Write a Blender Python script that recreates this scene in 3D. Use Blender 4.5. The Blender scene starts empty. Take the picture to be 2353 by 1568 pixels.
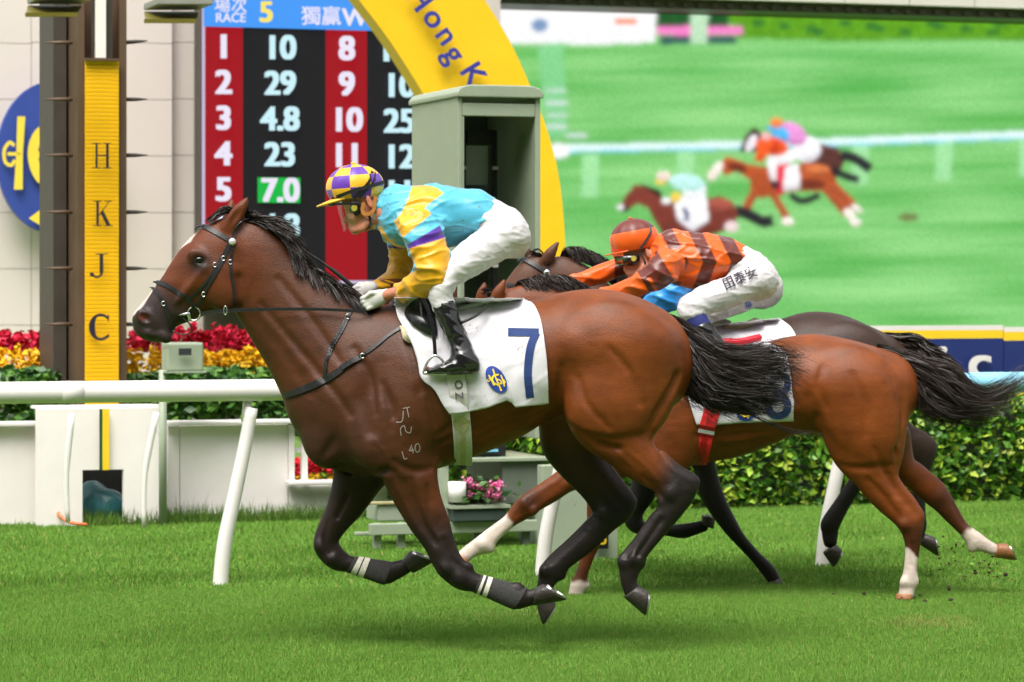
import bpy, math, random
import numpy as np
rng = np.random.default_rng(7); random.seed(7)
SC = bpy.context.scene; COL = SC.collection
# ---------------------------------------------------------------- camera, sky, sun, exposure
F = 7190.0; CX = 1176.5; HY = 650.0; CH = 1.71      # focal length in reference pixels (2353 wide), centre column, horizon row, eye height
cd = bpy.data.cameras.new('camera'); cam = bpy.data.objects.new('camera', cd); COL.objects.link(cam)
cd.sensor_width = 36.0; cd.lens = 36.0 * F / 2353.0; cd.shift_y = -(784.0 - HY) / 2353.0
cd.clip_start = 0.1; cd.clip_end = 4000.0
cd.dof.use_dof = True; cd.dof.focus_distance = 14.4; cd.dof.aperture_fstop = 4.7
cam.location = (0, 0, CH); cam.rotation_euler = (math.radians(90), 0, 0); SC.camera = cam
SUN_EL, SUN_AZ = 62.0, 200.0      # degrees; azimuth clockwise from +Y
world = bpy.data.worlds.new('World'); SC.world = world; world.use_nodes = True
wn = world.node_tree.nodes; wl = world.node_tree.links
sky = wn.new('ShaderNodeTexSky'); sky.sky_type = 'NISHITA'; sky.sun_disc = False
sky.sun_elevation = math.radians(SUN_EL); sky.sun_rotation = math.radians(SUN_AZ)
sky.air_density = 1.0; sky.dust_density = 6.0; sky.ozone_density = 1.0
hs = wn.new('ShaderNodeHueSaturation'); hs.inputs['Saturation'].default_value = 0.12
wl.new(sky.outputs[0], hs.inputs['Color']); wl.new(hs.outputs[0], wn['Background'].inputs['Color'])
wn['Background'].inputs['Strength'].default_value = 0.15
sd = bpy.data.lights.new('sun', 'SUN'); sd.energy = 1.5; sd.angle = math.radians(40); sd.color = (1.0, 0.935, 0.83)
sun = bpy.data.objects.new('sun', sd); COL.objects.link(sun); sun.location = (0, 0, 30)
sun.rotation_euler = (math.radians(90 - SUN_EL), 0, math.radians(180 - SUN_AZ))
SC.view_settings.view_transform = 'Standard'; SC.view_settings.look = 'None'
EXPO = 0.80
SC.view_settings.exposure = EXPO; SC.view_settings.gamma = 1.0
SC.render.engine = 'CYCLES'
SC.cycles.max_bounces = 6; SC.cycles.diffuse_bounces = 3; SC.cycles.glossy_bounces = 3
SC.cycles.transparent_max_bounces = 8; SC.cycles.sample_clamp_indirect = 6.0

# ---------------------------------------------------------------- helpers
def P(x, y, d):
    "reference pixel (x, y) at distance d in front of the camera -> world point"
    return np.array([(x - CX) / F * d, d, CH - (y - HY) / F * d])
BASE = {}
def root_of(o):
    while o.parent is not None: o = o.parent
    return o
def tag(o, label, cat=None, group=None):
    o['label'] = label
    if cat: o['category'] = cat
    if group: o['group'] = group
    return o
def mk(name, V, Fc, mat=None, parent=None, base=None, smooth=True, col=None, mats=None, midx=None):
    "one mesh object from world-space vertices"
    V = np.asarray(V, dtype=np.float64).reshape(-1, 3)
    if parent is not None: b = BASE[root_of(parent).name]
    elif base is not None: b = np.array(base, float)
    else: b = np.array([(V[:, 0].min() + V[:, 0].max()) / 2, (V[:, 1].min() + V[:, 1].max()) / 2, V[:, 2].min()])
    me = bpy.data.meshes.new(name)
    if isinstance(Fc, np.ndarray):
        n, k = Fc.shape
        me.vertices.add(len(V)); me.vertices.foreach_set('co', (V - b).astype(np.float32).ravel())
        me.loops.add(n * k); me.loops.foreach_set('vertex_index', Fc.astype(np.int32).ravel())
        me.polygons.add(n); me.polygons.foreach_set('loop_start', np.arange(0, n * k, k, dtype=np.int32))
        me.update(calc_edges=True)
    else:
        me.from_pydata([tuple(v) for v in (V - b)], [], [list(map(int, f)) for f in Fc]); me.update()
    if len(V) < 60000: me.validate()
    if smooth: me.polygons.foreach_set('use_smooth', np.ones(len(me.polygons), dtype=bool))
    if col is not None:
        at = me.color_attributes.new('Col', 'FLOAT_COLOR', 'POINT')
        c = np.ones((len(V), 4), np.float32); c[:, :3] = col; at.data.foreach_set('color', c.ravel())
    for m in (mats if mats else [mat] if mat else []): me.materials.append(m)
    if midx is not None: me.polygons.foreach_set('material_index', np.asarray(midx, np.int32))
    o = bpy.data.objects.new(name, me); COL.objects.link(o)
    if parent is not None: o.parent = parent
    else: o.location = b; BASE[o.name] = b
    return o
def empty(name, base, label, cat, group=None):
    o = bpy.data.objects.new(name, None); COL.objects.link(o); o.location = base; o.empty_display_size = 0.2
    BASE[o.name] = np.array(base, float); return tag(o, label, cat, group)
class MB:
    "mesh builder: collects boxes, tubes and polygons"
    def __init__(s): s.V = []; s.F = []
    def add(s, V, Fc):
        n = len(s.V); s.V += [tuple(v) for v in V]; s.F += [[i + n for i in f] for f in Fc]; return s
    def box(s, o, a, b, c):
        "corner o, edge vectors a b c"
        o, a, b, c = [np.array(q, float) for q in (o, a, b, c)]
        V = [o, o + a, o + a + b, o + b, o + c, o + a + c, o + a + b + c, o + b + c]
        Fc = [[0, 3, 2, 1], [4, 5, 6, 7], [0, 1, 5, 4], [1, 2, 6, 5], [2, 3, 7, 6], [3, 0, 4, 7]]
        if np.dot(np.cross(a, b), c) < 0: Fc = [f[::-1] for f in Fc]
        return s.add(V, Fc)
    def tube(s, pts, r, n=10, cap=True):
        pts = np.array(pts, float); m = len(pts); r = np.broadcast_to(np.array(r, float), (m,))
        T = np.gradient(pts, axis=0); T /= np.linalg.norm(T, axis=1)[:, None] + 1e-9
        up = np.array([0, 0, 1.0]) if abs(T[0][2]) < 0.9 else np.array([0, 1.0, 0])
        V = []; a = np.linspace(0, 2 * math.pi, n, endpoint=False)
        for i in range(m):
            u = np.cross(T[i], up); u /= np.linalg.norm(u) + 1e-9; w = np.cross(u, T[i]); up = w
            for q in a: V.append(pts[i] + r[i] * (math.cos(q) * u + math.sin(q) * w))
        Fc = [[i * n + j, i * n + (j + 1) % n, (i + 1) * n + (j + 1) % n, (i + 1) * n + j] for i in range(m - 1) for j in range(n)]
        if cap: Fc += [list(range(n))[::-1], [(m - 1) * n + j for j in range(n)]]
        return s.add(V, Fc)
    def prism(s, poly, ext):
        "polygon (list of 3d points) extruded by vector ext"
        poly = [np.array(p, float) for p in poly]; n = len(poly); ext = np.array(ext, float)
        V = poly + [p + ext for p in poly]
        return s.add(V, [list(range(n)), list(range(2 * n - 1, n - 1, -1))] + [[i, n + i, n + (i + 1) % n, (i + 1) % n] for i in range(n)])
    def build(s, name, mat, parent=None, base=None, smooth=False, bevel=0):
        o = mk(name, s.V, s.F, mat, parent, base, smooth)
        if bevel:
            m = o.modifiers.new('bevel', 'BEVEL'); m.width = bevel; m.segments = 2; m.limit_method = 'ANGLE'
        return o
# ---- materials
def ramp(nt, fac, stops):
    r = nt.nodes.new('ShaderNodeValToRGB'); nt.links.new(fac, r.inputs[0]); e = r.color_ramp.elements
    while len(e) < len(stops): e.new(0.5)
    for q, (p, c) in zip(e, stops): q.position = p; q.color = (*c, 1) if len(c) == 3 else c
    return r.outputs[0]
def mat(name, c=(.5, .5, .5), rough=.5, attr=False, var=.12, scale=6.0, bump=0, bscale=60.0, spec=.5, metal=0, sheen=0, coat=0, dirt=None, dscale=30.0, damt=.5, emit=0, trans=0, stretch=None, sss=0, relief=0, rscale=8.0):
    m = bpy.data.materials.new(name); m.use_nodes = True; nt = m.node_tree; N = nt.nodes; L = nt.links
    b = N['Principled BSDF']; b.inputs['Roughness'].default_value = rough; b.inputs['Metallic'].default_value = metal
    b.inputs['Specular IOR Level'].default_value = spec
    if sheen: b.inputs['Sheen Weight'].default_value = sheen; b.inputs['Sheen Roughness'].default_value = .4
    if coat: b.inputs['Coat Weight'].default_value = coat; b.inputs['Coat Roughness'].default_value = .12
    if trans: b.inputs['Transmission Weight'].default_value = trans
    if sss: b.inputs['Subsurface Weight'].default_value = sss; b.inputs['Subsurface Radius'].default_value = (.01, .004, .002); b.inputs['Subsurface Scale'].default_value = 1.0
    tc = N.new('ShaderNodeTexCoord'); co = tc.outputs['Object']
    if stretch:
        mp = N.new('ShaderNodeMapping'); mp.inputs['Scale'].default_value = stretch; L.new(co, mp.inputs[0]); co = mp.outputs[0]
    if attr:
        a = N.new('ShaderNodeAttribute'); a.attribute_name = 'Col'; colr = a.outputs['Color']
    else:
        v = N.new('ShaderNodeRGB'); v.outputs[0].default_value = (*c, 1); colr = v.outputs[0]
    if var:
        n = N.new('ShaderNodeTexNoise'); n.inputs['Scale'].default_value = scale; n.inputs['Detail'].default_value = 5; n.inputs['Roughness'].default_value = .62
        L.new(co, n.inputs['Vector'])
        mr = N.new('ShaderNodeMapRange'); mr.inputs['From Min'].default_value = .25; mr.inputs['From Max'].default_value = .75
        mr.inputs['To Min'].default_value = 1 - var; mr.inputs['To Max'].default_value = 1 + var; L.new(n.outputs['Fac'], mr.inputs['Value'])
        mx = N.new('ShaderNodeVectorMath'); mx.operation = 'SCALE'; L.new(colr, mx.inputs[0]); L.new(mr.outputs[0], mx.inputs['Scale']); colr = mx.outputs[0]
        rr = N.new('ShaderNodeMapRange'); rr.inputs['To Min'].default_value = max(.02, rough * .8); rr.inputs['To Max'].default_value = min(1, rough * 1.25)
        L.new(n.outputs['Fac'], rr.inputs['Value']); L.new(rr.outputs[0], b.inputs['Roughness'])
    if dirt is not None:
        n2 = N.new('ShaderNodeTexNoise'); n2.inputs['Scale'].default_value = dscale; n2.inputs['Detail'].default_value = 6; n2.inputs['Roughness'].default_value = .7
        L.new(co, n2.inputs['Vector'])
        n3 = N.new('ShaderNodeTexNoise'); n3.inputs['Scale'].default_value = dscale * .12; L.new(co, n3.inputs['Vector'])
        ad = N.new('ShaderNodeMath'); ad.operation = 'MULTIPLY_ADD'; L.new(n3.outputs['Fac'], ad.inputs[0]); ad.inputs[1].default_value = .45; L.new(n2.outputs['Fac'], ad.inputs[2])
        mr2 = N.new('ShaderNodeMapRange'); mr2.inputs['From Min'].default_value = 1.0 - .25 * damt; mr2.inputs['From Max'].default_value = 1.07 - .25 * damt; L.new(ad.outputs[0], mr2.inputs['Value'])
        mm = N.new('ShaderNodeMix'); mm.data_type = 'RGBA'; L.new(mr2.outputs[0], mm.inputs['Factor']); L.new(colr, mm.inputs['A']); mm.inputs['B'].default_value = (*dirt, 1); colr = mm.outputs['Result']
    if emit:
        b.inputs['Emission Strength'].default_value = emit / 2 ** EXPO; L.new(colr, b.inputs['Emission Color']); b.inputs['Base Color'].default_value = (.005, .005, .005, 1); b.inputs['Specular IOR Level'].default_value = .15
    else: L.new(colr, b.inputs['Base Color'])
    if bump:
        n = N.new('ShaderNodeTexNoise'); n.inputs['Scale'].default_value = bscale; n.inputs['Detail'].default_value = 4; L.new(co, n.inputs['Vector'])
        bp = N.new('ShaderNodeBump'); bp.inputs['Strength'].default_value = min(1, bump); bp.inputs['Distance'].default_value = .01 * max(1, bump); L.new(n.outputs['Fac'], bp.inputs['Height']); L.new(bp.outputs[0], b.inputs['Normal'])
        if relief:
            n = N.new('ShaderNodeTexNoise'); n.inputs['Scale'].default_value = rscale; n.inputs['Detail'].default_value = 2; n.inputs['Distortion'].default_value = .6; L.new(co, n.inputs['Vector'])
            b2 = N.new('ShaderNodeBump'); b2.inputs['Strength'].default_value = relief; b2.inputs['Distance'].default_value = .05; L.new(n.outputs['Fac'], b2.inputs['Height']); L.new(b2.outputs[0], bp.inputs['Normal'])
    return m
def srgb(*c):
    return tuple((v / 255 / 12.92) if v <= 10 else ((v / 255 + .055) / 1.055) ** 2.4 for v in c)
# ---- signed distance fields -> continuous bodies
def crom(S, n):
    "Catmull-Rom through the rows of S, n steps per span"
    S = np.array(S, float)
    if len(S) < 3: t = np.linspace(0, 1, n + 1)[:, None]; return S[0] * (1 - t) + S[-1] * t
    Q = np.vstack([2 * S[0] - S[1], S, 2 * S[-1] - S[-2]]); out = []
    for i in range(len(S) - 1):
        p0, p1, p2, p3 = Q[i:i + 4]
        for t in np.arange(n) / n:
            out.append(.5 * (2 * p1 + (p2 - p0) * t + (2 * p0 - 5 * p1 + 4 * p2 - p3) * t * t + (3 * p1 - p0 - 3 * p2 + p3) * t ** 3))
    out.append(S[-1]); return np.array(out)
class Field:
    BIG = .16
    def __init__(s, lo, hi, h):
        s.lo = np.array(lo, float); s.h = h; s.n = np.ceil((np.array(hi) - s.lo) / h).astype(int) + 1
        s.D = np.full(s.n, s.BIG, np.float32); s.ax = [(s.lo[i] + h * np.arange(s.n[i])).astype(np.float32) for i in range(3)]
    def sl(s, lo, hi):
        a = np.clip(np.floor((np.array(lo) - s.lo) / s.h).astype(int), 0, s.n); b = np.clip(np.ceil((np.array(hi) - s.lo) / s.h).astype(int) + 1, 0, s.n)
        return tuple(slice(a[i], b[i]) for i in range(3))
    def grid(s, q):
        return s.ax[0][q[0]][:, None, None], s.ax[1][q[1]][None, :, None], s.ax[2][q[2]][None, None, :]
    def merge(s, q, d, k, sub=False):
        A = s.D[q]
        if sub: d = -d; hh = np.maximum(k - np.abs(A - d), 0) / k; s.D[q] = np.maximum(A, d) + hh * hh * k * .25
        elif k <= 0: s.D[q] = np.minimum(A, d)
        else: hh = np.maximum(k - np.abs(A - d), 0) / k; s.D[q] = np.minimum(A, d) - hh * hh * k * .25
    def chain(s, C, Hv, W, k=.03, infl=0.0, sub=False, cap=1.0, pw=2.0):
        "C centres (n,3), Hv half-height vectors (n,3; lie in XZ), W half-widths along Y"
        C, Hv, W = np.array(C, float), np.array(Hv, float), np.array(W, float)
        aa = np.linalg.norm(Hv, axis=1); Hn = Hv / aa[:, None]; aa = aa + infl; W = W + infl; mg = .08
        R = np.maximum(aa, W)[:, None] + mg
        M = np.stack([Hn[:, 2], 0 * aa, -Hn[:, 0]], 1); M *= np.where(np.sum(M * np.gradient(C, axis=0), 1) < 0, -1, 1)[:, None]
        q = s.sl(C.min(0) - R.max(), C.max(0) + R.max()); T = np.full([v.stop - v.start for v in q], s.BIG, np.float32)
        for i in range(len(C) - 1):
            r = max(R[i, 0], R[i + 1, 0]); qq = s.sl(np.minimum(C[i], C[i + 1]) - r, np.maximum(C[i], C[i + 1]) + r)
            if any(v.stop <= v.start for v in qq): continue
            X, Y, Z = s.grid(qq); ax = C[i + 1] - C[i]
            s0 = (X - C[i, 0]) * M[i, 0] + (Z - C[i, 2]) * M[i, 2]; s1 = (X - C[i + 1, 0]) * M[i + 1, 0] + (Z - C[i + 1, 2]) * M[i + 1, 2]
            t = np.where(s0 <= 0, 0, np.where(s1 >= 0, 1, s0 / (s0 - s1 + 1e-9))); rm = np.where(s0 <= 0, s0, np.where(s1 >= 0, s1, 0))
            cx = X - (C[i, 0] + t * ax[0]); cz = Z - (C[i, 2] + t * ax[2]); cy = Y - (C[i, 1] + t * ax[1])
            a = aa[i] + t * (aa[i + 1] - aa[i]); w = W[i] + t * (W[i + 1] - W[i]); mm = np.minimum(a, w) * cap
            nx = Hn[i, 0] + t * (Hn[i + 1, 0] - Hn[i, 0]); nz = Hn[i, 2] + t * (Hn[i + 1, 2] - Hn[i, 2]); rn = (cx * nx + cz * nz) / np.sqrt(nx * nx + nz * nz)
            if pw == 2.0:
                qv = np.sqrt((rn / a) ** 2 + (cy / w) ** 2 + (rm / mm) ** 2); g = np.sqrt((rn / a ** 2) ** 2 + (cy / w ** 2) ** 2 + (rm / mm ** 2) ** 2)
                d = qv * (qv - 1) / (g + 1e-6)
            else:
                qv = (np.abs(rn / a) ** pw + np.abs(cy / w) ** pw + np.abs(rm / mm) ** pw) ** (1 / pw); d = (qv - 1) * np.minimum(a, w)
            o = tuple(slice(v.start - u.start, v.stop - u.start) for v, u in zip(qq, q)); T[o] = np.minimum(T[o], d)
        s.merge(q, np.minimum(T, s.BIG), k, sub); return s
    def ell(s, c, r, ang=0.0, k=.03, sub=False, yaw=0.0):
        c = np.array(c, float); R = max(r) + .08; q = s.sl(c - R, c + R)
        if any(v.stop <= v.start for v in q): return s
        X, Y, Z = s.grid(q); X, Y, Z = X - c[0], Y - c[1], Z - c[2]
        if yaw: X, Y = X * math.cos(yaw) + Y * math.sin(yaw), -X * math.sin(yaw) + Y * math.cos(yaw)
        u = X * math.cos(ang) + Z * math.sin(ang); v = -X * math.sin(ang) + Z * math.cos(ang)
        qv = np.sqrt((u / r[0]) ** 2 + (Y / r[1]) ** 2 + (v / r[2]) ** 2); g = np.sqrt((u / r[0] ** 2) ** 2 + (Y / r[1] ** 2) ** 2 + (v / r[2] ** 2) ** 2)
        d = qv * (qv - 1) / (g + 1e-6); s.merge(q, np.minimum(d, s.BIG) if not sub else d, k, sub); return s
    def caps(s, pts, rad, k=.015, sub=False):
        "round-cone polyline"
        pts = np.array(pts, float); rad = np.broadcast_to(np.array(rad, float), (len(pts),)); R = rad.max() + .06
        q = s.sl(pts.min(0) - R, pts.max(0) + R); X, Y, Z = s.grid(q); T = None
        for i in range(len(pts) - 1):
            a, b = pts[i], pts[i + 1]; ba = b - a; L2 = ba @ ba + 1e-12
            t = np.clip(((X - a[0]) * ba[0] + (Y - a[1]) * ba[1] + (Z - a[2]) * ba[2]) / L2, 0, 1)
            d = np.sqrt((X - a[0] - t * ba[0]) ** 2 + (Y - a[1] - t * ba[1]) ** 2 + (Z - a[2] - t * ba[2]) ** 2) - (rad[i] + t * (rad[i + 1] - rad[i]))
            T = d if T is None else np.minimum(T, d)
        if not sub: T = np.minimum(T, s.BIG)
        s.merge(q, T, k, sub); return s
    def blur(s, k=1):
        for _ in range(k):
            for ax in range(3):
                D = s.D; a = [slice(None)] * 3; b = [slice(None)] * 3; c = [slice(None)] * 3; a[ax] = slice(0, -2); b[ax] = slice(1, -1); c[ax] = slice(2, None)
                N_ = D.copy(); N_[tuple(b)] = .5 * D[tuple(b)] + .25 * (D[tuple(a)] + D[tuple(c)]); s.D = N_
        return s
    def samp(s, p):
        p = (np.asarray(p, float) - s.lo) / s.h; i = np.clip(np.floor(p).astype(int), 0, s.n - 2); f = np.clip(p - i, 0, 1); o = 0
        for a in (0, 1):
            for b in (0, 1):
                for c in (0, 1):
                    o = o + s.D[i[..., 0] + a, i[..., 1] + b, i[..., 2] + c] * (f[..., 0] if a else 1 - f[..., 0]) * (f[..., 1] if b else 1 - f[..., 1]) * (f[..., 2] if c else 1 - f[..., 2])
        return o
    def grad(s, p):
        p = np.asarray(p, float); e = s.h * 1.5; g = np.stack([s.samp(p + np.eye(3)[i] * e) - s.samp(p - np.eye(3)[i] * e) for i in range(3)], -1)
        return g / (np.linalg.norm(g, axis=-1, keepdims=True) + 1e-9)
    def mesh(s):
        D = s.D; S = D < 0; nx, ny, nz = D.shape
        c = [S[a:nx - 1 + a, b:ny - 1 + b, e:nz - 1 + e] for a in (0, 1) for b in (0, 1) for e in (0, 1)]
        al = c[0].copy(); an = c[0].copy()
        for v in c[1:]: al &= v; an |= v
        I = np.argwhere(an & ~al); idx = np.full((nx - 1, ny - 1, nz - 1), -1, np.int32); idx[tuple(I.T)] = np.arange(len(I))
        acc = np.zeros((len(I), 3)); cnt = np.zeros(len(I)); cor = [(a, b, e) for a in (0, 1) for b in (0, 1) for e in (0, 1)]
        vals = {q: D[I[:, 0] + q[0], I[:, 1] + q[1], I[:, 2] + q[2]] for q in cor}
        for q in cor:
            for ax in range(3):
                if q[ax] == 0:
                    r = list(q); r[ax] = 1; r = tuple(r); v0, v1 = vals[q], vals[r]; m = (v0 < 0) != (v1 < 0); t = np.where(m, v0 / np.where(m, v0 - v1, 1), 0)
                    pt = np.array(q, float)[None, :].repeat(len(I), 0); pt[:, ax] = t; acc += pt * m[:, None]; cnt += m
        V = s.lo + s.h * (I + acc / np.maximum(cnt, 1)[:, None]); Fs = []
        for ax in range(3):
            a = [slice(None)] * 3; b = [slice(None)] * 3; a[ax] = slice(0, -1); b[ax] = slice(1, None); A, B = S[tuple(a)], S[tuple(b)]
            E = np.argwhere(A != B); u, w = [(1, 2), (2, 0), (0, 1)][ax]
            ok = (E[:, u] > 0) & (E[:, w] > 0) & (E[:, u] < S.shape[u] - 1) & (E[:, w] < S.shape[w] - 1); E = E[ok]
            def cell(du, dw):
                q = E.copy(); q[:, u] += du; q[:, w] += dw; return idx[tuple(q.T)]
            Q = np.stack([cell(-1, -1), cell(0, -1), cell(0, 0), cell(-1, 0)], 1); fl = ~A[tuple(E.T)]; Q[fl] = Q[fl][:, ::-1]; Fs.append(Q)
        return V, np.vstack(Fs)
    def side(s, X, Z, sgn=-1):
        "first surface met travelling along Y from the near (sgn -1) or far side, nan where missed"
        X, Z = np.asarray(X, float), np.asarray(Z, float); sh = X.shape; X, Z = X.ravel(), Z.ravel()
        fx = (X - s.lo[0]) / s.h; fz = (Z - s.lo[2]) / s.h; ix = np.clip(np.floor(fx).astype(int), 0, s.n[0] - 2); iz = np.clip(np.floor(fz).astype(int), 0, s.n[2] - 2)
        fx = np.clip(fx - ix, 0, 1)[:, None]; fz = np.clip(fz - iz, 0, 1)[:, None]
        D = s.D[ix, :, iz] * (1 - fx) * (1 - fz) + s.D[ix + 1, :, iz] * fx * (1 - fz) + s.D[ix, :, iz + 1] * (1 - fx) * fz + s.D[ix + 1, :, iz + 1] * fx * fz
        if sgn > 0: D = D[:, ::-1]
        neg = D < 0; hit = neg.any(1); j = np.clip(neg.argmax(1), 1, None); r = np.arange(len(X)); t = D[r, j - 1] / (D[r, j - 1] - D[r, j] + 1e-9)
        y = s.lo[1] + s.h * (j - 1 + t) if sgn < 0 else s.lo[1] + s.h * (s.n[1] - 1 - (j - 1 + t))
        return np.where(hit, y, np.nan).reshape(sh)
def fair(V, Q, it=2, a=.55, b=-.57):
    "Taubin smoothing of a quad mesh"
    n = len(V); i = np.concatenate([Q[:, 0], Q[:, 1], Q[:, 2], Q[:, 3]]); j = np.concatenate([Q[:, 1], Q[:, 2], Q[:, 3], Q[:, 0]]); cnt = np.maximum(np.bincount(i, minlength=n) + np.bincount(j, minlength=n), 1)[:, None]
    for _ in range(it):
        for w in (a, b):
            S = np.stack([np.bincount(i, V[j, k], n) + np.bincount(j, V[i, k], n) for k in range(3)], 1); V = V + w * (S / cnt - V)
    return V
def ribbons(paths, width, taper=True, seed=1):
    "hair: list of (n,3) polylines -> one ribbon mesh"
    r = np.random.default_rng(seed); V = []; Fc = []; b = 0
    for p in paths:
        n = len(p); T = np.gradient(p, axis=0); T /= np.linalg.norm(T, axis=1)[:, None] + 1e-9
        sd = np.cross(T, r.normal(size=3)); sd /= np.linalg.norm(sd, axis=1)[:, None] + 1e-9
        w = width * r.uniform(.6, 1.3) * (np.linspace(1, .12, n) ** .6 if taper else np.ones(n))
        q = np.empty((2 * n, 3)); q[0::2] = p - sd * w[:, None] / 2; q[1::2] = p + sd * w[:, None] / 2; V.append(q)
        i = b + 2 * np.arange(n - 1); Fc.append(np.stack([i, i + 1, i + 3, i + 2], 1)); b += 2 * n
    return np.vstack(V), np.vstack(Fc)
def vnoise(p, sc, seed=0):
    "cheap smooth value noise for displacement, p (n,3)"
    r = np.random.default_rng(seed); o = 0
    for i in range(7):
        k = r.normal(size=3) * sc; o = o + np.sin(p @ k + r.uniform(0, 6.28)) * np.cos(p @ (r.normal(size=3) * sc * .7) + r.uniform(0, 6.28))
    return o / 3.5
# ---------------------------------------------------------------- horses: shared tools
def rows(R, d0, yo=0.0, n=3):
    "rows (ax, ay, bx, by, w[, yo]) in reference pixels -> centres, half vectors, widths"
    R = [tuple(r) + ((yo,) if len(r) == 5 else ()) for r in R]
    A = np.array([P(r[0], r[1], d0 + r[5]) for r in R]); B = np.array([P(r[2], r[3], d0 + r[5]) for r in R])
    S = np.hstack([(A + B) / 2, (A - B) / 2, np.array([[r[4]] for r in R])]); S = crom(S, n)
    Hv = S[:, 3:6].copy(); Hv[:, 1] = 0
    return S[:, :3], Hv, np.maximum(S[:, 6], .006)
def hoof(name, parent, d0, yo, cf, cb, toe, heel, mh, ms, wc=.046, wg=.056):
    "coronet front / back, toe and heel in pixels -> hoof wall, with the shoe as its sub-part"
    d = d0 + yo; cf, cb, toe, heel = [P(*q, d) for q in (cf, cb, toe, heel)]; V = []; n = 20; ts = [0, .10, .5, .86, .97, 1.0]
    for t in ts:
        a = cf + (toe - cf) * t; b = cb + (heel - cb) * t; c = (a + b) / 2; hv = (a - b) / 2; w = wc + (wg - wc) * t ** .8
        if t == 0: hv = hv * .94; w *= .94
        if t > .9: hv = hv * (.97 if t < .99 else .90); w *= (.98 if t < .99 else .92)
        for q in np.linspace(0, 2 * math.pi, n, endpoint=False):
            x, y = math.cos(q), math.sin(q); x = x if x > -.55 else -.55 + (x + .55) * .35
            V.append(c + hv * x + np.array([0, w * y, 0]))
    m = len(ts); Fc = [[i * n + j, i * n + (j + 1) % n, (i + 1) * n + (j + 1) % n, (i + 1) * n + j] for i in range(m - 1) for j in range(n)]
    cen = np.mean(V[-n:], 0); up = (cf + cb) / 2 - (toe + heel) / 2
    V.append(cen + up * .18); Fc += [[(m - 1) * n + j, (m - 1) * n + (j + 1) % n, m * n] for j in range(n)]; V.append((cf + cb) / 2); Fc += [[(j + 1) % n, j, m * n + 1] for j in range(n)]
    o = mk(name, V, Fc, mh, parent)
    ring = np.array(V[(m - 1) * n:m * n]); k = [j for j in range(n) if not 8 <= j <= 12]; k = k[k.index(13):] + k[:k.index(13)]
    out = ring[k]; inn = cen + (out - cen) * .72; un = up / np.linalg.norm(up); V = []; Fc = []
    for a, b in zip(out, inn): V += [a, b, b - un * .008, a * 1.0 - un * .008]
    for i in range(len(k) - 1):
        for j in range(4): Fc.append([i * 4 + j, (i + 1) * 4 + j, (i + 1) * 4 + (j + 1) % 4, i * 4 + (j + 1) % 4])
    Fc += [[0, 1, 2, 3], [(len(k) - 1) * 4 + j for j in (3, 2, 1, 0)]]
    mk('shoe', V, Fc, ms, o, smooth=False); return o
def onbody(fld, d0, pts, off=.006, sgn=-1, it=3, n=None):
    "pixel polyline laid on the near (sgn -1) or far side of a body"
    pts = np.array(pts, float)
    if n: pts = crom(pts, n)
    y = np.full(len(pts), d0 + sgn * .1)
    for _ in range(it):
        X = (pts[:, 0] - CX) / F * y; Z = CH - (pts[:, 1] - HY) / F * y; yy = fld.side(X, Z, sgn)
        ok = ~np.isnan(yy)
        if ok.any() and not ok.all(): yy = np.interp(np.arange(len(pts)), np.where(ok)[0], yy[ok])
        y = yy if ok.any() else y
    Q = np.stack([(pts[:, 0] - CX) / F * y, y, CH - (pts[:, 1] - HY) / F * y], 1)
    return Q + fld.grad(Q) * off
def strap(name, Q, w, mat_, parent, th=.004, nrm=None, fld=None):
    "flat leather strap along world points Q, width w, lying on the body"
    Q = np.array(Q, float); T = np.gradient(Q, axis=0); T /= np.linalg.norm(T, axis=1)[:, None] + 1e-9
    Nn = fld.grad(Q) if fld is not None else np.broadcast_to(np.array(nrm, float), Q.shape)
    S = np.cross(T, Nn); S /= np.linalg.norm(S, axis=1)[:, None] + 1e-9; w = np.broadcast_to(np.array(w, float), (len(Q),))[:, None]; V = []; Fc = []
    for i in range(len(Q)):
        V += [Q[i] - S[i] * w[i] / 2, Q[i] - S[i] * w[i] / 2 * .9 + Nn[i] * th, Q[i] + S[i] * w[i] / 2 * .9 + Nn[i] * th, Q[i] + S[i] * w[i] / 2]
    for i in range(len(Q) - 1):
        for j in range(4): Fc.append([i * 4 + j, i * 4 + (j + 1) % 4, (i + 1) * 4 + (j + 1) % 4, (i + 1) * 4 + j])
    Fc += [[3, 2, 1, 0], [(len(Q) - 1) * 4 + j for j in range(4)]]
    return mk(name, V, Fc, mat_, parent, smooth=False)
def decal(fld, d0, polys, off, nsub=1):
    "flat print laid on a body: list of pixel polygons (triangulated by strips) -> verts, faces"
    V = []; Fc = []
    for pl in polys:
        Q = onbody(fld, d0, pl, off); b = len(V); V += list(Q); Fc.append(list(range(b, b + len(Q))))
    return V, Fc
def stroke(pts, w, n=6):
    "pixel polyline -> list of small quads of width w pixels"
    p = crom(pts, n) if len(pts) > 2 else np.linspace(pts[0], pts[1], n + 1); T = np.gradient(p, axis=0); T /= np.linalg.norm(T, axis=1)[:, None] + 1e-9; N_ = np.stack([-T[:, 1], T[:, 0]], 1) * w / 2
    return [[p[i] - N_[i], p[i] + N_[i], p[i + 1] + N_[i + 1], p[i + 1] - N_[i + 1]] for i in range(len(p) - 1)]
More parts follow.
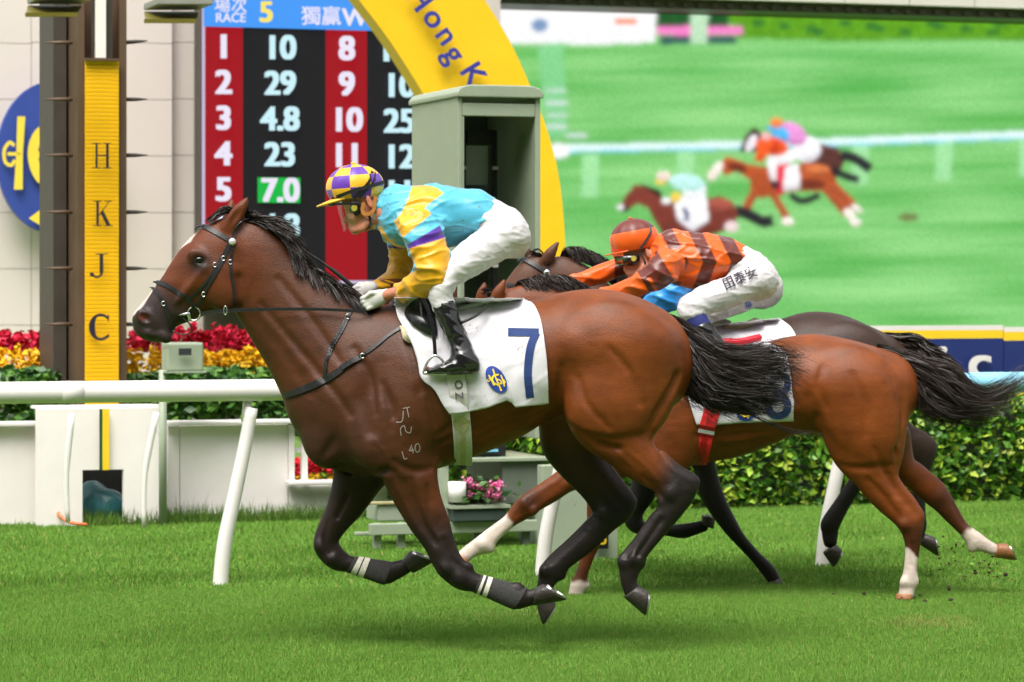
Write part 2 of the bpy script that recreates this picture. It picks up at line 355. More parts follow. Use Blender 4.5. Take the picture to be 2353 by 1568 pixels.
def clothgrid(fld, d0, left, right, nu, nv, off, wr=.004, sgn=-1, seed=3):
    "cloth between two pixel polylines (same number of points, top to bottom) laid on a body"
    Lp = crom(left, 6); Rp = crom(right, 6)
    def res(p, n): s = np.r_[0, np.cumsum(np.linalg.norm(np.diff(p, axis=0), axis=1))]; u = np.linspace(0, s[-1], n); return np.stack([np.interp(u, s, p[:, 0]), np.interp(u, s, p[:, 1])], 1)
    Lp, Rp = res(Lp, nv), res(Rp, nv); t = np.linspace(0, 1, nu)[:, None, None]; G = (Lp[None] * (1 - t) + Rp[None] * t)
    Q = onbody(fld, d0, G.reshape(-1, 2), 0.0, sgn).reshape(nu, nv, 3)
    for _ in range(2):
        Q[1:-1, 1:-1, 1] = .2 * (Q[:-2, 1:-1, 1] + Q[2:, 1:-1, 1] + Q[1:-1, :-2, 1] + Q[1:-1, 2:, 1] + Q[1:-1, 1:-1, 1])
    q3 = Q.reshape(-1, 3); nn = fld.grad(q3); w1 = vnoise(q3 * [1.2, 1, .6], 11, seed); w2 = vnoise(q3, 24, seed + 3); V = q3 + nn * (off + wr * (.7 + .5 * w1 + .9 * np.exp(-(w1 / .2) ** 2) + .35 * np.exp(-(w2 / .2) ** 2)))[:, None]
    i, j = np.meshgrid(np.arange(nu - 1), np.arange(nv - 1), indexing='ij'); a = (i * nv + j).ravel(); Fc = np.stack([a, a + nv, a + nv + 1, a + 1], 1)
    return V, Fc, G
def thicken(o, th): m = o.modifiers.new('thickness', 'SOLIDIFY'); m.thickness = th; m.offset = -1; return o
def mix(a, b, t): t = np.clip(t, 0, 1)[:, None]; return a * (1 - t) + b * t
def sm(e0, e1, x): t = np.clip((x - e0) / (e1 - e0), 0, 1); return t * t * (3 - 2 * t)
def topx(V):
    "world vertices -> reference pixels"
    return CX + V[:, 0] / V[:, 1] * F, HY + (CH - V[:, 2]) / V[:, 1] * F
def lettering(o, txt, px, py, d, size, m, parent, rot=0.0, bold=0, squeeze=1.0):
    cu = bpy.data.curves.new('text', 'FONT'); cu.body = txt; cu.size = 1; cu.offset = bold; cu.align_x = 'CENTER'; cu.align_y = 'CENTER'; cu.extrude = 0; t = bpy.data.objects.new('t', cu); COL.objects.link(t)
    bpy.context.view_layer.update(); me = bpy.data.meshes.new_from_object(t.evaluated_get(bpy.context.evaluated_depsgraph_get())); bpy.data.objects.remove(t)
    V = np.array([v.co[:] for v in me.vertices]).reshape(-1, 3) * size; V[:, 0] *= squeeze; Fc = [list(p.vertices) for p in me.polygons]; c, s = math.cos(rot), math.sin(rot); V[:, 0], V[:, 1] = V[:, 0] * c - V[:, 1] * s, V[:, 0] * s + V[:, 1] * c
    return V, Fc
def circ(cx, cy, rx, ry, a0=0, a1=6.2832, n=24): return [(cx + rx * math.cos(t), cy + ry * math.sin(t)) for t in np.linspace(a0, a1, n)]
def crease(fld, d0, pts, r=.007, k=.02, off=.003, sgn=-1):
    Q = onbody(fld, d0, pts, off, sgn, n=4); fld.caps(Q, r * np.sin(np.linspace(.25, math.pi - .25, len(Q))) + .0005, k=k, sub=True)
def vein(fld, d0, pts, r=.0045, k=.008, off=-.0005):
    Q = onbody(fld, d0, pts, off, -1, n=4); fld.caps(Q, r, k=k)
# ---------------------------------------------------------------- the course: frame running along the rail
U = np.array([.9496, .3136, 0.0]); Vd = np.array([-.3136, .9496, 0.0]); ZU = np.array([0, 0, 1.0])
def Sr(px): return 406 - (px - 508) * 25 / 1382
def E(px, py, r):
    "pixel on the vertical plane r (1 = rail, smaller = farther)"
    return P(px, py, F / (Sr(px) * r))
def G0(px, r): q = E(px, 700, r); q[2] = 0; return q
def slab(mb, px0, px1, py0, py1, r, dep, z0=None, z1=None):
    "upright slab whose front lies on plane r between two pixel columns; heights read at the left column"
    a = E(px0, py1, r); b = E(px1, py1, r); zt = E(px0, py0, r)[2] if z1 is None else z1; zb = a[2] if z0 is None else z0; a[2] = b[2] = zb
    return mb.box(a, b - a, Vd * dep, ZU * (zt - zb))
def slab_o(name, px0, px1, py0, py1, r, dep, m, parent=None, bevel=0, **kw): return slab(MB(), px0, px1, py0, py1, r, dep, **kw).build(name, m, parent, bevel=bevel)
def part_of(px, r, label, cat, name, group=None): return empty(name, G0(px, r), label, cat, group)
# ground
M_turf = mat('turf soil', srgb(84, 116, 40), .9, var=.3, scale=2.2, bump=.6, bscale=30)
mk('ground', [(-400, -60, 0), (400, -60, 0), (400, 900, 0), (-400, 900, 0)], [[0, 1, 2, 3]], M_turf, base=(0, 0, 0), smooth=False)['kind'] = 'structure'
# grass: individual blades, leaning, in mown patches
def blades(n, seed, dr, hmin, hmax, w, clip=None, lean=.6):
    r = np.random.default_rng(seed); d = np.sqrt(r.uniform(dr[0] ** 2, dr[1] ** 2, n)); x = r.uniform(-.205, .225, n) * d; p = np.stack([x, d, np.zeros(n)], 1)
    if clip is not None: p = p[clip(p)]; n = len(p)
    pn = vnoise(p, 1.5, 3) * .6 + vnoise(p * [.6, 1, 1], 6, 4) * .5; h = (hmin + (hmax - hmin) * r.uniform(0, 1, n) ** (1 if hmax < .1 else 2.5)) * (1 + .3 * pn) * np.where(r.uniform(0, 1, n) < .02, 1.6, 1.0); a = r.uniform(0, 6.28, n); le = r.uniform(.15, 1, n) * lean * h; b = r.uniform(0, 6.28, n); sx = np.stack([np.cos(a), np.sin(a), 0 * a], 1) * (w * r.uniform(.6, 1.4, n))[:, None]
    tip = p + np.stack([np.cos(b) * le, np.sin(b) * le, h], 1)
    V = np.empty((n, 3, 3)); V[:, 0] = p - sx / 2; V[:, 1] = p + sx / 2; V[:, 2] = tip; T = np.arange(3 * n).reshape(n, 3)
    c0 = np.array(srgb(101, 143, 52)); c1 = np.array(srgb(126, 166, 78)); c2 = np.array(srgb(76, 114, 38)); c3 = np.array(srgb(166, 154, 98)); t = r.uniform(0, 1, n); c = mix(np.repeat(c0[None], n, 0), c1[None], .2 + .5 * t ** 2); c = mix(c, c2[None], sm(-.2, .9, pn) * .45); br = vnoise(p, 2.3, 12); c = np.where((r.uniform(0, 1, n) < .03 + .35 * sm(.7, 1.3, br))[:, None], c3[None], c)
    return V.reshape(-1, 3), T, np.repeat(c, 3, 0)
M_grass = mat('grass blade', attr=True, rough=.7, var=.0, spec=.08)
front = lambda p: (p @ Vd) < 22.0
V, T, c = blades(950000, 1, (12.6, 17.5), .010, .024, .0042, front); g = mk('grass', V, T, M_grass, base=(0, 15, 0), col=c, smooth=False); g['kind'] = 'stuff'; tag(g, 'short green racecourse turf in front of the rail', 'grass')
V, T, c = blades(430000, 2, (17.5, 25.5), .012, .030, .0075, front); g = mk('grass', V, T, M_grass, base=(0, 21, 0), col=c, smooth=False); g['kind'] = 'stuff'; tag(g, 'short green turf beyond the rail', 'grass')
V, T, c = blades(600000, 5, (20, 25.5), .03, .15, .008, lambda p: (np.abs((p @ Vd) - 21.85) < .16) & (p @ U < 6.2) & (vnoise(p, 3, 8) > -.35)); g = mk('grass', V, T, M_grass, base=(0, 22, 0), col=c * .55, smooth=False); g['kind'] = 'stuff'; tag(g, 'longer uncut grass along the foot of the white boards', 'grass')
# unseen home-side grandstand, added behind the photographer to dim low light from there
M_conc = mat('grandstand concrete', (.16, .155, .15), .8, var=.15, scale=.3); M_seat = mat('grandstand seats', (.07, .08, .10), .6, var=.2, scale=1)
gs = empty('grandstand', (0, -26, 0), 'tall unseen concrete grandstand, added behind the photographer to dim the low light', 'grandstand')
for k in range(4):
    y0, z0 = -22 - k * 5.0, 1.2 + k * 6.2; MB().box((-90, y0 - 5, z0), (180, 0, 0), (0, 5, 0), (0, 0, .6)).build('deck', M_conc, gs)
    mb = MB(); [mb.box((-90, y0 - 1 - i * .8, z0 + .6), (180, 0, 0), (0, -.8, 0), (0, 0, .35 * (i + 1))) for i in range(5)]; mb.build('seating', M_seat, gs); MB().box((-90, y0, z0), (180, 0, 0), (0, .2, 0), (0, 0, 1.5)).build('parapet', M_conc, gs)
MB().box((-90, -46, 0), (180, 0, 0), (0, 2, 0), (0, 0, 30)).build('rear_wall', M_conc, gs); MB().box((-92, -46, 29), (184, 0, 0), (0, 24, 0), (0, 0, .6)).build('canopy', M_conc, gs)
# ---------------------------------------------------------------- running rail
M_white = mat('white paint', (.80, .76, .74), .45, var=.06, scale=4, bump=.05, bscale=40)
M_pvc = mat('white rail plastic', (.82, .785, .765), .35, var=.06, scale=3, dirt=(.5, .49, .42), dscale=12, damt=.22); M_lblue = mat('light blue rail plastic', srgb(142, 204, 232), .35, var=.05, scale=3)
def rail_pts(p0, p1, n=10): return [E(x, 0, 1) * [1, 1, 0] + [0, 0, 1.10] for x in np.linspace(p0, p1, n)]
def post(px, parent, m):
    b = G0(px, 1); pts = [b - [0, 0, .1], b + U * .03 + ZU * .22, b + U * .095 + ZU * .52, b + U * .15 + ZU * .78, b + U * .19 + ZU * 1.0]; MB().tube(crom(pts, 4), [*np.linspace(.045, .036, 17)], 14).build('post', m, parent, smooth=True)
    MB().tube([b + U * .16 + Vd * .03 + ZU * .92, b + U * .175 + Vd * .02 + ZU * 1.06], .026, 10).build('bracket', m, parent, smooth=True)
rl = part_of(500, 1, 'white plastic running rail on leaning posts, left of the horses', 'rail', 'running_rail'); MB().tube(rail_pts(-700, 1400, 22), .061, 24).build('rail_tube', M_pvc, rl, smooth=True)
for px in (-270, 503, 1243): post(px, rl, M_pvc)
for px in (140, 900): q = rail_pts(px, px + 50, 3); MB().tube(q, .0622, 24).build('joint_sleeve', M_pvc, rl, smooth=True)
rl2 = part_of(1900, 1, 'light blue running rail passing behind the tails at right', 'rail', 'running_rail'); MB().tube(rail_pts(1404, 3000, 18), .061, 24).build('rail_tube', M_lblue, rl2, smooth=True)
for px in (1887, 2500): post(px, rl2, M_white)
# ---------------------------------------------------------------- white boards beyond the rail
M_board = mat('white board', (.90, .845, .82), .6, var=.05, scale=2.5, bump=.08, bscale=12, dirt=(.55, .5, .42), dscale=7, damt=.34); M_green = mat('dark green paint', srgb(30, 78, 50), .5, var=.1); M_yelp = mat('yellow paint', srgb(250, 208, 40), .45, var=.05); M_black = mat('black void', (.006, .006, .006), .8, var=0)
b = part_of(-60, .785, 'low white board with a capping strip at the left edge', 'board', 'hoarding'); slab_o('panel', -420, 122, 988, 1230, .785, .06, M_board, b, z0=0); slab_o('cap', -425, 124, 976, 988, .788, .12, M_white, b, bevel=.01)
b = part_of(225, .79, 'taller white box cabinet with yellow and green stripe and a black hatch', 'cabinet', 'cabinet')
zt, zo = E(225, 940, .795)[2], E(225, 1080, .795)[2]
slab_o('panel', 84, 189.5, 940, 1220, .795, .05, M_board, b, z0=0, z1=zt); slab_o('panel', 284, 366, 940, 1220, .795, .05, M_board, b, z0=0, z1=zt); slab_o('panel', 189.6, 283.9, 940, 1220, .795, .05, M_board, b, z0=zo, z1=zt); slab_o('side_panel', 84, 366, 940, 1220, .772, .04, M_board, b, z0=0, z1=zt); slab_o('top_panel', 84, 366, 940, 950, .7945, .25, M_board, b, z0=zt + .002, z1=zt + .02)
slab_o('stripe', 228.5, 235.5, 940, 1079, .7965, .004, M_green, b, z0=zo, z1=zt); slab_o('stripe', 235.6, 251, 940, 1079, .7965, .004, M_yelp, b, z0=zo, z1=zt); slab_o('hatch', 186, 288, 1076, 1220, .7765, .02, M_black, b, z0=0)
M_teal = mat('teal tarpaulin', srgb(30, 92, 100), .35, var=.25, scale=12, bump=.6, bscale=18)
f = Field(E(205, 1200, .79) - [.35, .3, .1], E(265, 1200, .79) + [.5, .4, .6], .012); c = G0(232, .786) + ZU * .10; f.ell(c, (.16, .11, .13), k=.05); f.ell(c + [-.05, .03, .06], (.11, .09, .13), .5, k=.06); f.ell(c + [.07, 0, .0], (.10, .10, .10), -.5, k=.06); V, Fc = f.mesh(); V = V + f.grad(V) * (.018 * (1 - np.abs(vnoise(V, 14, 3)) * 1.6))[:, None]; V[:, 2] = np.maximum(V[:, 2], .004); tag(mk('bag', V, Fc, M_teal), 'crumpled teal plastic bag in the black hatch of the white cabinet', 'bag')
tag(MB().tube(crom([E(129, 1163, .79), E(134, 1180, .795), E(150, 1196, .797), E(172, 1203, .80), E(200, 1206, .80)], 4), .012, 8).build('cable', mat('orange cable', srgb(230, 120, 70), .5, var=.1), smooth=True), 'orange cable running into the grass by the white boards', 'cable')
for (q, lab) in ((((166, 950), (153, 1086), (156, 1200)), 'slim white leaning post in front of the cabinet, left of its hatch'), (((360, 948), (334, 1086), (331, 1212)), 'slim white leaning post in front of the cabinet, right of its hatch')):
    tag(MB().tube(crom([E(x, y, .81) for x, y in q], 4), [.022] * 4 + [.017] * 5, 12).build('leaning_post', M_pvc, smooth=True), lab, 'post')
b = part_of(520, .785, 'long white board with capping strip behind the leaning rail post', 'board', 'hoarding'); slab_o('panel', 386, 412, 979, 1230, .785, .06, M_board, b, z0=0); slab_o('panel', 414, 661, 979, 1230, .785, .05, M_board, b, z0=0); slab_o('cap', 386, 700, 968, 978.5, .789, .12, M_white, b, bevel=.01)
b = part_of(760, .785, 'white board with an open window frame showing red flowers', 'board', 'hoarding'); slab_o('panel', 663, 900, 1118, 1230, .785, .05, M_board, b, z0=0); slab_o('sill', 665, 905, 1106, 1117, .79, .12, M_white, b, bevel=.01); slab_o('cap', 702, 905, 968, 978.5, .7885, .12, M_white, b, bevel=.01)
for x0, x1 in ((664, 677), (694, 707), (775, 788), (880, 895)): slab_o('frame_post', x0, x1, 978, 1106, .786, .05, M_white, b)
slab_o('frame_rail', 664, 895, 1030, 1040, .7845, .03, M_white, b)
# control box on its pole
M_sage = mat('sage green metal', srgb(152, 163, 142), .45, var=.08, scale=5, bump=.05, bscale=25, dirt=srgb(96, 84, 60), dscale=14, damt=.2)
b = part_of(376, .80, 'sage green control box on a thin pole in front of the flowers', 'control box', 'control_box'); MB().tube([E(374, 850, .80), G0(374, .80)], .028, 12).build('pole', M_sage, b, smooth=True); slab_o('box', 384, 468, 788, 854, .80, .20, M_sage, b, bevel=.015); slab_o('foot_plate', 378, 474, 854.5, 858, .803, .26, M_sage, b); slab_o('window', 411, 440, 801, 817, .802, .01, mat('dark glass', (.04, .045, .05), .2, var=0), b)
# ---------------------------------------------------------------- planting
def leafmesh(n, rnd, posf, size, cols, seed, tilt=1.0):
    r = np.random.default_rng(seed); p = posf(r, n); n = len(p); a = r.normal(size=(n, 3)); a[:, 2] *= .6; a /= np.linalg.norm(a, axis=1)[:, None]; b = np.cross(a, r.normal(size=(n, 3))); b /= np.linalg.norm(b, axis=1)[:, None]; nn = np.cross(a, b); s = (size * r.uniform(.6, 1.35, n))[:, None]
    V = np.stack([p - a * s * .5, p + b * s * .3 - nn * s * .06, p + a * s * .5, p - b * s * .3 - nn * s * .06], 1); i = np.arange(n)[:, None] * 4; T = np.concatenate([i + [[0, 1, 2]], i + [[0, 2, 3]]], 1).reshape(-1, 3)
    cc = np.array([srgb(*c) for c in cols])[r.integers(0, len(cols), n)] * r.uniform(.75, 1.2, (n, 1)); return V.reshape(-1, 3), T, np.repeat(cc, 4, 0), p
M_leaf = mat('leaf', attr=True, rough=.42, var=0, spec=.4); M_petal = mat('petal', attr=True, rough=.6, var=0, spec=.2)
def bed(px0, px1, r0, depth, z0, z1, lump=.0):
    A, B = G0(px0, r0), G0(px1, r0)
    def f(r, n):
        t = r.uniform(0, 1, n)[:, None]; v = r.uniform(0, depth, n)[:, None]; p = A + (B - A) * t + Vd * v; k = vnoise(p, 4.5, 6) * lump; p[:, 2] = z0 + (z1 - z0 + k) * np.sqrt(r.uniform(0, 1, n)); return p
    return f
zr, zr0, zy, zy0, zg, zg0 = [E(60, y, .70)[2] for y in (770, 806, 800, 856, 852, 985)]
BEDS = []
for tagx, (x0, x1) in (('left of the brown tower', (-200, 150)), ('right of the brown tower', (250, 905))):
    n = int((x1 - x0) * 7); V, T, c, _ = leafmesh(int(n * 1.5), 0, bed(x0, x1, .735, .9, zg0 - .1, zg, .05), .085, [(60, 104, 40), (84, 132, 52), (44, 84, 34), (120, 160, 70)], 21); o = mk('leafy_bed', V, T, M_leaf, col=c, smooth=False); o['kind'] = 'stuff'; tag(o, 'green leafy bedding plants under the flowers, ' + tagx, 'foliage')
    for nm, r0, za, zb, cl, se in (('yellow_flowers', .715, zy0 - .02, zy, [(246, 192, 30), (240, 180, 24), (250, 206, 60)], 22), ('red_flowers', .69, zr0 - .02, zr, [(206, 22, 56), (170, 14, 40), (226, 50, 84)], 23)):
        r = np.random.default_rng(se); A, B = G0(x0, r0), G0(x1, r0); L = np.linalg.norm(B - A); m = int(L * 34); tt = r.uniform(0, 1, m)[:, None]; vv = r.uniform(0, .45, m)[:, None]; pc = A + (B - A) * tt + Vd * vv; top = zb + r.normal(0, .02, m) + .04 * vnoise(pc, 3, 3); pts = []
        for c0, tz in zip(pc, top):
            k = 42; h = r.uniform(0, 1, k); rad = .055 * (1 - h) ** .7 + .008; an = r.uniform(0, 6.28, k); pts.append(np.stack([c0[0] + rad * np.cos(an), c0[1] + rad * np.sin(an), za + (tz - za) * h], 1))
        pts = np.vstack(pts); V, T, c, _ = leafmesh(0, 0, lambda r_, n_: pts, .062, cl, se); o = mk(nm, V, T, M_petal, col=c, smooth=False); o['kind'] = 'stuff'; tag(o, ('red plumed' if 'red' in nm else 'golden yellow plumed') + ' flowers massed in the bed ' + tagx, 'flowers')
# low red and yellow flowers seen through the window frame
for nm, y0, y1, cl, se in (('red_flowers', 1052, 1092, [(206, 22, 46), (226, 40, 60)], 31), ('yellow_flowers', 1088, 1108, [(240, 180, 40), (110, 150, 60)], 32)):
    za, zb = E(740, y1, .74)[2], E(740, y0, .74)[2]; V, T, c, _ = leafmesh(1500, 0, bed(660, 890, .745, .25, za, zb, .03), .05, cl, se); o = mk(nm, V, T, M_petal, col=c, smooth=False); o['kind'] = 'stuff'; tag(o, ('red' if 'red' in nm else 'yellow') + ' flowers seen through the white window frame', 'flowers')
# clipped hedge with single leaves in front
hz = E(2000, 930, .785)[2]; hp = part_of(1800, .785, 'clipped green hedge with yellow-green leaves below the navy advertising board', 'hedge', 'hedge')
def hedgepos(r, n):
    A, B = G0(905, .79), G0(3000, .79); t = r.uniform(0, 1, n)[:, None]; w = r.uniform(0, 1, n); p = A + (B - A) * t; dep = np.where(w < .7, np.abs(r.normal(0, .07, n)), r.uniform(0, .8, n)); p = p + Vd * dep[:, None]; b = vnoise(p * [1, 1, 1], 5, 4) * .04; p = p - Vd * b[:, None]; p[:, 2] = np.where(w < .7, hz * r.uniform(0.02, 1, n), hz + .03 * r.normal(size=n)); p = p - Vd * (.05 * np.sin(p[:, 2] / hz * 3.1))[:, None] ; return p
V, T, c, p = leafmesh(16000, 0, hedgepos, .082, [(74, 122, 34), (104, 150, 44), (150, 182, 58), (52, 92, 30), (86, 134, 40), (58, 100, 32), (160, 180, 58)], 41); vis = np.argsort(p @ Vd + .3 * np.abs(p[:, 0] - 2.6))[:300]; keep = np.ones(len(p), bool); keep[vis] = False; Q = V.reshape(-1, 4, 3); cq = c.reshape(-1, 4, 3)
o = mk('foliage', Q[keep].reshape(-1, 3), np.concatenate([np.arange(keep.sum())[:, None] * 4 + [[0, 1, 2]], np.arange(keep.sum())[:, None] * 4 + [[0, 2, 3]]], 1).reshape(-1, 3), M_leaf, hp, col=cq[keep].reshape(-1, 3), smooth=False); o['kind'] = 'stuff'
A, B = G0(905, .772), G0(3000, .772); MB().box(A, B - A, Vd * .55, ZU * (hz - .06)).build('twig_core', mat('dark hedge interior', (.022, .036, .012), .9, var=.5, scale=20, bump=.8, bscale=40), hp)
lms = []
for k, cl in enumerate([(92, 138, 40), (134, 168, 52), (164, 180, 60), (78, 122, 36)]):
    me = bpy.data.meshes.new('leaf'); me.from_pydata([(-.5, 0, 0), (-.15, .26, .03), (.25, .24, .03), (.5, 0, 0), (.25, -.24, .03), (-.15, -.26, .03), (0, 0, -.03)], [], [(0, 6, 1), (1, 6, 2), (2, 6, 3), (3, 6, 4), (4, 6, 5), (5, 6, 0)]); me.materials.append(mat('hedge leaf', srgb(*cl), .4, var=.2, scale=30)); lms.append(me)
r = np.random.default_rng(44); hb = BASE[hp.name]
for i in vis:
    o = bpy.data.objects.new('leaf', lms[r.integers(0, 4)]); COL.objects.link(o); o.parent = hp; o.location = Q[i].mean(0) - hb - Vd * .03; s = .075 * r.uniform(.7, 1.3); o.scale = (s, s, s); o.rotation_euler = r.uniform(0, 6.28, 3)
# ---------------------------------------------------------------- brown winning-post tower with lettered yellow panel
M_brown = mat('brown steel', srgb(98, 76, 58), .5, var=.12, scale=4, bump=.1, bscale=14, dirt=srgb(60, 52, 46), dscale=8, damt=.4); M_dark = mat('charcoal steel', srgb(70, 62, 56), .5, var=.18, scale=5, bump=.1, bscale=14); M_yps = mat('yellow slat', srgb(255, 194, 0), .4, var=.04); M_ink = mat('dark navy lettering', srgb(36, 34, 56), .5, var=.05)
tw = part_of(235, .74, 'tall brown steel tower with a yellow slatted panel lettered H K J C', 'tower', 'winning_post_tower'); R_ = .74; zT = E(235, -40, R_)[2]
slab_o('column', 178, 194, 0, 0, R_, .95, M_brown, tw, z0=0, z1=zT); slab_o('column', 274.5, 291, 0, 0, R_, .95, M_brown, tw, z0=0, z1=zT); slab_o('back_panel', 194.2, 274.3, 0, 0, R_ * .988, .85, M_brown, tw, z0=0, z1=zT)
a = G0(178, R_) + Vd * .36 - U * .02; MB().box(a, Vd * .62, -U * .10, ZU * zT).build('side_pier', M_dark, tw)
ys = np.arange(140, 936, 9.2); zsl = [E(196, y, R_)[2] for y in ys]
for i in range(len(ys) - 1): slab_o('slat', 196, 273.5, 0, 0, R_ * 1.002, .03, M_yps, tw, z0=zsl[i + 1] + .0015, z1=zsl[i], bevel=.004)
slab_o('recess', 211, 258, -40, 132, R_ * 1.0005, .02, M_dark, tw); slab_o('light_tube', 219.5, 243.5, -40, 133, R_ * 1.003, .02, M_board, tw); slab_o('lintel', 196, 273.5, 133, 139, R_ * 1.004, .06, M_brown, tw)
def glyph(name, polys, px, py, w, h, r, m, parent):
    V = []; Fc = []
    for pl in polys:
        q = [E(px + x * w, py + y * h, r) for x, y in pl]; Fc.append(list(range(len(V), len(V) + len(q)))); V += q
    return mk(name, V, Fc, m, parent, smooth=False)
bar = lambda x0, y0, x1, y1: [(x0, y0), (x1, y0), (x1, y1), (x0, y1)]
def arcp(cx, cy, r0, r1, k, a0, a1, n=14, sx=1.0): t = np.linspace(a0, a1, n); return [[(cx + (r0 + (k(t[i]) if callable(k) else 0)) * math.cos(t[i]) * sx, cy + r0 * math.sin(t[i])), (cx + r1 * math.cos(t[i]) * sx, cy + r1 * math.sin(t[i])), (cx + r1 * math.cos(t[i + 1]) * sx, cy + r1 * math.sin(t[i + 1])), (cx + (r0 + (k(t[i + 1]) if callable(k) else 0)) * math.cos(t[i + 1]) * sx, cy + r0 * math.sin(t[i + 1]))] for i in range(n - 1)]
rg = R_ * 1.0042
glyph('letter', [bar(-.33, -.5, -.22, .5), bar(.22, -.5, .36, .5), bar(-.5, -.5, -.05, -.47), bar(-.5, .47, -.05, .5), bar(.05, -.5, .5, -.47), bar(.05, .47, .5, .5), bar(-.22, -.03, .22, .02)], 234, 358, 44, 58, rg, M_ink, tw)
glyph('letter', [bar(-.33, -.5, -.2, .5), bar(-.5, -.5, -.05, -.47), bar(-.5, .47, -.05, .5), bar(.1, -.5, .5, -.47), [(.32, -.48), (.37, -.48), (-.18, .1), (-.2, .05)], [(-.12, -.02), (.02, -.13), (.42, .49), (.22, .49)], bar(.08, .47, .52, .5)], 236, 491, 44, 58, rg, M_ink, tw)
glyph('letter', [bar(.02, -.5, .2, .3), bar(-.18, -.5, .42, -.46)] + arcp(-.12, .27, .15, .24, None, 0.0, 2.6, 9, 1.25) + [bar(-.46, .28, -.28, .44)], 228, 611, 46, 56, rg, M_ink, tw)
glyph('letter', arcp(.06, 0, .40, .50, lambda t: -.16 * max(0, -math.cos(t)), .75, 5.55, 22, 1.0) + [bar(.36, -.46, .41, -.2), bar(.38, .26, .42, .40)], 228, 752, 54, 62, rg, M_ink, tw)
for y in (96, 227, 356, 487, 617, 746):
    for s, x0, x1 in ((1, 290, 345), (-1, 108, 172)):
        a, c = E(x0, y, R_), E(x1, y + (-4 if y < 100 and s > 0 else 0), R_); a = a + Vd * .1; c = c + Vd * .1; MB().tube([a, (a + c) / 2, c], [.016, .015, .004] if s > 0 else [.004, .014, .016], 8).build('spike', M_dark if s > 0 else M_brown, tw, smooth=True)
for x0, x1, y0 in ((62, 188, 52), (330, 456, 66)):
    mb = MB(); a = E(x0, y0 - 42, .76); c = E(x1, y0 - 42, .76); w = c - a; mb.box(a - Vd * .5, w, Vd * .5, ZU * .05); ho = mb.build('floodlight', mat('grey lamp housing', srgb(150, 148, 142), .45, var=.1), tw, bevel=.008)
    mb = MB(); p0 = E(x0 - 30, y0, .76) - Vd * .52; p1 = E(x1 - 40, y0, .76) - Vd * .52; mb.box(p0, p1 - p0, ZU * .03, Vd * .03); mb.add([p0 + ZU * .02, p1 + ZU * .02, c - Vd * .02 - ZU * .01, a - Vd * .02 - ZU * .01], [[0, 1, 2, 3]]); mb.build('lamp_glass', mat('olive lamp glass', srgb(112, 104, 44), .3, var=.15), ho)
# ---------------------------------------------------------------- building wall with club disc
M_wall = mat('cream wall panel', srgb(222, 209, 205), .7, var=.03, scale=1.2, bump=.03, bscale=6); M_joint = mat('wall joint', srgb(204, 194, 190), .8, var=.05)
RW = .50; wl_ = part_of(200, RW, 'cream panelled building wall behind the brown tower', 'building', 'building'); slab_o('wall', -900, 1150, -400, 0, RW * .992, .4, M_joint, wl_, z0=0)
xs = [-260, -95, 72, 231, 396, 470]; yz = [-160, 97, 227, 357, 488, 618, 748, 880]
for i in range(len(xs) - 1):
    for j in range(len(yz) - 1): slab_o('panel', xs[i] + .7, xs[i + 1] - .7, yz[j] + .7, yz[j + 1] - .7, RW if i < 4 else RW * .996, .12, M_wall, wl_)
slab_o('panel', 471, 1150, 640, 1000, RW, .1, M_dark, wl_)
dc = part_of(112, RW, 'blue oval club sign with yellow key and horseshoe emblem on the wall', 'sign', 'club_sign'); M_disc = mat('blue sign', srgb(52, 74, 158), .45, var=.06, scale=3); rd = RW * 1.012
ov = [E(120 + 127 * math.cos(t), 361 + 174 * math.sin(t), rd) for t in np.linspace(0, 2 * math.pi, 48, endpoint=False)]; MB().prism(ov, Vd * .12).build('disc', M_disc, dc)
def flat(name, quads, r, m, parent):
    V = []; Fc = []
    for pl in quads: q = [E(x, y, r) for x, y in pl]; Fc.append(list(range(len(V), len(V) + len(q)))); V += q
    return mk(name, V, Fc, m, parent, smooth=False)
ey = mat('yellow sign paint', srgb(244, 214, 70), .5, var=.06); tp = lambda a, b, w0, w1: [[(a[0] - w0 / 2, a[1]), (a[0] + w0 / 2, a[1]), (b[0] + w1 / 2, b[1]), (b[0] - w1 / 2, b[1])]]
flat('emblem', tp((49, 268), (45, 352), 18, 15) + tp((45, 352), (42, 436), 15, 20) + stroke([(33, 335), (22, 328), (10, 345), (12, 372), (26, 380), (34, 368)], 8, 5) + tp((32, 350), (32, 358), 30, 30) + stroke([(160, 290), (120, 291), (90, 308), (76, 345), (82, 388), (105, 417), (160, 424)], 24, 6) + tp((108, 348), (108, 362), 40, 40) + [[(112, 468), (128, 480), (92, 518), (66, 502)]] + tp((190, 268), (196, 436), 18, 20) + stroke([(205, 335), (222, 330), (232, 352), (222, 376), (206, 370)], 8, 5), rd * 1.002, ey, dc)
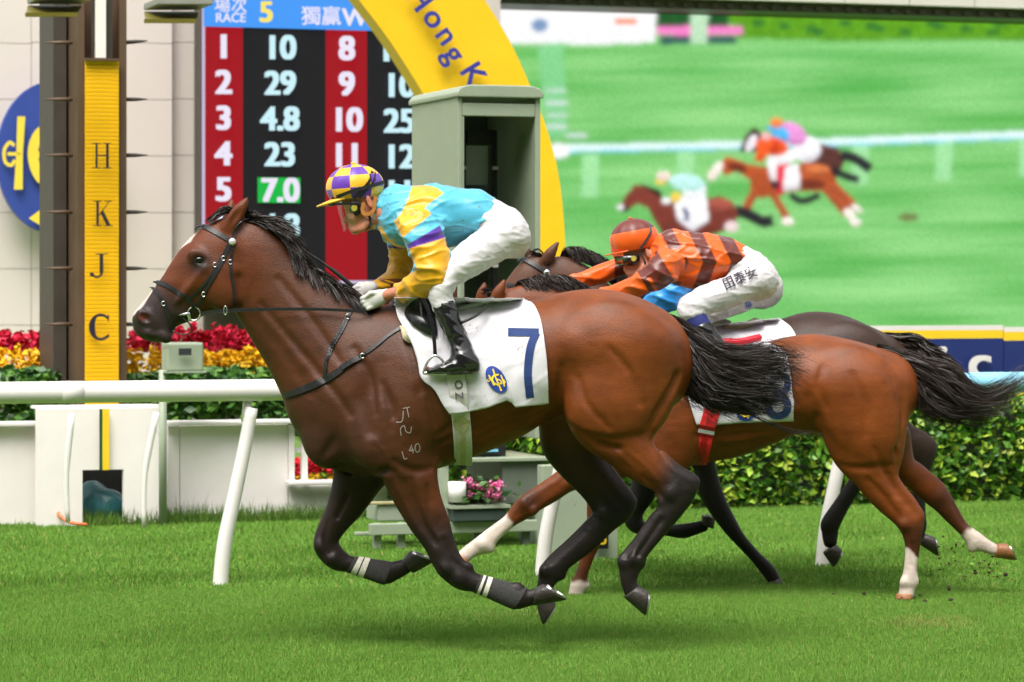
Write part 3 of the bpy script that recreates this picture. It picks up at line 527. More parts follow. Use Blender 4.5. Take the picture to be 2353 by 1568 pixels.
# ---------------------------------------------------------------- odds board
def emitm(name, c, s=1.0, noise=None): return mat(name, c, .4, emit=s, var=noise or 0, scale=3)
RL = .515; lb = part_of(720, RL, 'large electronic odds board with red and black columns of numbers', 'screen', 'odds_board'); slab_o('cabinet', 462, 1100, -140, 652, RL * .99, .35, M_dark, lb, z0=E(470, 652, RL)[2])
EW = emitm('lit white', srgb(238, 232, 250), 1.0); EC = emitm('lit pale cyan', srgb(206, 244, 252), 1.0); ER = emitm('lit red', srgb(172, 12, 30), .9); EK = emitm('unlit screen', srgb(32, 31, 36), .8); EB = emitm('lit blue', srgb(72, 156, 250), 1.0); EY = emitm('lit yellow', srgb(252, 232, 110), 1.0); EG = emitm('lit green', srgb(24, 186, 70), 1.0); EL = emitm('lit lavender edge', srgb(214, 200, 232), .9)
def sheet(name, x0, x1, y0, y1, r, m, parent): a = E(x0, y0, r); b = E(x1, y0, r); z1 = E(x0, y1, r)[2]; b[2] = a[2]; c = b.copy(); d = a.copy(); c[2] = d[2] = z1; return mk(name, [a, b, c, d], [[3, 2, 1, 0]], m, parent, smooth=False)
sheet('screen_edge', 464, 471, -120, 645, RL, EL, lb); sheet('screen_edge', 464, 1100, 645, 652, RL, EL, lb); sheet('header', 468, 1100, -120, 61, RL * 1.0005, EB, lb)
for x0, x1, m in ((471, 558, ER), (558.2, 748, EK), (748.2, 843, ER), (843.2, 1100, EK)): sheet('column', x0, x1, 61.2, 644.8, RL, m, lb)
def word(txt, px, py, hpx, r, m, parent, bold=.03, sq=1.0, rot=0.0, name='lettering'):
    V, Fc = lettering(None, txt, 0, 0, 0, 1.0, None, None); V[:, 0] *= sq; c, s = math.cos(rot), math.sin(rot); VV = []; FF = []
    for k, (ox, oy) in enumerate(((0, 0), (-1, -.5), (1, .5), (-1, .5), (1, -.5))):
        q = V[:, :2] + [ox * bold, oy * bold]; q = np.stack([q[:, 0] * c - q[:, 1] * s, q[:, 0] * s + q[:, 1] * c], 1) * hpx; FF += [[i + len(VV) for i in f] for f in Fc]; VV += [E(px + x, py - y, r * (1 + .00012 * k)) for x, y in q]
    return mk(name, VV, FF, m, parent, smooth=False)
rf = RL * 1.002
for i, (n_, v, n2, v2) in enumerate((('1', '10', '8', '16'), ('2', '29', '9', '10.'), ('3', '4.8', '10', '25'), ('4', '23', '11', '12'), ('5', '7.0', '12', '11'), ('6', '4.8', ' ', '37'), ('7', '9', '', ''))):
    y = 108 + i * 82
    if v == '7.0': sheet('highlight', 592, 690, y - 28, y + 30, RL * 1.001, EG, lb)
    if i == 6: sheet('highlight', 636, 690, y - 26, y + 22, RL * 1.001, emitm('lit scarlet', srgb(232, 40, 60), 1.0), lb)
    if not n2: word(v, 663, y - 2, 44, rf, EW, lb); continue
    word(n_, 514, y + 2, 76, rf, EW, lb, .045); word(v, 644, y + 4, 76, rf, EW if v == '7.0' else EC, lb, .042, .95); n2.strip() and word(n2, 797, y + 6, 76, rf, EW, lb, .045, .95); word(v2, {'10.': 926, '16': 906}.get(v2, 918), y + 9, 76, rf, EC, lb, .042, .95)
word('場次', 530, 14, 38, rf, EW, lb, .012); word('RACE', 530, 42, 30, rf, EW, lb, .02, .95); word('5', 612, 30, 66, rf, EY, lb, .04); word('獨贏', 738, 40, 46, rf, EW, lb, .015); word('WIN', 845, 42, 56, rf, EW, lb, .03)
# ---------------------------------------------------------------- yellow arch
M_arch = mat('yellow arch cladding', srgb(252, 200, 22), .5, var=.05, scale=3, dirt=srgb(150, 120, 40), dscale=5, damt=.14); M_let = mat('blue lettering', srgb(52, 58, 150), .5, var=.05); RA = .62
inn = crom([(690, -140), (765, -72), (826, 2), (889, 85), (941, 164), (990, 248), (1050, 375), (1095, 540), (1120, 800), (1125, 1050)], 5); out = crom([(985, -140), (1055, -75), (1115, 2), (1180, 112), (1240, 252), (1272, 350), (1290, 450), (1301, 600), (1308, 800), (1310, 1050)], 5); n = len(inn); V = [E(x, y, RA) for x, y in inn] + [E(x, y, RA) for x, y in out]; V += [v + Vd * .30 for v in V]
Fc = [[i, i + 1, n + i + 1, n + i] for i in range(n - 1)] + [[2 * n + i, 3 * n + i, 3 * n + i + 1, 2 * n + i + 1] for i in range(n - 1)] + [[i, 2 * n + i, 2 * n + i + 1, i + 1] for i in range(n - 1)] + [[n + i, n + i + 1, 3 * n + i + 1, 3 * n + i] for i in range(n - 1)]
ar = mk('arch', V, Fc, M_arch, smooth=False, base=G0(1250, RA)); tag(ar, 'huge curved yellow arch with dark blue lettering behind the booth', 'arch')
for ch, x, y, rt in (('H', 962, -2, -.93), ('o', 998, 42, -.95), ('n', 1026, 82, -.96), ('g', 1044, 124, -.98), ('K', 1086, 172, -1.02), ('o', 1112, 214, -1.05), ('n', 1134, 256, -1.08), ('g', 1146, 296, -1.1)): word(ch, x, y, 74, RA * 1.003, M_let, ar, .022, 1.0, rt, 'letter')
# ---------------------------------------------------------------- big video screen
RV = .46; vs = part_of(1800, RV, 'giant video screen showing the same race from the side', 'screen', 'video_screen'); slab_o('cabinet', 1060, 3200, 14, 790, RV * .992, .5, M_dark, vs, z0=E(1100, 800, RV)[2], z1=E(1100, -8, RV)[2])
def pin(x, y, q):
    ins = np.zeros(x.shape, bool); j = len(q) - 1
    for i in range(len(q)):
        ins ^= ((q[i][1] > y) != (q[j][1] > y)) & (x < (q[j][0] - q[i][0]) * (y - q[i][1]) / (q[j][1] - q[i][1] + 1e-9) + q[i][0]); j = i
    return ins
# the broadcast picture: colours of the lit pixels, softened like the camera pan
gx_, gy_ = np.meshgrid(np.arange(1075, 2900, 3.0), np.arange(0, 792, 3.0), indexing='ij'); Tv = lambda *q: [(1206 + .4873 * x, .4873 * y) for x, y in q]; IMG = np.empty(gx_.shape + (3,))
st = vnoise(np.stack([gx_.ravel() / 260, gy_.ravel() / 22, 0 * gx_.ravel()], 1), 1.4, 5).reshape(gx_.shape); st2 = vnoise(np.stack([gx_.ravel() / 90, gy_.ravel() / 9, 0 * gx_.ravel()], 1), 1.5, 6).reshape(gx_.shape); tl = np.clip(.5 + .34 * st + .42 * st2, 0, 1)[..., None]; IMG[:] = np.array(srgb(88, 176, 80)) * (1 - tl) + np.array(srgb(150, 216, 136)) * tl
SHD = .08
def lay(c, *polys, n=0.0):
    for q in polys:
        m = pin(gx_, gy_, q)
        if not m.any(): continue
        yy = gy_[m]; g_ = (yy.mean() - yy) / (np.ptp(yy) + 1); pt = vnoise(np.stack([gx_[m] / 9, yy / 9, 0 * yy], 1), 1.6, 3); v = np.array(srgb(*c))[None] * (1 + SHD * g_ + .5 * SHD * pt + n * rng.normal(size=len(yy)))[:, None]; IMG[m] = np.clip(v, 0, 1)
def bl(cx, cy, rx, ry, a=0.0): return Tv(*[(cx + rx * math.cos(t) * math.cos(a) - ry * math.sin(t) * math.sin(a), cy + rx * math.cos(t) * math.sin(a) + ry * math.sin(t) * math.cos(a)) for t in np.linspace(0, 6.2832, 20, endpoint=False)])
def sk(w, *q): return [Tv(*p) for p in stroke(list(q), w, 5)]
def blurimg(k):
    global IMG
    for _ in range(k):
        for ax in (0, 1):
            Pd = np.concatenate([np.take(IMG, [0], ax), IMG, np.take(IMG, [-1], ax)], ax); n_ = IMG.shape[ax]; IMG = .25 * np.take(Pd, range(0, n_), ax) + .5 * np.take(Pd, range(1, n_ + 1), ax) + .25 * np.take(Pd, range(2, n_ + 2), ax)
lay((96, 160, 36), Tv((940, 40), (2500, 90), (2500, 196), (2000, 186), (1500, 194), (1000, 180)), n=.35); lay((52, 118, 50), *[bl(1100 + i * 95 + 30 * (i % 3), 110 + 14 * (i % 4), 30, 16) for i in range(13)]); lay((36, 90, 44), Tv((620, 30), (960, 40), (960, 150), (620, 130)), n=.3); lay((250, 250, 252), Tv((-300, 0), (620, 20), (615, 200), (350, 212), (0, 205), (-300, 200))); lay((255, 130, 205), Tv((620, 128), (780, 122), (1030, 126), (1026, 160), (780, 170), (620, 162))); lay((52, 92, 92), Tv((636, 172), (990, 172), (1000, 205), (640, 210))); lay((190, 226, 190), Tv((778, 40), (865, 40), (862, 205), (780, 205))); lay((250, 120, 60), Tv((425, 88), (530, 92), (530, 116), (425, 112))); lay((120, 150, 190), bl(70, 120, 40, 34))
lay((160, 224, 160), *[Tv((x, y), (x + 78, y), (x + 72, y + h), (x - 6, y + h)) for x, y, h in ((272, 730, 200), (722, 715, 130), (1545, 680, 190), (1940, 670, 185), (2335, 650, 185))]); lay((178, 214, 206), *[Tv((95 + o, y), (195 + o, y), (195 + o, y + 16), (95 + o, y + 16)) for y, o in ((420, 0), (478, 5), (538, 8), (590, 4), (632, 100))]); lay((130, 206, 140), Tv((60, 220), (180, 200), (200, 640), (110, 660))); lay((214, 226, 226), *[Tv((95 + o, y), (195 + o, y), (195 + o, y + 16), (95 + o, y + 16)) for y, o in ((420, 0), (478, 5), (538, 8), (590, 4), (632, 100))])
for q in stroke([(110, 702), (700, 690), (1030, 684), (1600, 664), (2500, 630)], 34, 6): lay((232, 254, 255), Tv(*q))
for q in stroke([(110, 718), (700, 706), (1030, 700), (1600, 680), (2500, 646)], 10, 6): lay((130, 214, 244), Tv(*q))
lay((252, 252, 255), bl(160, 712, 52, 36)); lay((112, 120, 70), bl(1810, 1025, 50, 18)); blurimg(2)
# rear horse and rider
SHD = .42
lay((92, 52, 48), Tv((1300, 700), (1400, 680), (1480, 700), (1510, 760), (1470, 840), (1320, 840))); [lay((44, 40, 48), q) for q in sk(48, (1490, 730), (1560, 750), (1630, 800)) + sk(30, (1250, 920), (1310, 950), (1390, 920))]; lay((66, 40, 40), Tv((1010, 720), (1040, 640), (1080, 600), (1130, 640), (1110, 720))); lay((244, 236, 244), bl(1068, 676, 22, 44, .5)); lay((250, 246, 252), bl(1330, 705, 66, 62)); lay((232, 150, 214), bl(1262, 632, 72, 50, .5)); lay((80, 176, 232), bl(1205, 640, 42, 42, .6), bl(1165, 606, 26, 12)); lay((250, 138, 70), bl(1186, 580, 30, 24))
# middle chestnut and orange rider
[lay((40, 36, 44), q) for q in sk(36, (1440, 800), (1500, 825), (1575, 850))]; lay((182, 84, 44), Tv((920, 770), (955, 738), (1060, 776), (1150, 790), (1330, 768), (1420, 780), (1470, 850), (1460, 910), (1400, 900), (1250, 905), (1110, 935), (1060, 930), (1065, 850), (1000, 810), (940, 830))); [lay((176, 84, 48), q) for q in sk(40, (1090, 900), (1060, 950), (1035, 1000)) + sk(34, (1170, 920), (1205, 975), (1235, 1030)) + sk(56, (1420, 880), (1480, 950), (1520, 1000)) + sk(40, (1450, 870), (1510, 930), (1550, 970))]; lay((120, 50, 34), bl(1000, 790, 50, 22, .3), bl(1330, 870, 90, 26)); lay((214, 120, 70), bl(1380, 800, 60, 20)); lay((252, 236, 226), bl(1240, 1045, 28, 20), bl(1530, 1010, 32, 22, .8), bl(1565, 985, 30, 16, .6), bl(1560, 1050, 26, 20), bl(898, 808, 22, 56, .6)); lay((250, 246, 250), Tv((1200, 790), (1292, 770), (1300, 890), (1215, 905))); lay((224, 40, 66), Tv((1188, 780), (1258, 770), (1225, 800), (1215, 920), (1185, 920))); lay((252, 250, 252), bl(1220, 740, 78, 36, -.2), Tv((1140, 760), (1185, 760), (1190, 850), (1160, 850))); lay((60, 40, 50), Tv((1160, 850), (1195, 850), (1200, 890), (1165, 890))); lay((246, 92, 40), bl(1165, 690, 78, 44, .2), Tv((1080, 760), (1100, 700), (1150, 720), (1120, 765))); lay((208, 66, 32), bl(1180, 700, 20, 38, .3)); lay((250, 190, 190), bl(1135, 642, 25, 20))
# leading bay and rider in cyan
[lay((40, 36, 44), q) for q in sk(52, (990, 990), (1060, 1015), (1120, 1045), (1170, 1040))]; lay((124, 56, 46), Tv((440, 990), (470, 930), (520, 870), (600, 890), (660, 940), (760, 960), (860, 938), (920, 924), (985, 960), (1005, 1010), (990, 1070), (900, 1105), (780, 1130), (660, 1130), (610, 1040), (580, 980), (530, 960), (490, 990))); lay((168, 84, 70), bl(920, 965, 60, 30)); lay((30, 26, 30), Tv((530, 862), (640, 900), (650, 940), (590, 900)), bl(470, 985, 22, 14)); lay((236, 226, 232), bl(450, 978, 18, 14)); lay((252, 250, 255), Tv((700, 930), (855, 920), (868, 1040), (790, 1092), (720, 1040))); [lay((60, 70, 120), q) for q in sk(22, (745, 985), (765, 1010), (762, 1040))]; lay((248, 252, 255), bl(800, 900, 56, 46, -.4), Tv((730, 930), (780, 930), (770, 985), (735, 985))); lay((196, 246, 238), bl(765, 862, 84, 40, .1)); lay((246, 208, 80), bl(712, 932, 26, 24), bl(640, 858, 26, 12)); lay((250, 226, 214), bl(656, 832, 34, 24)); lay((252, 250, 250), bl(668, 948, 22, 18)); lay((238, 214, 214), bl(975, 1070, 34, 26))
blurimg(4); IMG = np.clip(IMG * 1.12 * (1 + .05 * rng.normal(size=IMG.shape[:2] + (1,))), 0, 1)
M_sg = mat('broadcast picture', attr=True, emit=1.0, var=0, rough=.3); A_ = np.array([E(x, 0, RV) for x in gx_[:, 0]]); z1_ = E(1100, 0, RV)[2]; z0_ = E(1100, 790, RV)[2]; zz = CH - (gy_[0] - HY) / (RV * Sr(1750)); Vv = np.empty(gx_.shape + (3,)); Vv[..., 0] = A_[:, None, 0]; Vv[..., 1] = A_[:, None, 1]
SS = RV * Sr(gx_); Vv[..., 2] = CH - (gy_ - HY) / SS; i, j = np.meshgrid(np.arange(gx_.shape[0] - 1), np.arange(gx_.shape[1] - 1), indexing='ij'); q = (i * gx_.shape[1] + j).ravel(); w = gx_.shape[1]
mk('picture', Vv.reshape(-1, 3), np.stack([q, q + 1, q + w + 1, q + w], 1), M_sg, vs, col=IMG.reshape(-1, 3), smooth=False)
# beam along the top of the screen
bm = part_of(1800, .47, 'light grey panelled canopy beam along the top of the video screen', 'beam', 'canopy_beam'); M_gp = mat('light grey cladding', srgb(206, 200, 194), .5, var=.04, scale=2); zl = E(2353, 44, .47)[2]; zh = zl + .28
slab_o('soffit', 1040, 3200, 0, 0, .4705, .9, M_dark, bm, z0=zl, z1=zl + .115)
for i in range(14): slab_o('cladding', 1040 + i * 150 + 1, 1040 + (i + 1) * 150 - 1, 0, 0, .4725, .8, M_gp, bm, z0=zl + .12, z1=zl + 1.7)
for i in range(60): slab_o('rivet', 1060 + i * 34, 1072 + i * 34, 0, 0, .4712, .02, M_dark, bm, z0=zl + .03, z1=zl + .07)
# ---------------------------------------------------------------- navy advertising board
RN = .72; ad = part_of(2150, RN, 'navy advertising board with white letters and yellow borders above the hedge', 'board', 'advertising_board'); M_navb = mat('navy board', srgb(32, 48, 110), .45, var=.06, scale=3)
for nm, y0, y1, m, d_ in (('border', 752, 763, M_white, .05), ('border', 763, 783, M_yelp, .045), ('field', 783, 903, M_navb, .04), ('border', 903, 920, M_yelp, .045), ('border', 920, 945, M_white, .05)): slab_o(nm, 1420, 2305, y0, y1, RN, d_, m, ad); slab_o(nm, 2307, 3000, y0, y1, RN, d_, m, ad)
for ch, x, y in (('i', 2166, 836), ('c', 2252, 836), ('a', 2420, 836)): word(ch, x, y, 112, RN * 1.002, M_white, ad, .03, 1.15, 0, 'letter')
MB().box(G0(1420, .715), G0(3000, .715) - G0(1420, .715), Vd * .1, ZU * (E(2200, 930, .715)[2])).build('backing', M_dark, ad)
# ---------------------------------------------------------------- sage green camera booth with shelf, bench and flowers
RB = .90; bo = part_of(1100, RB, 'tall sage green metal camera booth with an open black framed front', 'booth', 'camera_booth'); bz = lambda y: E(1145, y, RB)[2]; a0 = G0(1052, RB); a1 = G0(1242, RB); W_ = np.linalg.norm(a1 - a0); Dp = 1.05
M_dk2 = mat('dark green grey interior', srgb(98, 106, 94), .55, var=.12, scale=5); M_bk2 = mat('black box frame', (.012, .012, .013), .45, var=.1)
def bbox(name, u0, u1, v0, v1, z0, z1, m, par=bo, bevel=.006): return MB().box(a0 + U * u0 + Vd * v0 + ZU * z0, U * (u1 - u0), Vd * (v1 - v0), ZU * (z1 - z0)).build(name, m, par, bevel=bevel)
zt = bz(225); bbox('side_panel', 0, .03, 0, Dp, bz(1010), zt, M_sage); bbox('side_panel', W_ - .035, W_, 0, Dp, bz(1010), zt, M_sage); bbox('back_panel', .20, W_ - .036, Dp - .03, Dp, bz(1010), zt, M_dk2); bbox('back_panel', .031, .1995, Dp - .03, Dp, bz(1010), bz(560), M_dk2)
bbox('front_frame', .031, W_ - .036, 0, .04, bz(268), bz(238), M_sage); bbox('front_frame', .0305, .045, .002, .05, bz(1010), bz(269), M_sage); bbox('inner_frame', 0.190, 0.215, .5, .54, bz(1010), bz(290), M_bk2); bbox('inner_frame', 0.400, 0.430, .5, .54, bz(1010), bz(290), M_bk2); bbox('inner_frame', 0.216, 0.399, .5, .54, bz(325), bz(290), M_bk2); bbox('monitor', 0.218, 0.398, .56, .60, bz(600), bz(420), mat('dark monitor glass', (.05, .07, .08), .15, var=.1), bevel=0); bbox('rear_pane', 0.218, 0.398, .60, .62, bz(419), bz(326), mat('pale rear pane', srgb(196, 206, 204), .3, var=.1), bevel=0)
for y in (380, 470, 540, 610): bbox('tape', .185, .22, .49, .499, bz(y + 4), bz(y - 4), M_white, bevel=0); bbox('tape', .395, .435, .49, .499, bz(y + 4), bz(y - 4), M_white, bevel=0)
for y in (520, 590): bbox('shelf', .44, W_ - .037, .3, .7, bz(y + 3), bz(y - 3), M_sage, bevel=0)
cvx = [a0 + U * (-.015) + ZU * zt]; prof = [(0, 0), (0, .03), (.03, .065), (.09, .08), (W_ + .03 - .09, .08), (W_ + .03 - .03, .065), (W_ + .03, .03), (W_ + .03, 0)]; MB().prism([a0 + U * (q - .015) - Vd * .03 + ZU * (zt + w) for q, w in prof], Vd * (Dp + .06)).build('roof', M_sage, bo, bevel=.008)
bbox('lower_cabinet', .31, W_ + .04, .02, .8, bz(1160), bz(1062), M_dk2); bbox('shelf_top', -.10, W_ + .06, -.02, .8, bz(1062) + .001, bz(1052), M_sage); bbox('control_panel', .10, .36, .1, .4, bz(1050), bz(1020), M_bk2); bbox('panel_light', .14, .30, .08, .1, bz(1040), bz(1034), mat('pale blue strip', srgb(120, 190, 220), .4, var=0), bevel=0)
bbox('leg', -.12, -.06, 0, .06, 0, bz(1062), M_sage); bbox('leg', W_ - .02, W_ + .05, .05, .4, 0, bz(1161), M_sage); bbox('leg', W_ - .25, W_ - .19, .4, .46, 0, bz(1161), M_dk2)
bn = part_of(1020, RB, 'low sage green bench frame with horizontal bars under the booth', 'bench', 'bench_frame')
for i, (y0, y1, v) in enumerate(((1150, 1157, .1), (1196, 1222, -.05), (1224, 1232, .3))): bbox('bar', -.60, W_ - .02, v, v + .05, bz(y1), bz(y0), M_sage if i else mat('rusty sage metal', srgb(158, 150, 110), .6, var=.25, scale=8), bn)
for u in (-.56, -.40, .12, W_ - .12): bbox('leg', u, u + .05, .0, .05, 0, bz(1196) + .0, M_sage if u < 0 else M_dk2, bn)
bbox('box', -.50, -.22, .12, .4, bz(1195), bz(1158), M_sage, bn)
M_pot = mat('slate trough', srgb(58, 70, 68), .6, var=.1); tr_ = part_of(1095, .86, 'slate trough of pink flowers on the booth shelf', 'planter', 'flower_trough'); q0 = a0 - Vd * .10
MB().box(q0 + U * -.06 + ZU * bz(1195), U * .36, Vd * .2, ZU * (bz(1165) - bz(1195))).build('trough', M_pot, tr_, bevel=.01); MB().box(q0 + U * -.08 - Vd * .02 + ZU * (bz(1165) + .001), U * .40, Vd * .24, ZU * .02).build('shelf', M_sage, tr_)
r = np.random.default_rng(61); cc0 = q0 + U * .13 + Vd * .1 + ZU * bz(1125); lp = cc0 + r.normal(size=(260, 3)) * [.10, .07, .045] + [0, .03, -.01]; V, T, c, _ = leafmesh(0, 0, lambda a_, b_: lp, .06, [(48, 88, 40), (74, 118, 52)], 62); mk('leaves', V, T, M_leaf, tr_, col=c, smooth=False)
for k in range(15):
    hc = cc0 + np.array([r.uniform(-.14, .16), r.uniform(-.12, .0), r.uniform(-.05, .065)]); fp = hc + r.normal(size=(60, 3)) * [.018, .014, .012]; V, T, c, _ = leafmesh(0, 0, lambda a_, b_: fp, .02, [(240, 120, 176), (250, 150, 196), (226, 96, 156)], 70 + k); mk('flower_head', V, T, M_petal, tr_, col=c, smooth=False)
tag(MB().tube([q0 + U * -.02 + Vd * .05 + ZU * bz(1150), q0 + U * -.02 + Vd * .05 + ZU * bz(1104)], [.055, .06], 18).build('white_pot', M_pvc, smooth=True), 'plain white pot beside the pink flowers on the shelf', 'pot')
sg_ = part_of(1390, .955, 'small sage green distance marker with a yellow figure on black', 'sign', 'marker_sign'); slab_o('post', 1362, 1420, 1165, 1296, .955, .12, M_sage, sg_, z0=0, bevel=.006); slab_o('plate', 1368, 1398, 1218, 1262, .957, .008, M_bk2, sg_); word('5', 1386, 1240, 38, .9585, M_yelp, sg_, .02); slab_o('panel', 1246, 1352, 1070, 1285, .93, .10, M_sage, sg_, z0=0, bevel=.006)
# ---------------------------------------------------------------- the leading bay horse
DA = 14.5
M_coat = mat('horse coat', attr=True, rough=.44, var=.34, scale=8, bump=.24, bscale=150, spec=.32, sheen=0, relief=.09, rscale=4.5, stretch=(.8, 1, 1.6))
M_hoof = mat('hoof horn', (.035, .028, .024), .45, var=.4, scale=30, bump=.3, bscale=90)
M_shoe = mat('aluminium shoe', (.62, .62, .63), .35, metal=1, var=.1)
fa = Field((P(290, 0, DA)[0], DA - .42, .02), (P(1625, 0, DA)[0], DA + .42, 2.16), .0069)
def ca(R, yo=0.0, k=.04, n=6, **kw): fa.chain(*rows(R, DA, yo, n), k=k, **kw)
ca([(1548, 770, 1550, 900, .13), (1520, 722, 1524, 940, .20), (1480, 695, 1482, 955, .245), (1430, 674, 1430, 955, .27), (1372, 664, 1370, 950, .275), (1310, 670, 1305, 945, .26), (1250, 686, 1245, 962, .252), (1180, 698, 1180, 1006, .262),
    (1100, 706, 1100, 1042, .283), (1020, 704, 1030, 1068, .288), (950, 698, 960, 1088, .268), (890, 700, 890, 1098, .235), (840, 716, 820, 1092, .21), (795, 755, 765, 1070, .185), (750, 810, 722, 1036, .15), (715, 870, 696, 985, .105)], cap=.7)
ca([(548, 508, 520, 680, .072), (588, 510, 545, 716, .08), (630, 530, 572, 762, .085), (668, 568, 603, 812, .095), (712, 612, 636, 866, .115), (765, 650, 664, 920, .138), (825, 690, 693, 985, .16), (880, 720, 740, 1030, .175)], k=.05)
# head
ca([(515, 500, 553, 618, .074), (482, 512, 546, 672, .094), (452, 534, 528, 706, .098), (426, 560, 480, 722, .09), (402, 592, 446, 735, .076), (380, 626, 420, 745, .064), (358, 656, 404, 752, .056), (337, 684, 398, 764, .055), (318, 706, 392, 779, .056), (306, 722, 366, 786, .05), (308, 742, 340, 780, .04)], k=.035, cap=.6)
for s in (-1, 1):
    fa.ell(P(512, 655, DA + s * .07), (.135, .04, .10), -.9, k=.03)                  # cheek muscle
    fa.ell(P(452, 588, DA + s * .088), (.045, .012, .03), -.5, k=.03)                 # brow
    fa.ell(P(458, 598, DA + s * .103), (.026, .016, .017), -.35, k=.010, sub=True)     # eye socket
    fa.caps([P(470, 620, DA + s * .096), P(430, 668, DA + s * .082), P(412, 690, DA + s * .07)], [.012, .010, .006], k=.03)
    fa.ell(P(330, 728, DA + s * .05), (.042, .02, .034), -.5, k=.015)                   # nostril rim
    fa.ell(P(333, 732, DA + s * .074), (.029, .03, .021), -.45, k=.008, sub=True)
    fa.ell(P(345, 766, DA + s * .03), (.04, .03, .022), -.3, k=.012); fa.ell(P(375, 772, DA + s * .028), (.045, .03, .03), -.6, k=.014)
    fa.caps([P(352, 764, DA + s * .06), P(380, 744, DA + s * .066), P(408, 728, DA + s * .07)], [.008, .008, .005], k=.008, sub=True)
    fa.caps([P(548, 640, DA + s * .088), P(556, 690, DA + s * .088), P(545, 716, DA + s * .08)], [.007, .009, .006], k=.05, sub=True)   # throat groove
    fa.caps([P(590, 745, DA + s * .10), P(640, 800, DA + s * .125), P(690, 880, DA + s * .165), P(730, 930, DA + s * .2)], [.012, .016, .018, .012], k=.04, sub=True)  # jugular groove
ca([(508, 520, 540, 530, .02), (520, 498, 556, 510, .028), (538, 476, 566, 486, .026), (554, 462, 571, 468, .016), (567, 452, 572, 455, .007)], -.055, k=.02, n=2)
fa.ell(P(540, 500, DA - .088), (.016, .018, .05), -.55, k=.012, sub=True)
ca([(508, 505, 532, 505, .02), (517, 488, 543, 488, .026), (523, 470, 540, 472, .018), (532, 456, 536, 457, .007)], .06, k=.02, n=2)
# near fore, far fore, near hind, far hind
ca([(830, 1000, 985, 990, .06, -.10), (850, 1045, 1003, 1040, .085, -.135), (882, 1105, 1005, 1090, .08, -.145), (904, 1150, 1014, 1142, .068), (939, 1209, 1033, 1196, .056), (974, 1258, 1044, 1240, .049), (994, 1298, 1058, 1275, .049), (1014, 1325, 1076, 1301, .047), (1046, 1350, 1092, 1316, .04), (1080, 1359, 1104, 1321, .035),
    (1110, 1369, 1124, 1328, .032), (1145, 1385, 1162, 1337, .032), (1178, 1399, 1204, 1349, .036), (1198, 1396, 1216, 1357, .031), (1232, 1389, 1236, 1350, .03)], -.14, k=.05)
ca([(790, 1000, 930, 1010, .085), (768, 1060, 905, 1080, .08), (764, 1105, 872, 1125, .07), (750, 1165, 836, 1171, .058), (729, 1218, 796, 1211, .049), (721, 1246, 779, 1240, .046), (729, 1276, 785, 1260, .045), (757, 1303, 802, 1276, .04), (792, 1313, 814, 1280, .034),
    (835, 1327, 851, 1285, .031), (878, 1342, 897, 1292, .036), (903, 1336, 913, 1289, .031), (942, 1316, 928, 1284, .03)], .15, k=.05)
ca([(1296, 790, 1560, 800, .13), (1290, 880, 1563, 876, .128), (1298, 950, 1540, 942, .112), (1325, 1000, 1502, 998, .093), (1385, 1047, 1508, 1030, .074), (1421, 1076, 1534, 1058, .061), (1462, 1102, 1566, 1080, .051), (1500, 1126, 1600, 1102, .045), (1517, 1150, 1599, 1134, .042), (1510, 1170, 1575, 1172, .036),
    (1490, 1190, 1547, 1208, .033), (1455, 1239, 1506, 1256, .031), (1424, 1282, 1477, 1291, .037), (1423, 1315, 1469, 1313, .032), (1428, 1345, 1464, 1336, .03), (1438, 1374, 1470, 1348, .03)], -.15, k=.045)
ca([(1240, 930, 1420, 940, .12), (1238, 985, 1400, 985, .108), (1247, 1030, 1388, 1040, .09), (1288, 1083, 1406, 1086, .072), (1328, 1127, 1438, 1122, .055), (1353, 1161, 1458, 1151, .046), (1360, 1182, 1454, 1180, .042), (1338, 1207, 1415, 1213, .036),
    (1300, 1243, 1367, 1261, .032), (1262, 1278, 1318, 1297, .033), (1240, 1307, 1293, 1317, .037), (1236, 1332, 1277, 1341, .032), (1230, 1362, 1268, 1360, .03)], .14, k=.045)
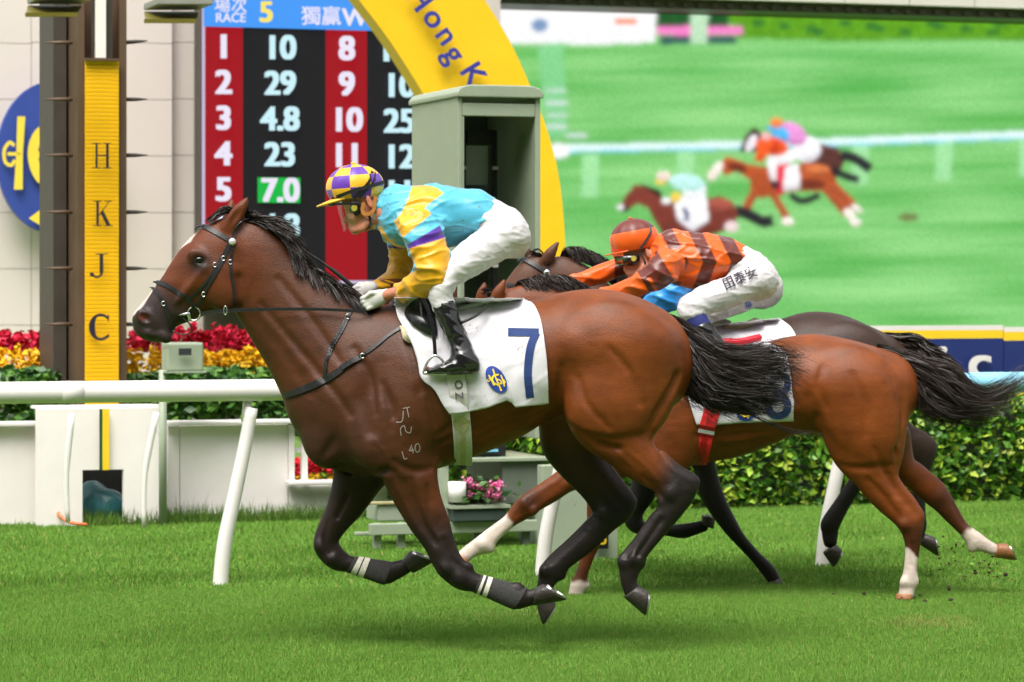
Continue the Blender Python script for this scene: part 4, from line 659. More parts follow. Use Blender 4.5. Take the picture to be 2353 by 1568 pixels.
# muscles and grooves (near and far side)
for s in (-1, 1):
    fa.ell(P(905, 985, DA + s * .165), (.21, .085, .15), .9, k=.10)       # triceps
    fa.ell(P(745, 1030, DA + s * .07), (.08, .06, .09), .5, k=.07)     # breast
    fa.ell(P(1425, 780, DA + s * .175), (.19, .075, .15), -.5, k=.10)      # gluteals
    fa.ell(P(1322, 800, DA + s * .205), (.05, .05, .08), .4, k=.07)       # hip bone
    fa.ell(P(1390, 930, DA + s * .225), (.17, .06, .15), .3, k=.07)      # thigh
    fa.caps([P(1558, 862, DA + s * .2), P(1538, 915, DA + s * .235), P(1505, 970, DA + s * .235), P(1478, 1010, DA + s * .23)], [.008, .014, .014, .008], k=.035, sub=True)
    fa.caps([P(1292, 840, DA + s * .285), P(1285, 900, DA + s * .28), P(1293, 950, DA + s * .265)], [.012, .02, .014], k=.05, sub=True)
    fa.caps([P(965, 900, DA + s * .30), P(985, 980, DA + s * .305), P(1000, 1050, DA + s * .28)], [.012, .02, .014], k=.05, sub=True)
    fa.caps([P(860, 830, DA + s * .25), P(835, 920, DA + s * .245), P(850, 990, DA + s * .25)], [.012, .02, .012], k=.06, sub=True)
    fa.caps([P(780, 1075, DA + s * .06), P(840, 1090, DA + s * .14), P(890, 1080, DA + s * .22)], [.012, .016, .012], k=.03, sub=True)
    for q in range(6):
        xx = 1075 + q * 34; fa.caps([P(xx, 880, DA + s * .30), P(xx + 12, 950 - q * 4, DA + s * .30), P(xx + 6, 1000 - q * 9, DA + s * .265)], [.004, .008, .004], k=.03, sub=True)
    fa.caps([P(1110, 985, DA + s * .29), P(1190, 962, DA + s * .277), P(1260, 925, DA + s * .268)], [.006, .012, .008], k=.035, sub=True)
# tendon and bone relief on the lower legs
for (a, b, yo) in (((1500, 1165), (1440, 1272), -.185), ((1352, 1205), (1258, 1290), .105)):
    fa.caps([P(*a, DA + yo), P(*b, DA + yo)], .006, k=.022, sub=True)
fa.caps([P(985, 1090, DA - .22), P(1000, 1150, DA - .205), P(1025, 1215, DA - .19)], [.006, .01, .006], k=.03, sub=True)
fa.caps([P(930, 1110, DA - .23), P(955, 1170, DA - .21), P(1000, 1250, DA - .19)], [.006, .009, .006], k=.03, sub=True)
JOINTS = [((1472, 1296), .021, -.15), ((1455, 1283), .018, -.182), ((1428, 1290), .016, -.165), ((1290, 1322), .021, .14), ((1250, 1310), .018, .11), ((1190, 1350), .020, -.14), ((1590, 1112), .022, -.15), ((1540, 1135), .022, -.185), ((1520, 1150), .016, -.165), ((1448, 1158), .022, .14), ((1390, 1180), .022, .105), ((1020, 1310), .026, -.175), ((1055, 1330), .022, -.172), ((735, 1255), .024, .12), ((760, 1285), .022, .118), ((1078, 1303), .018, -.15)]
for q, r, yo in JOINTS: fa.ell(P(*q, DA + yo), (r * .92, r * .74, r * 1.05), .4, k=.035)
for pts, rad in (([(1600, 1104, -.15), (1560, 1076, -.15), (1520, 1040, -.15)], .013), ([(1455, 1150, .14), (1425, 1105, .14), (1395, 1065, .14)], .013)): fa.caps([P(x, y, DA + o) for x, y, o in pts], [rad * 1.2, rad * .8, rad], k=.02)
for pts in ([(1583, 1112, -.20), (1550, 1092, -.205), (1515, 1062, -.21)], [(1492, 1200, -.185), (1455, 1255, -.183), (1440, 1278, -.182)], [(1520, 1195, -.178), (1487, 1245, -.178), (1462, 1280, -.178)], [(1080, 1315, -.178), (1040, 1290, -.185), (1020, 1240, -.19)], [(1342, 1222, .105), (1300, 1262, .105), (1262, 1290, .105)], [(1000, 1300, -.185), (1030, 1330, -.182)], [(752, 1200, .10), (745, 1240, .105), (760, 1270, .108)], [(800, 1140, .09), (775, 1190, .10)], [(1380, 1100, .075), (1410, 1140, .09), (1430, 1165, .098)], [(905, 1085, -.235), (930, 1140, -.22), (965, 1210, -.2)], [(960, 1075, -.24), (985, 1130, -.22), (1012, 1200, -.195)]): fa.caps([P(x, y, DA + o) for x, y, o in pts], .007, k=.02, sub=True)
for pts in ([(880, 900, -.27), (905, 940, -.28), (900, 985, -.28)], [(940, 1030, -.27), (965, 1000, -.29), (985, 1010, -.29)], [(1230, 905, -.28), (1262, 925, -.275), (1290, 935, -.27)], [(1330, 1000, -.25), (1370, 1020, -.235), (1420, 1030, -.22)]): fa.caps([P(x, y, DA + o) for x, y, o in pts], [.004, .009, .004], k=.04, sub=True)
for pts, r in (([(975, 880), (990, 940), (1000, 1000), (1003, 1050)], .010), ([(880, 883), (893, 920), (903, 958)], .008), ([(905, 1060), (950, 1083), (992, 1076)], .008), ([(742, 1048), (756, 1030), (764, 1010)], .009), ([(770, 1062), (820, 1088), (880, 1104)], .007), ([(1010, 1000), (1026, 988), (1040, 975)], .006), ([(1008, 1022), (1026, 1012), (1036, 1004)], .006), ([(1095, 1015), (1146, 985), (1215, 965), (1255, 945)], .008), ([(1093, 985), (1159, 967), (1240, 940)], .007), ([(1291, 845), (1285, 900), (1291, 940)], .010),
    ([(1308, 978), (1348, 998), (1403, 1009), (1458, 1002), (1496, 993)], .007), ([(1551, 866), (1546, 888), (1513, 940), (1491, 984)], .009), ([(1480, 1097), (1503, 1121), (1518, 1143)], .006), ([(1512, 1032), (1531, 1070), (1546, 1104)], .007), ([(946, 1103), (957, 1156), (970, 1200), (995, 1240)], .007), ([(983, 1121), (990, 1178), (1008, 1222)], .007), ([(600, 700), (680, 795), (760, 890), (805, 955)], .009), ([(815, 800), (850, 870), (862, 950)], .010), ([(1400, 800), (1450, 860), (1470, 930)], .005), ([(1330, 870), (1350, 930), (1400, 985)], .005), ([(930, 760), (955, 840), (968, 900)], .008), ([(640, 640), (720, 740), (780, 830)], .008)): crease(fa, DA, pts, r, k=.03)
for pts in ([(468, 640), (440, 680), (420, 712), (412, 725)], [(430, 640), (418, 672), (402, 700)], [(905, 1110), (935, 1165), (965, 1225)], [(1130, 1000), (1180, 990), (1235, 960), (1268, 935)], [(860, 1010), (890, 1050), (905, 1100)], [(1440, 1035), (1480, 1068), (1520, 1110)], [(1380, 1000), (1420, 1040), (1450, 1070)]): vein(fa, DA, pts)
fa.blur(1)
Va, Fa = fa.mesh(); Va = fair(Va, Fa, 2)
def paint_a(V):
    x, y = topx(V); n1 = vnoise(V, 5, 1); n2 = vnoise(V, 11, 2); yo = V[:, 1] - DA
    red = np.array(srgb(124, 63, 22)); brn = np.array(srgb(74, 42, 25)); drk = np.array(srgb(40, 29, 26)); blk = np.array(srgb(36, 29, 28)); wht = np.array(srgb(226, 208, 200))
    c = np.repeat(red[None], len(V), 0); c = mix(c, brn[None], sm(1130, 930, x + 30 * n1) * .85)                      # darker forehand
    c = mix(c, np.array(srgb(96, 45, 15))[None], .45 * sm(-.2, .8, n1))
    c = mix(c, drk[None], sm(930, 800, x) * sm(860, 1040, y + 40 * n1) * .55); c = mix(c, drk[None], sm(.4, 1, n2) * .25 * sm(1150, 950, x))
    c = mix(c, np.array(srgb(108, 52, 20))[None], sm(640, 560, x) * sm(720, 640, y) * .8)                              # reddish cheek
    # legs
    fore = (y > 1095) & (x < 1310) & ~((x > 1215) & (yo > .02) & (y < 1345)); t = sm(1120, 1250, y + 25 * n2); c = np.where(fore[:, None], mix(c, drk[None], t), c); c = np.where((fore & (yo > .02))[:, None], mix(c, drk[None], np.full(len(V), .55)), c)
    c = np.where(fore[:, None], mix(c, blk[None], sm(1260, 1310, y)), c)
    nh = (yo < 0) & (x > 1395) & (y > 1020); t = sm(-30, 60, (x - 1500) * .9 + (y - 1075) * .55 + 20 * n2 - 10); c = np.where(nh[:, None], mix(c, blk[None], t), c)
    nh2 = (yo < 0) & (x > 1395) & (y > 1110); c = np.where(nh2[:, None], mix(c, blk[None], sm(1118, 1180, y + 10 * n2)), c)
    fh = (yo > .03) & (x > 1225) & (x < 1480) & (y > 960); c = np.where(fh[:, None], mix(c, drk[None], sm(960, 1060, y) * .9), c); c = np.where(fh[:, None], mix(c, blk[None], sm(1090, 1170, y)), c)
    # head: dark muzzle, dark round the eye, white blaze
    hd = x < 560
    ax_ = ((x - 520) * -.70 + (y - 540) * .71); mz = sm(150, 215, ax_); c = np.where(hd[:, None], mix(c, np.array(srgb(52, 41, 41))[None], mz * .95), c)
    eye = np.exp(-(((x - 458) / 30) ** 2 + ((y - 604) / 26) ** 2)); c = np.where(hd[:, None], mix(c, np.array(srgb(26, 20, 20))[None], np.clip(eye * 1.1, 0, .95)), c)
    band = np.interp(y, [520, 538, 556, 575, 650, 685, 715, 740], [0, .020, .036, .008, .010, .018, .028, 0]); bl = hd & (y > 515) & (y < 740) & (x < 520 - (y - 515) * .62)
    t = sm(1.2, .8, np.abs(yo + .006) * (1 + .2 * n2) / np.maximum(band, .001)) * sm(0, .012, band); c = np.where(bl[:, None], mix(c, wht[None], t * .92), c)
    pk = np.exp(-(((x - 328) / 9) ** 2 + ((y - 729) / 6) ** 2)); c = np.where((hd & (np.abs(yo) < .066))[:, None], mix(c, np.array(srgb(190, 95, 85))[None], pk * .9), c)
    return c
horseA = mk('racehorse', Va, Fa, M_coat, base=P(1100, 1498, DA) * [1, 1, 0], col=paint_a(Va) * [.86, .84, .84])
tag(horseA, 'bay racehorse with a white blaze leading in front, wearing number 7', 'horse')
hoof('hoof', horseA, DA, -.14, (1224, 1393), (1229, 1345), (1304, 1379), (1240, 1336), M_hoof, M_shoe)
hoof('hoof', horseA, DA, .15, (950, 1318), (919, 1283), (1000, 1290), (930, 1263), M_hoof, M_shoe)
hoof('hoof', horseA, DA, -.15, (1432, 1372), (1470, 1342), (1484, 1417), (1491, 1349), M_hoof, M_shoe)
hoof('hoof', horseA, DA, .14, (1227, 1368), (1270, 1356), (1246, 1438), (1284, 1380), M_hoof, M_shoe)
# ---------------------------------------------------------------- hair, tack and cloth of the leading horse
C1 = lambda *p: [(275.8 + .2931 * x, 436.6 + .2931 * y) for x, y in p]
C2 = lambda *p: [(689.4 + .3664 * x, 344.7 + .3664 * y) for x, y in p]
C3 = lambda *p: [(574.5 + .43966 * x, 804.3 + .43966 * y) for x, y in p]
C4 = lambda *p: [(1091.5 + .3664 * x, 632 + .3664 * y) for x, y in p]
M_hair = mat('black horse hair', (.018, .011, .009), .5, var=.7, scale=9, spec=.5)
M_leather = mat('black leather', (.014, .014, .016), .36, var=.3, scale=40, bump=.2, bscale=160)
M_steel = mat('steel', (.7, .7, .72), .25, metal=1, var=.05)
M_eye = mat('dark eye', (.004, .003, .003), .12, var=0)
M_cloth = mat('white saddle cloth', (.66, .64, .69), .8, var=.05, scale=18, bump=.15, bscale=420, sheen=.2, dirt=(.30, .26, .22), dscale=85, damt=.5)
M_navy = mat('navy print', srgb(28, 54, 112), .75, var=.1, scale=30)
M_girth = mat('grey elastic webbing', (.70, .67, .66), .8, var=.15, scale=60, bump=.6, bscale=520)
M_beige = mat('beige leather', (.52, .45, .30), .7, var=.25, scale=30)
M_blue = mat('royal blue badge', srgb(38, 66, 158), .7, var=.1, scale=40)
M_yel = mat('yellow print', srgb(250, 214, 52), .7, var=.08)
M_band = mat('charcoal leg bandage', (.045, .043, .043), .85, var=.3, scale=60, bump=.5, bscale=300)
M_tape = mat('cream tape', (.72, .68, .58), .7, var=.15, scale=60)
M_brand = mat('freeze brand white hair', (.30, .26, .23), .8, var=.3, scale=120)
def strands(guides, n, seed, jit=.012, wav=.006, m=9, d0=DA, lenr=(.55, 1.0), curl=1.6, per=14):
    "guides: list of (g,3) world polylines; strands gather in wavy locks between neighbouring guides"
    r = np.random.default_rng(seed); G = [np.array(g) for g in guides]; k = 30
    def res(p): s = np.r_[0, np.cumsum(np.linalg.norm(np.diff(p, axis=0), axis=1))]; u = np.linspace(0, s[-1], k); return np.stack([np.interp(u, s, p[:, i]) for i in range(3)], 1)
    G = [res(crom(g, 5)) for g in G]; out = []
    for q in range(max(1, n // per)):
        a = r.uniform(0, len(G) - 1); offc = r.normal(size=3) * jit; ph = r.uniform(0, 6.28, 3); fr = r.uniform(.7, 1.5) * curl; amp = wav * r.uniform(.5, 2.0); le = r.uniform(*lenr)
        for i in range(per):
            ai = np.clip(a + r.normal() * .10, 0, len(G) - 1.001); j = int(ai); f = ai - j; p = G[j] * (1 - f) + G[j + 1] * f
            e = int(k * np.clip(le + r.normal() * .07, .3, 1)); p = p[np.linspace(0, max(e - 1, 5), m).astype(int)]; t = np.linspace(0, 1, m)[:, None]; tt = t * (1 - .35 * t)
            out.append(p + offc * (.3 + t) + amp * t * np.sin(t * fr * 6.28 + ph) + r.normal(size=3) * jit * .35 * tt + r.normal(size=3) * jit * .45 * t ** 3)
    return out
def pw(pts, yo, d0=DA): return np.array([P(x, y, d0 + o) for (x, y), o in zip(pts, yo if hasattr(yo, '__len__') else [yo] * len(pts))])
# mane: overlapping locks swept back along the crest
mp = []; cr = crom([(552, 512), (590, 514), (630, 534), (664, 570), (712, 616), (765, 654), (825, 690)], 12); rr = np.random.default_rng(5)
for i in range(5600):
    lk = i // 13; rl = np.random.default_rng(1000 + lk); u = np.clip(rl.uniform(0, len(cr) - 1.01) + rr.normal() * .5, 0, len(cr) - 1.01); j = int(u); q = cr[j] + (cr[j + 1] - cr[j]) * (u - j); tg = cr[min(j + 2, len(cr) - 1)] - cr[max(j - 2, 0)]; tg = tg / np.linalg.norm(tg); nn = np.array([tg[1], -tg[0]])
    ln = rl.uniform(60, 105) * (1 - .25 * u / len(cr)) * rr.uniform(.85, 1.1); lift = rl.uniform(-.30, .08) + rr.normal() * .035; cl = math.sin(u * .55) * .07; lat = rr.uniform(-.012, .012)
    dn = [2, ln * (.10 + lift * .25 + cl), ln * (.10 + lift * .62 + cl), ln * (.02 + lift + cl * .6)]; fr_ = [0, .33, .68, 1.0]; mp.append(crom(pw([q + tg * ln * f_ + nn * d_ for f_, d_ in zip(fr_, dn)], [lat * .4 - .015 * u / len(cr)] + [-.022 - .035 * u / len(cr) + lat - .0028 * max(0, -d_) for d_ in dn[1:]]), 3))
V, Fc = ribbons(mp, .0042, seed=3); mk('mane', V, Fc, M_hair, horseA)
fp = strands([pw([(552, 500), (528, 482), (503, 486), (480, 506)], [0, -.012, -.02, -.03]), pw([(548, 500), (522, 488), (500, 495), (478, 512)], [0, -.03, -.042, -.05]), pw([(550, 498), (530, 478), (508, 478), (486, 496)], [0, .01, .01, .0])], 420, 8, jit=.004, wav=.003, lenr=(.75, 1))
V, Fc = ribbons(fp, .006, seed=4); mk('forelock', V, Fc, M_hair, horseA)
wf = strands([pw([(569, 470), (585, 485), (600, 500)], -.03), pw([(560, 500), (585, 492), (612, 505)], -.02)], 60, 9, jit=.014); V, Fc = ribbons(wf, .006, seed=4); mk('hair_tuft', V, Fc, M_hair, horseA)
# tail
tg = [pw([(1515, 722), (1560, 743), (1604, 772), (1650, 806), (1706, 814), (1768, 804), (1836, 824)], [0, 0, -.01, -.03, -.03, 0, .03]),
      pw([(1520, 725), (1568, 754), (1615, 796), (1670, 826), (1734, 836), (1798, 834), (1846, 850)], [0, 0, -.04, -.06, -.05, -.02, 0]),
      pw([(1525, 730), (1575, 765), (1618, 815), (1660, 855), (1720, 872), (1775, 876), (1815, 905)], [0, 0, -.05, -.08, -.07, -.04, -.02]),
      pw([(1530, 737), (1570, 780), (1600, 840), (1640, 890), (1705, 912), (1770, 920), (1818, 922)], [0, 0, -.05, -.08, -.07, -.04, -.02]),
      pw([(1535, 745), (1566, 790), (1580, 850), (1600, 893), (1655, 925), (1730, 938), (1800, 938)], [0, 0, -.02, -.04, -.04, -.02, 0]),
      pw([(1540, 752), (1560, 800), (1566, 850), (1574, 890), (1600, 915), (1650, 935), (1700, 945)], [0, .01, .02, .02, .02, .02, .02])]
V, Fc = ribbons(strands(tg, 4200, 11, jit=.018, wav=.014, m=16, per=9, lenr=(.68, 1.05), curl=2.0), .0034, seed=5); mk('tail', V, Fc, M_hair, horseA)
sg = [pw([(1560, 880), (1630, 925), (1710, 960), (1790, 990), (1870, 1020)], .0), pw([(1570, 900), (1640, 940), (1700, 965), (1760, 985), (1850, 960)], -.02)]
V, Fc = ribbons(strands(sg, 26, 12, jit=.02, wav=.012, m=12), .004, seed=5); mk('loose_tail_hair', V, Fc, M_hair, horseA)
wh = [crom(pw([(352 + i * 3.2, 783), (350 + i * 4 - 4, 795), (356 + i * 4 + rr.uniform(-8, 14), 800 + rr.uniform(0, 10))], rr.uniform(-.03, .03)), 3) for i in range(12)]
V, Fc = ribbons(wh, .0025, seed=5); mk('whiskers', V, Fc, mat('pale whiskers', (.6, .45, .42), .6, var=0), horseA)
# eyes
for s in (-1, 1):
    mb = []; c = P(458, 598, DA + s * .083); u = np.linspace(0, math.pi, 11); v = np.linspace(0, 2 * math.pi, 18, endpoint=False)
    V = [c + np.array([.027 * math.sin(a) * math.cos(b), .018 * math.sin(a) * math.sin(b), .019 * math.cos(a)]) for a in u for b in v]
    Fc = [[i * 18 + j, i * 18 + (j + 1) % 18, (i + 1) * 18 + (j + 1) % 18, (i + 1) * 18 + j] for i in range(10) for j in range(18)]
    mk('eye', V, Fc, M_eye, horseA)
# bridle
br = strap('bridle', onbody(fa, DA, C1((905, 300), (895, 350), (880, 410)), .002, n=6), .018, M_leather, horseA, fld=fa)
def bs(name, pts, w, **kw): return strap(name, onbody(fa, DA, pts, .002, n=6), w, kw.pop('m', M_leather), br, fld=fa, **kw)
bs('browband', C1((588, 318), (612, 292), (660, 290), (760, 340), (870, 402)), .024, th=.005)
bs('cheek_strap', C1((868, 425), (815, 530), (755, 650), (700, 740), (655, 822), (600, 915)), .016)
bs('noseband_hanger', C1((850, 430), (790, 545), (725, 655), (640, 765), (545, 850)), .014)
bs('throat_strap', C1((885, 440), (866, 560), (872, 655), (890, 780), (898, 915)), .014)
bs('noseband', C1((268, 725), (310, 730), (370, 752), (450, 800), (530, 852), (572, 905), (572, 950)), .020, th=.004)
bs('flash_strap', C1((240, 768), (270, 780), (305, 825), (345, 895), (372, 965), (398, 1045), (405, 1108)), .014)
bs('leather_poll_strap', C1((905, 305), (930, 270), (955, 245)), .016)
for (x, y) in C1((745, 590), (810, 540), (662, 815), (345, 892), (862, 570)):
    q = onbody(fa, DA, [(x, y)], .009)[0]; r = .0085; pl = [q + np.array([r * math.cos(a), 0, r * 1.25 * math.sin(a)]) for a in np.linspace(.6, 5.6, 9)]
    MB().tube(pl, .0024, 6).build('buckle', M_steel, br, smooth=True)
q = onbody(fa, DA, C1((880, 410)), .008)[0]; V = [q + np.array([0, -.012, 0])]; Fc = []
for i, (r, h) in enumerate(((.008, -.0115), (.014, -.008), (.018, 0))): V += [q + np.array([r * math.cos(a), h, r * math.sin(a)]) for a in np.linspace(0, 2 * math.pi, 18, endpoint=False)]
Fc = [[0, 1 + j, 1 + (j + 1) % 18] for j in range(18)] + [[1 + i * 18 + j, 1 + (i + 1) * 18 + j, 1 + (i + 1) * 18 + (j + 1) % 18, 1 + i * 18 + (j + 1) % 18] for i in range(2) for j in range(18)]
mk('rosette', V, Fc, mat('silver rosette', (.8, .8, .8), .3, metal=.6, var=.05), br)
yb = onbody(fa, DA, C1((580, 960)), .0)[0][1] - .012 - DA
MB().tube(pw(circ(*C1((580, 972))[0], 14.5, 15.5), yb), .0042, 8, cap=False).build('bit_ring', M_steel, br, smooth=True)
MB().tube(pw(C1((462, 982), (505, 975), (540, 968), (545, 1010), (535, 1030)), yb), [.004, .007, .009, .007, .004], 8).build('bit', M_steel, br, smooth=True)
MB().tube(pw(crom(C1((470, 985), (510, 1020), (545, 1050), (562, 1085), (552, 1115), (510, 1135), (450, 1125), (412, 1105)), 4), yb + .005), .0032, 8).build('lip_strap', M_leather, br, smooth=True)
# reins to the hands, on both sides of the neck
for s in (-1, 1):
    pts = crom([(463, 721), (512, 715), (620, 711), (730, 711), (838, 716)], 6); yo = np.interp(np.arange(len(pts)), [0, len(pts) - 1], [s * abs(yb), s * .13]); yo = yo + s * .05 * np.sin(np.linspace(0, 3.14, len(pts)))
    strap('rein', pw(pts, yo), np.linspace(.017, .013, len(pts)), M_leather, br, nrm=(0, s, 0), th=.005)
MB().tube(pw(circ(518, 714, 3.5, 10), -.145), .003, 6, cap=False).build('rein_ring', M_steel, br, smooth=True)
# breastplate
bp = strap('breastplate', onbody(fa, DA, C3((186, 238), (230, 225), (290, 203), (360, 172), (430, 135), (490, 95)), .003, n=6), np.r_[np.linspace(.028, .036, 20), np.linspace(.036, .03, 11)], M_leather, horseA, fld=fa, th=.007)
strap('strap', onbody(fa, DA, C3((480, 100), (540, 62), (585, 30), (660, -20), (720, -70), (790, -115), (836, -142)), .003, n=6), .016, M_leather, bp, fld=fa)
strap('strap', onbody(fa, DA, C2((165, 1455), (160, 1390), (168, 1320), (215, 1215), (270, 1120), (300, 1045), (325, 1000)), .003, n=6), .016, M_leather, bp, fld=fa)
strap('strap', onbody(fa, DA, C2((165, 1320), (195, 1230), (240, 1150), (285, 1060)), .006, n=6), .012, M_leather, bp, fld=fa)
strap('pad', onbody(fa, DA, C2((262, 1372), (310, 1340), (385, 1300)), .008, n=6), .026, M_leather, bp, fld=fa, th=.008)
for x, y in C2((400, 1292), (298, 1052)):
    q = onbody(fa, DA, [(x, y)], .012)[0]; MB().tube([q + np.array([.011 * math.cos(a), 0, .011 * math.sin(a)]) for a in np.linspace(.5, 5.5, 9)], .0026, 6).build('buckle', M_steel, bp, smooth=True)
# saddle cloth
LFT = [(905, 690), (917, 738), (946, 781), (962, 825), (972, 868), (998, 893), (1018, 927), (1034, 949)]; RGT = [(1196, 692), (1222, 703), (1240, 728), (1250, 770), (1256, 820), (1258, 860), (1258, 895), (1258, 922)]
V, Fc, G = clothgrid(fa, DA, LFT, RGT, 90, 70, .010, .007)
Gf = G.reshape(-1, 2); bw = np.tile(np.linspace(0, 1, 70), 90) ** 4; u = np.repeat(np.linspace(0, 1, 90), 70); V[:, 2] += bw * np.interp(u, [0, .2, .4, .575, .63, .66, 1], [0, .0, .012, .035, .02, .0, 0]); V[:, 1] -= bw * .012 * (1 + np.sin(u * 19)) + .010 * bw
sc_ = thicken(mk('saddle_cloth', V, Fc, M_cloth, horseA), .003)
vc = V
def ondepth(G, V, pts, off):
    pts = np.array(pts, float); d = np.sum((pts[:, None] - G[None]) ** 2, 2); k = np.argsort(d, 1)[:, :4]; w = 1 / (np.take_along_axis(d, k, 1) + .5); y = (V[k, 1] * w).sum(1) / w.sum(1) - off
    return np.stack([(pts[:, 0] - CX) / F * y, y, CH - (pts[:, 1] - HY) / F * y], 1)
gx, gy = topx(V); Gp = np.stack([gx, gy], 1)
def prints(name, quads, m, parent, off=.007):
    VV = []; FF = []
    for pl in quads: q = ondepth(Gp, vc, pl, off); FF.append(list(range(len(VV), len(VV) + len(q)))); VV += list(q)
    return mk(name, VV, FF, m, parent)
num = prints('number', stroke(C4((207, 357), (400, 361)), 18.5, 14) + stroke(C4((384, 362), (352, 440), (336, 540), (332, 640), (346, 772)), 18.5, 8), M_navy, sc_); num['label'] = 'navy number 7'
cx_, cy_ = C4((134, 657))[0]; ring = lambda k: [(cx_ + k * (25.0 * math.cos(t) * .97 + 30 * math.sin(t) * .20), cy_ + k * (30.5 * math.sin(t) + 25 * math.cos(t) * .28)) for t in np.linspace(0, 6.2832, 33)]
bq = [[ring(a)[i], ring(a)[i + 1], ring(b)[i + 1], ring(b)[i]] for a, b in ((0.02, .35), (.35, .7), (.7, 1)) for i in range(32)]
bd = prints('badge', bq, M_blue, sc_)
em = stroke(C4((112, 590), (128, 640), (150, 690), (165, 728)), 3.4) + stroke(C4((85, 628), (105, 660), (120, 695)), 3.6) + stroke(C4((162, 628), (178, 670), (185, 700)), 3.2) + stroke(C4((150, 625), (118, 632), (108, 660), (128, 685), (172, 680)), 4.0) + stroke(C4((75, 655), (85, 668), (98, 655), (85, 650)), 2.2) + stroke(C4((178, 655), (188, 672), (180, 688)), 2.2) + stroke(C4((130, 650), (165, 668), (140, 695)), 2.4)
prints('emblem', em, M_yel, sc_, .0095)
# girth
gp = C3((1073, 120), (1088, 230), (1100, 340), (1108, 440), (1110, 520), (1106, 592)); Q = ondepth(Gp, vc, crom(gp, 5), .012)
Q2 = onbody(fa, DA, crom(gp, 5), .016); Q = np.where((crom(gp, 5)[:, 1] < 940)[:, None], Q, Q2); Q[:, 1] = np.convolve(np.r_[[Q[0, 1]] * 3, Q[:, 1], [Q[-1, 1]] * 3], np.ones(7) / 7, 'valid')
Q[-1] += [0, .09, 0]; Q[-2] += [0, .045, 0]; Q[-3] += [0, .02, 0]
gi = strap('girth', Q, .084, M_girth, horseA, nrm=(0, -1, 0), th=.004); k0 = 11
strap('girth_strap', Q[k0:] + [0, -.005, 0], .024, M_beige, gi, nrm=(0, -1, 0), th=.003); strap('girth_buckle_guard', Q[k0 - 1:k0 + 4] + [0, -.004, 0], [.03, .08, .08, .06, .03], M_beige, gi, nrm=(0, -1, 0), th=.003)
V, Fc = lettering(None, 'O Z', 0, 0, 0, .05, None, None, rot=-1.52, bold=.015); c = Q[4]; mk('lettering', np.stack([V[:, 0] + c[0] + .004, np.full(len(V), min(Q[:8, 1]) - .0075), V[:, 1] + c[2] - .0], 1), Fc, mat('dark grey print', (.08, .08, .08), .8, var=.2), gi)
# brands on the shoulder
bq = stroke(C3((802, 318), (795, 372), (765, 378)), 2.0) + stroke(C3((800, 306), (836, 299)), 2.0) + stroke(C3((820, 303), (831, 352)), 2.0) + stroke(C3((790, 448), (787, 412), (806, 396), (815, 425), (838, 432), (843, 400)), 2.2) + stroke(C3((794, 530), (806, 572)), 2.2, 4) + stroke(C3((806, 572), (822, 566)), 2.2, 3) + stroke(C3((845, 498), (832, 528)), 2.2, 4) + stroke(C3((832, 528), (856, 522)), 2.2, 4) + stroke(C3((847, 510), (852, 540)), 2.2, 4) + stroke([(C3((875, 512))[0][0] + 5.5 * math.cos(t), C3((875, 512))[0][1] + 10 * math.sin(t)) for t in np.linspace(0, 6.28, 9)], 2.2, 3)
V, Fc = decal(fa, DA, bq, .0022); mk('freeze_brand', V, Fc, M_brand, horseA)
# leg bandages: sleeves over the cannons with cream tape
def sleeve(name, R, yo, parent, m, infl=.0032, d0=DA, n=6):
    C, Hv, W = rows(R, d0, yo, n); V = []; k = 20
    for c, h, w in zip(C, Hv, W):
        L = np.linalg.norm(h)
        for a in np.linspace(0, 2 * math.pi, k, endpoint=False): V.append(c + h * (1 + infl / L) * math.cos(a) + np.array([0, (w + infl) * math.sin(a), 0]))
    Fc = [[i * k + j, i * k + (j + 1) % k, (i + 1) * k + (j + 1) % k, (i + 1) * k + j] for i in range(len(C) - 1) for j in range(k)]
    return mk(name, V, Fc, m, parent)
for R, yo in (([(1088, 1361, 1106, 1322, .0335), (1110, 1369, 1124, 1328, .032), (1145, 1385, 1162, 1337, .032), (1178, 1399, 1204, 1349, .036), (1186, 1398, 1210, 1352, .0345)], -.14), ([(796, 1314, 816, 1280, .034), (835, 1327, 851, 1285, .031), (878, 1342, 897, 1292, .036), (886, 1341, 902, 1292, .0345)], .15)):
    b = sleeve('leg_bandage', R, yo, horseA, M_band); C, Hv, W = rows(R, DA, yo, 12)
    for f0 in (.10, .24):
        i = int(f0 * len(C)); j = i + max(4, len(C) // 16); S = [(C[q], Hv[q], W[q]) for q in (i, j)]; V = []
        for c, h, w in S:
            L = np.linalg.norm(h)
            for a in np.linspace(0, 2 * math.pi, 20, endpoint=False): V.append(c + h * (1 + .0055 / L) * math.cos(a) + np.array([0, (w + .0055) * math.sin(a), 0]))
        mk('tape', V, [[q, (q + 1) % 20, 20 + (q + 1) % 20, 20 + q] for q in range(20)], M_tape, b)
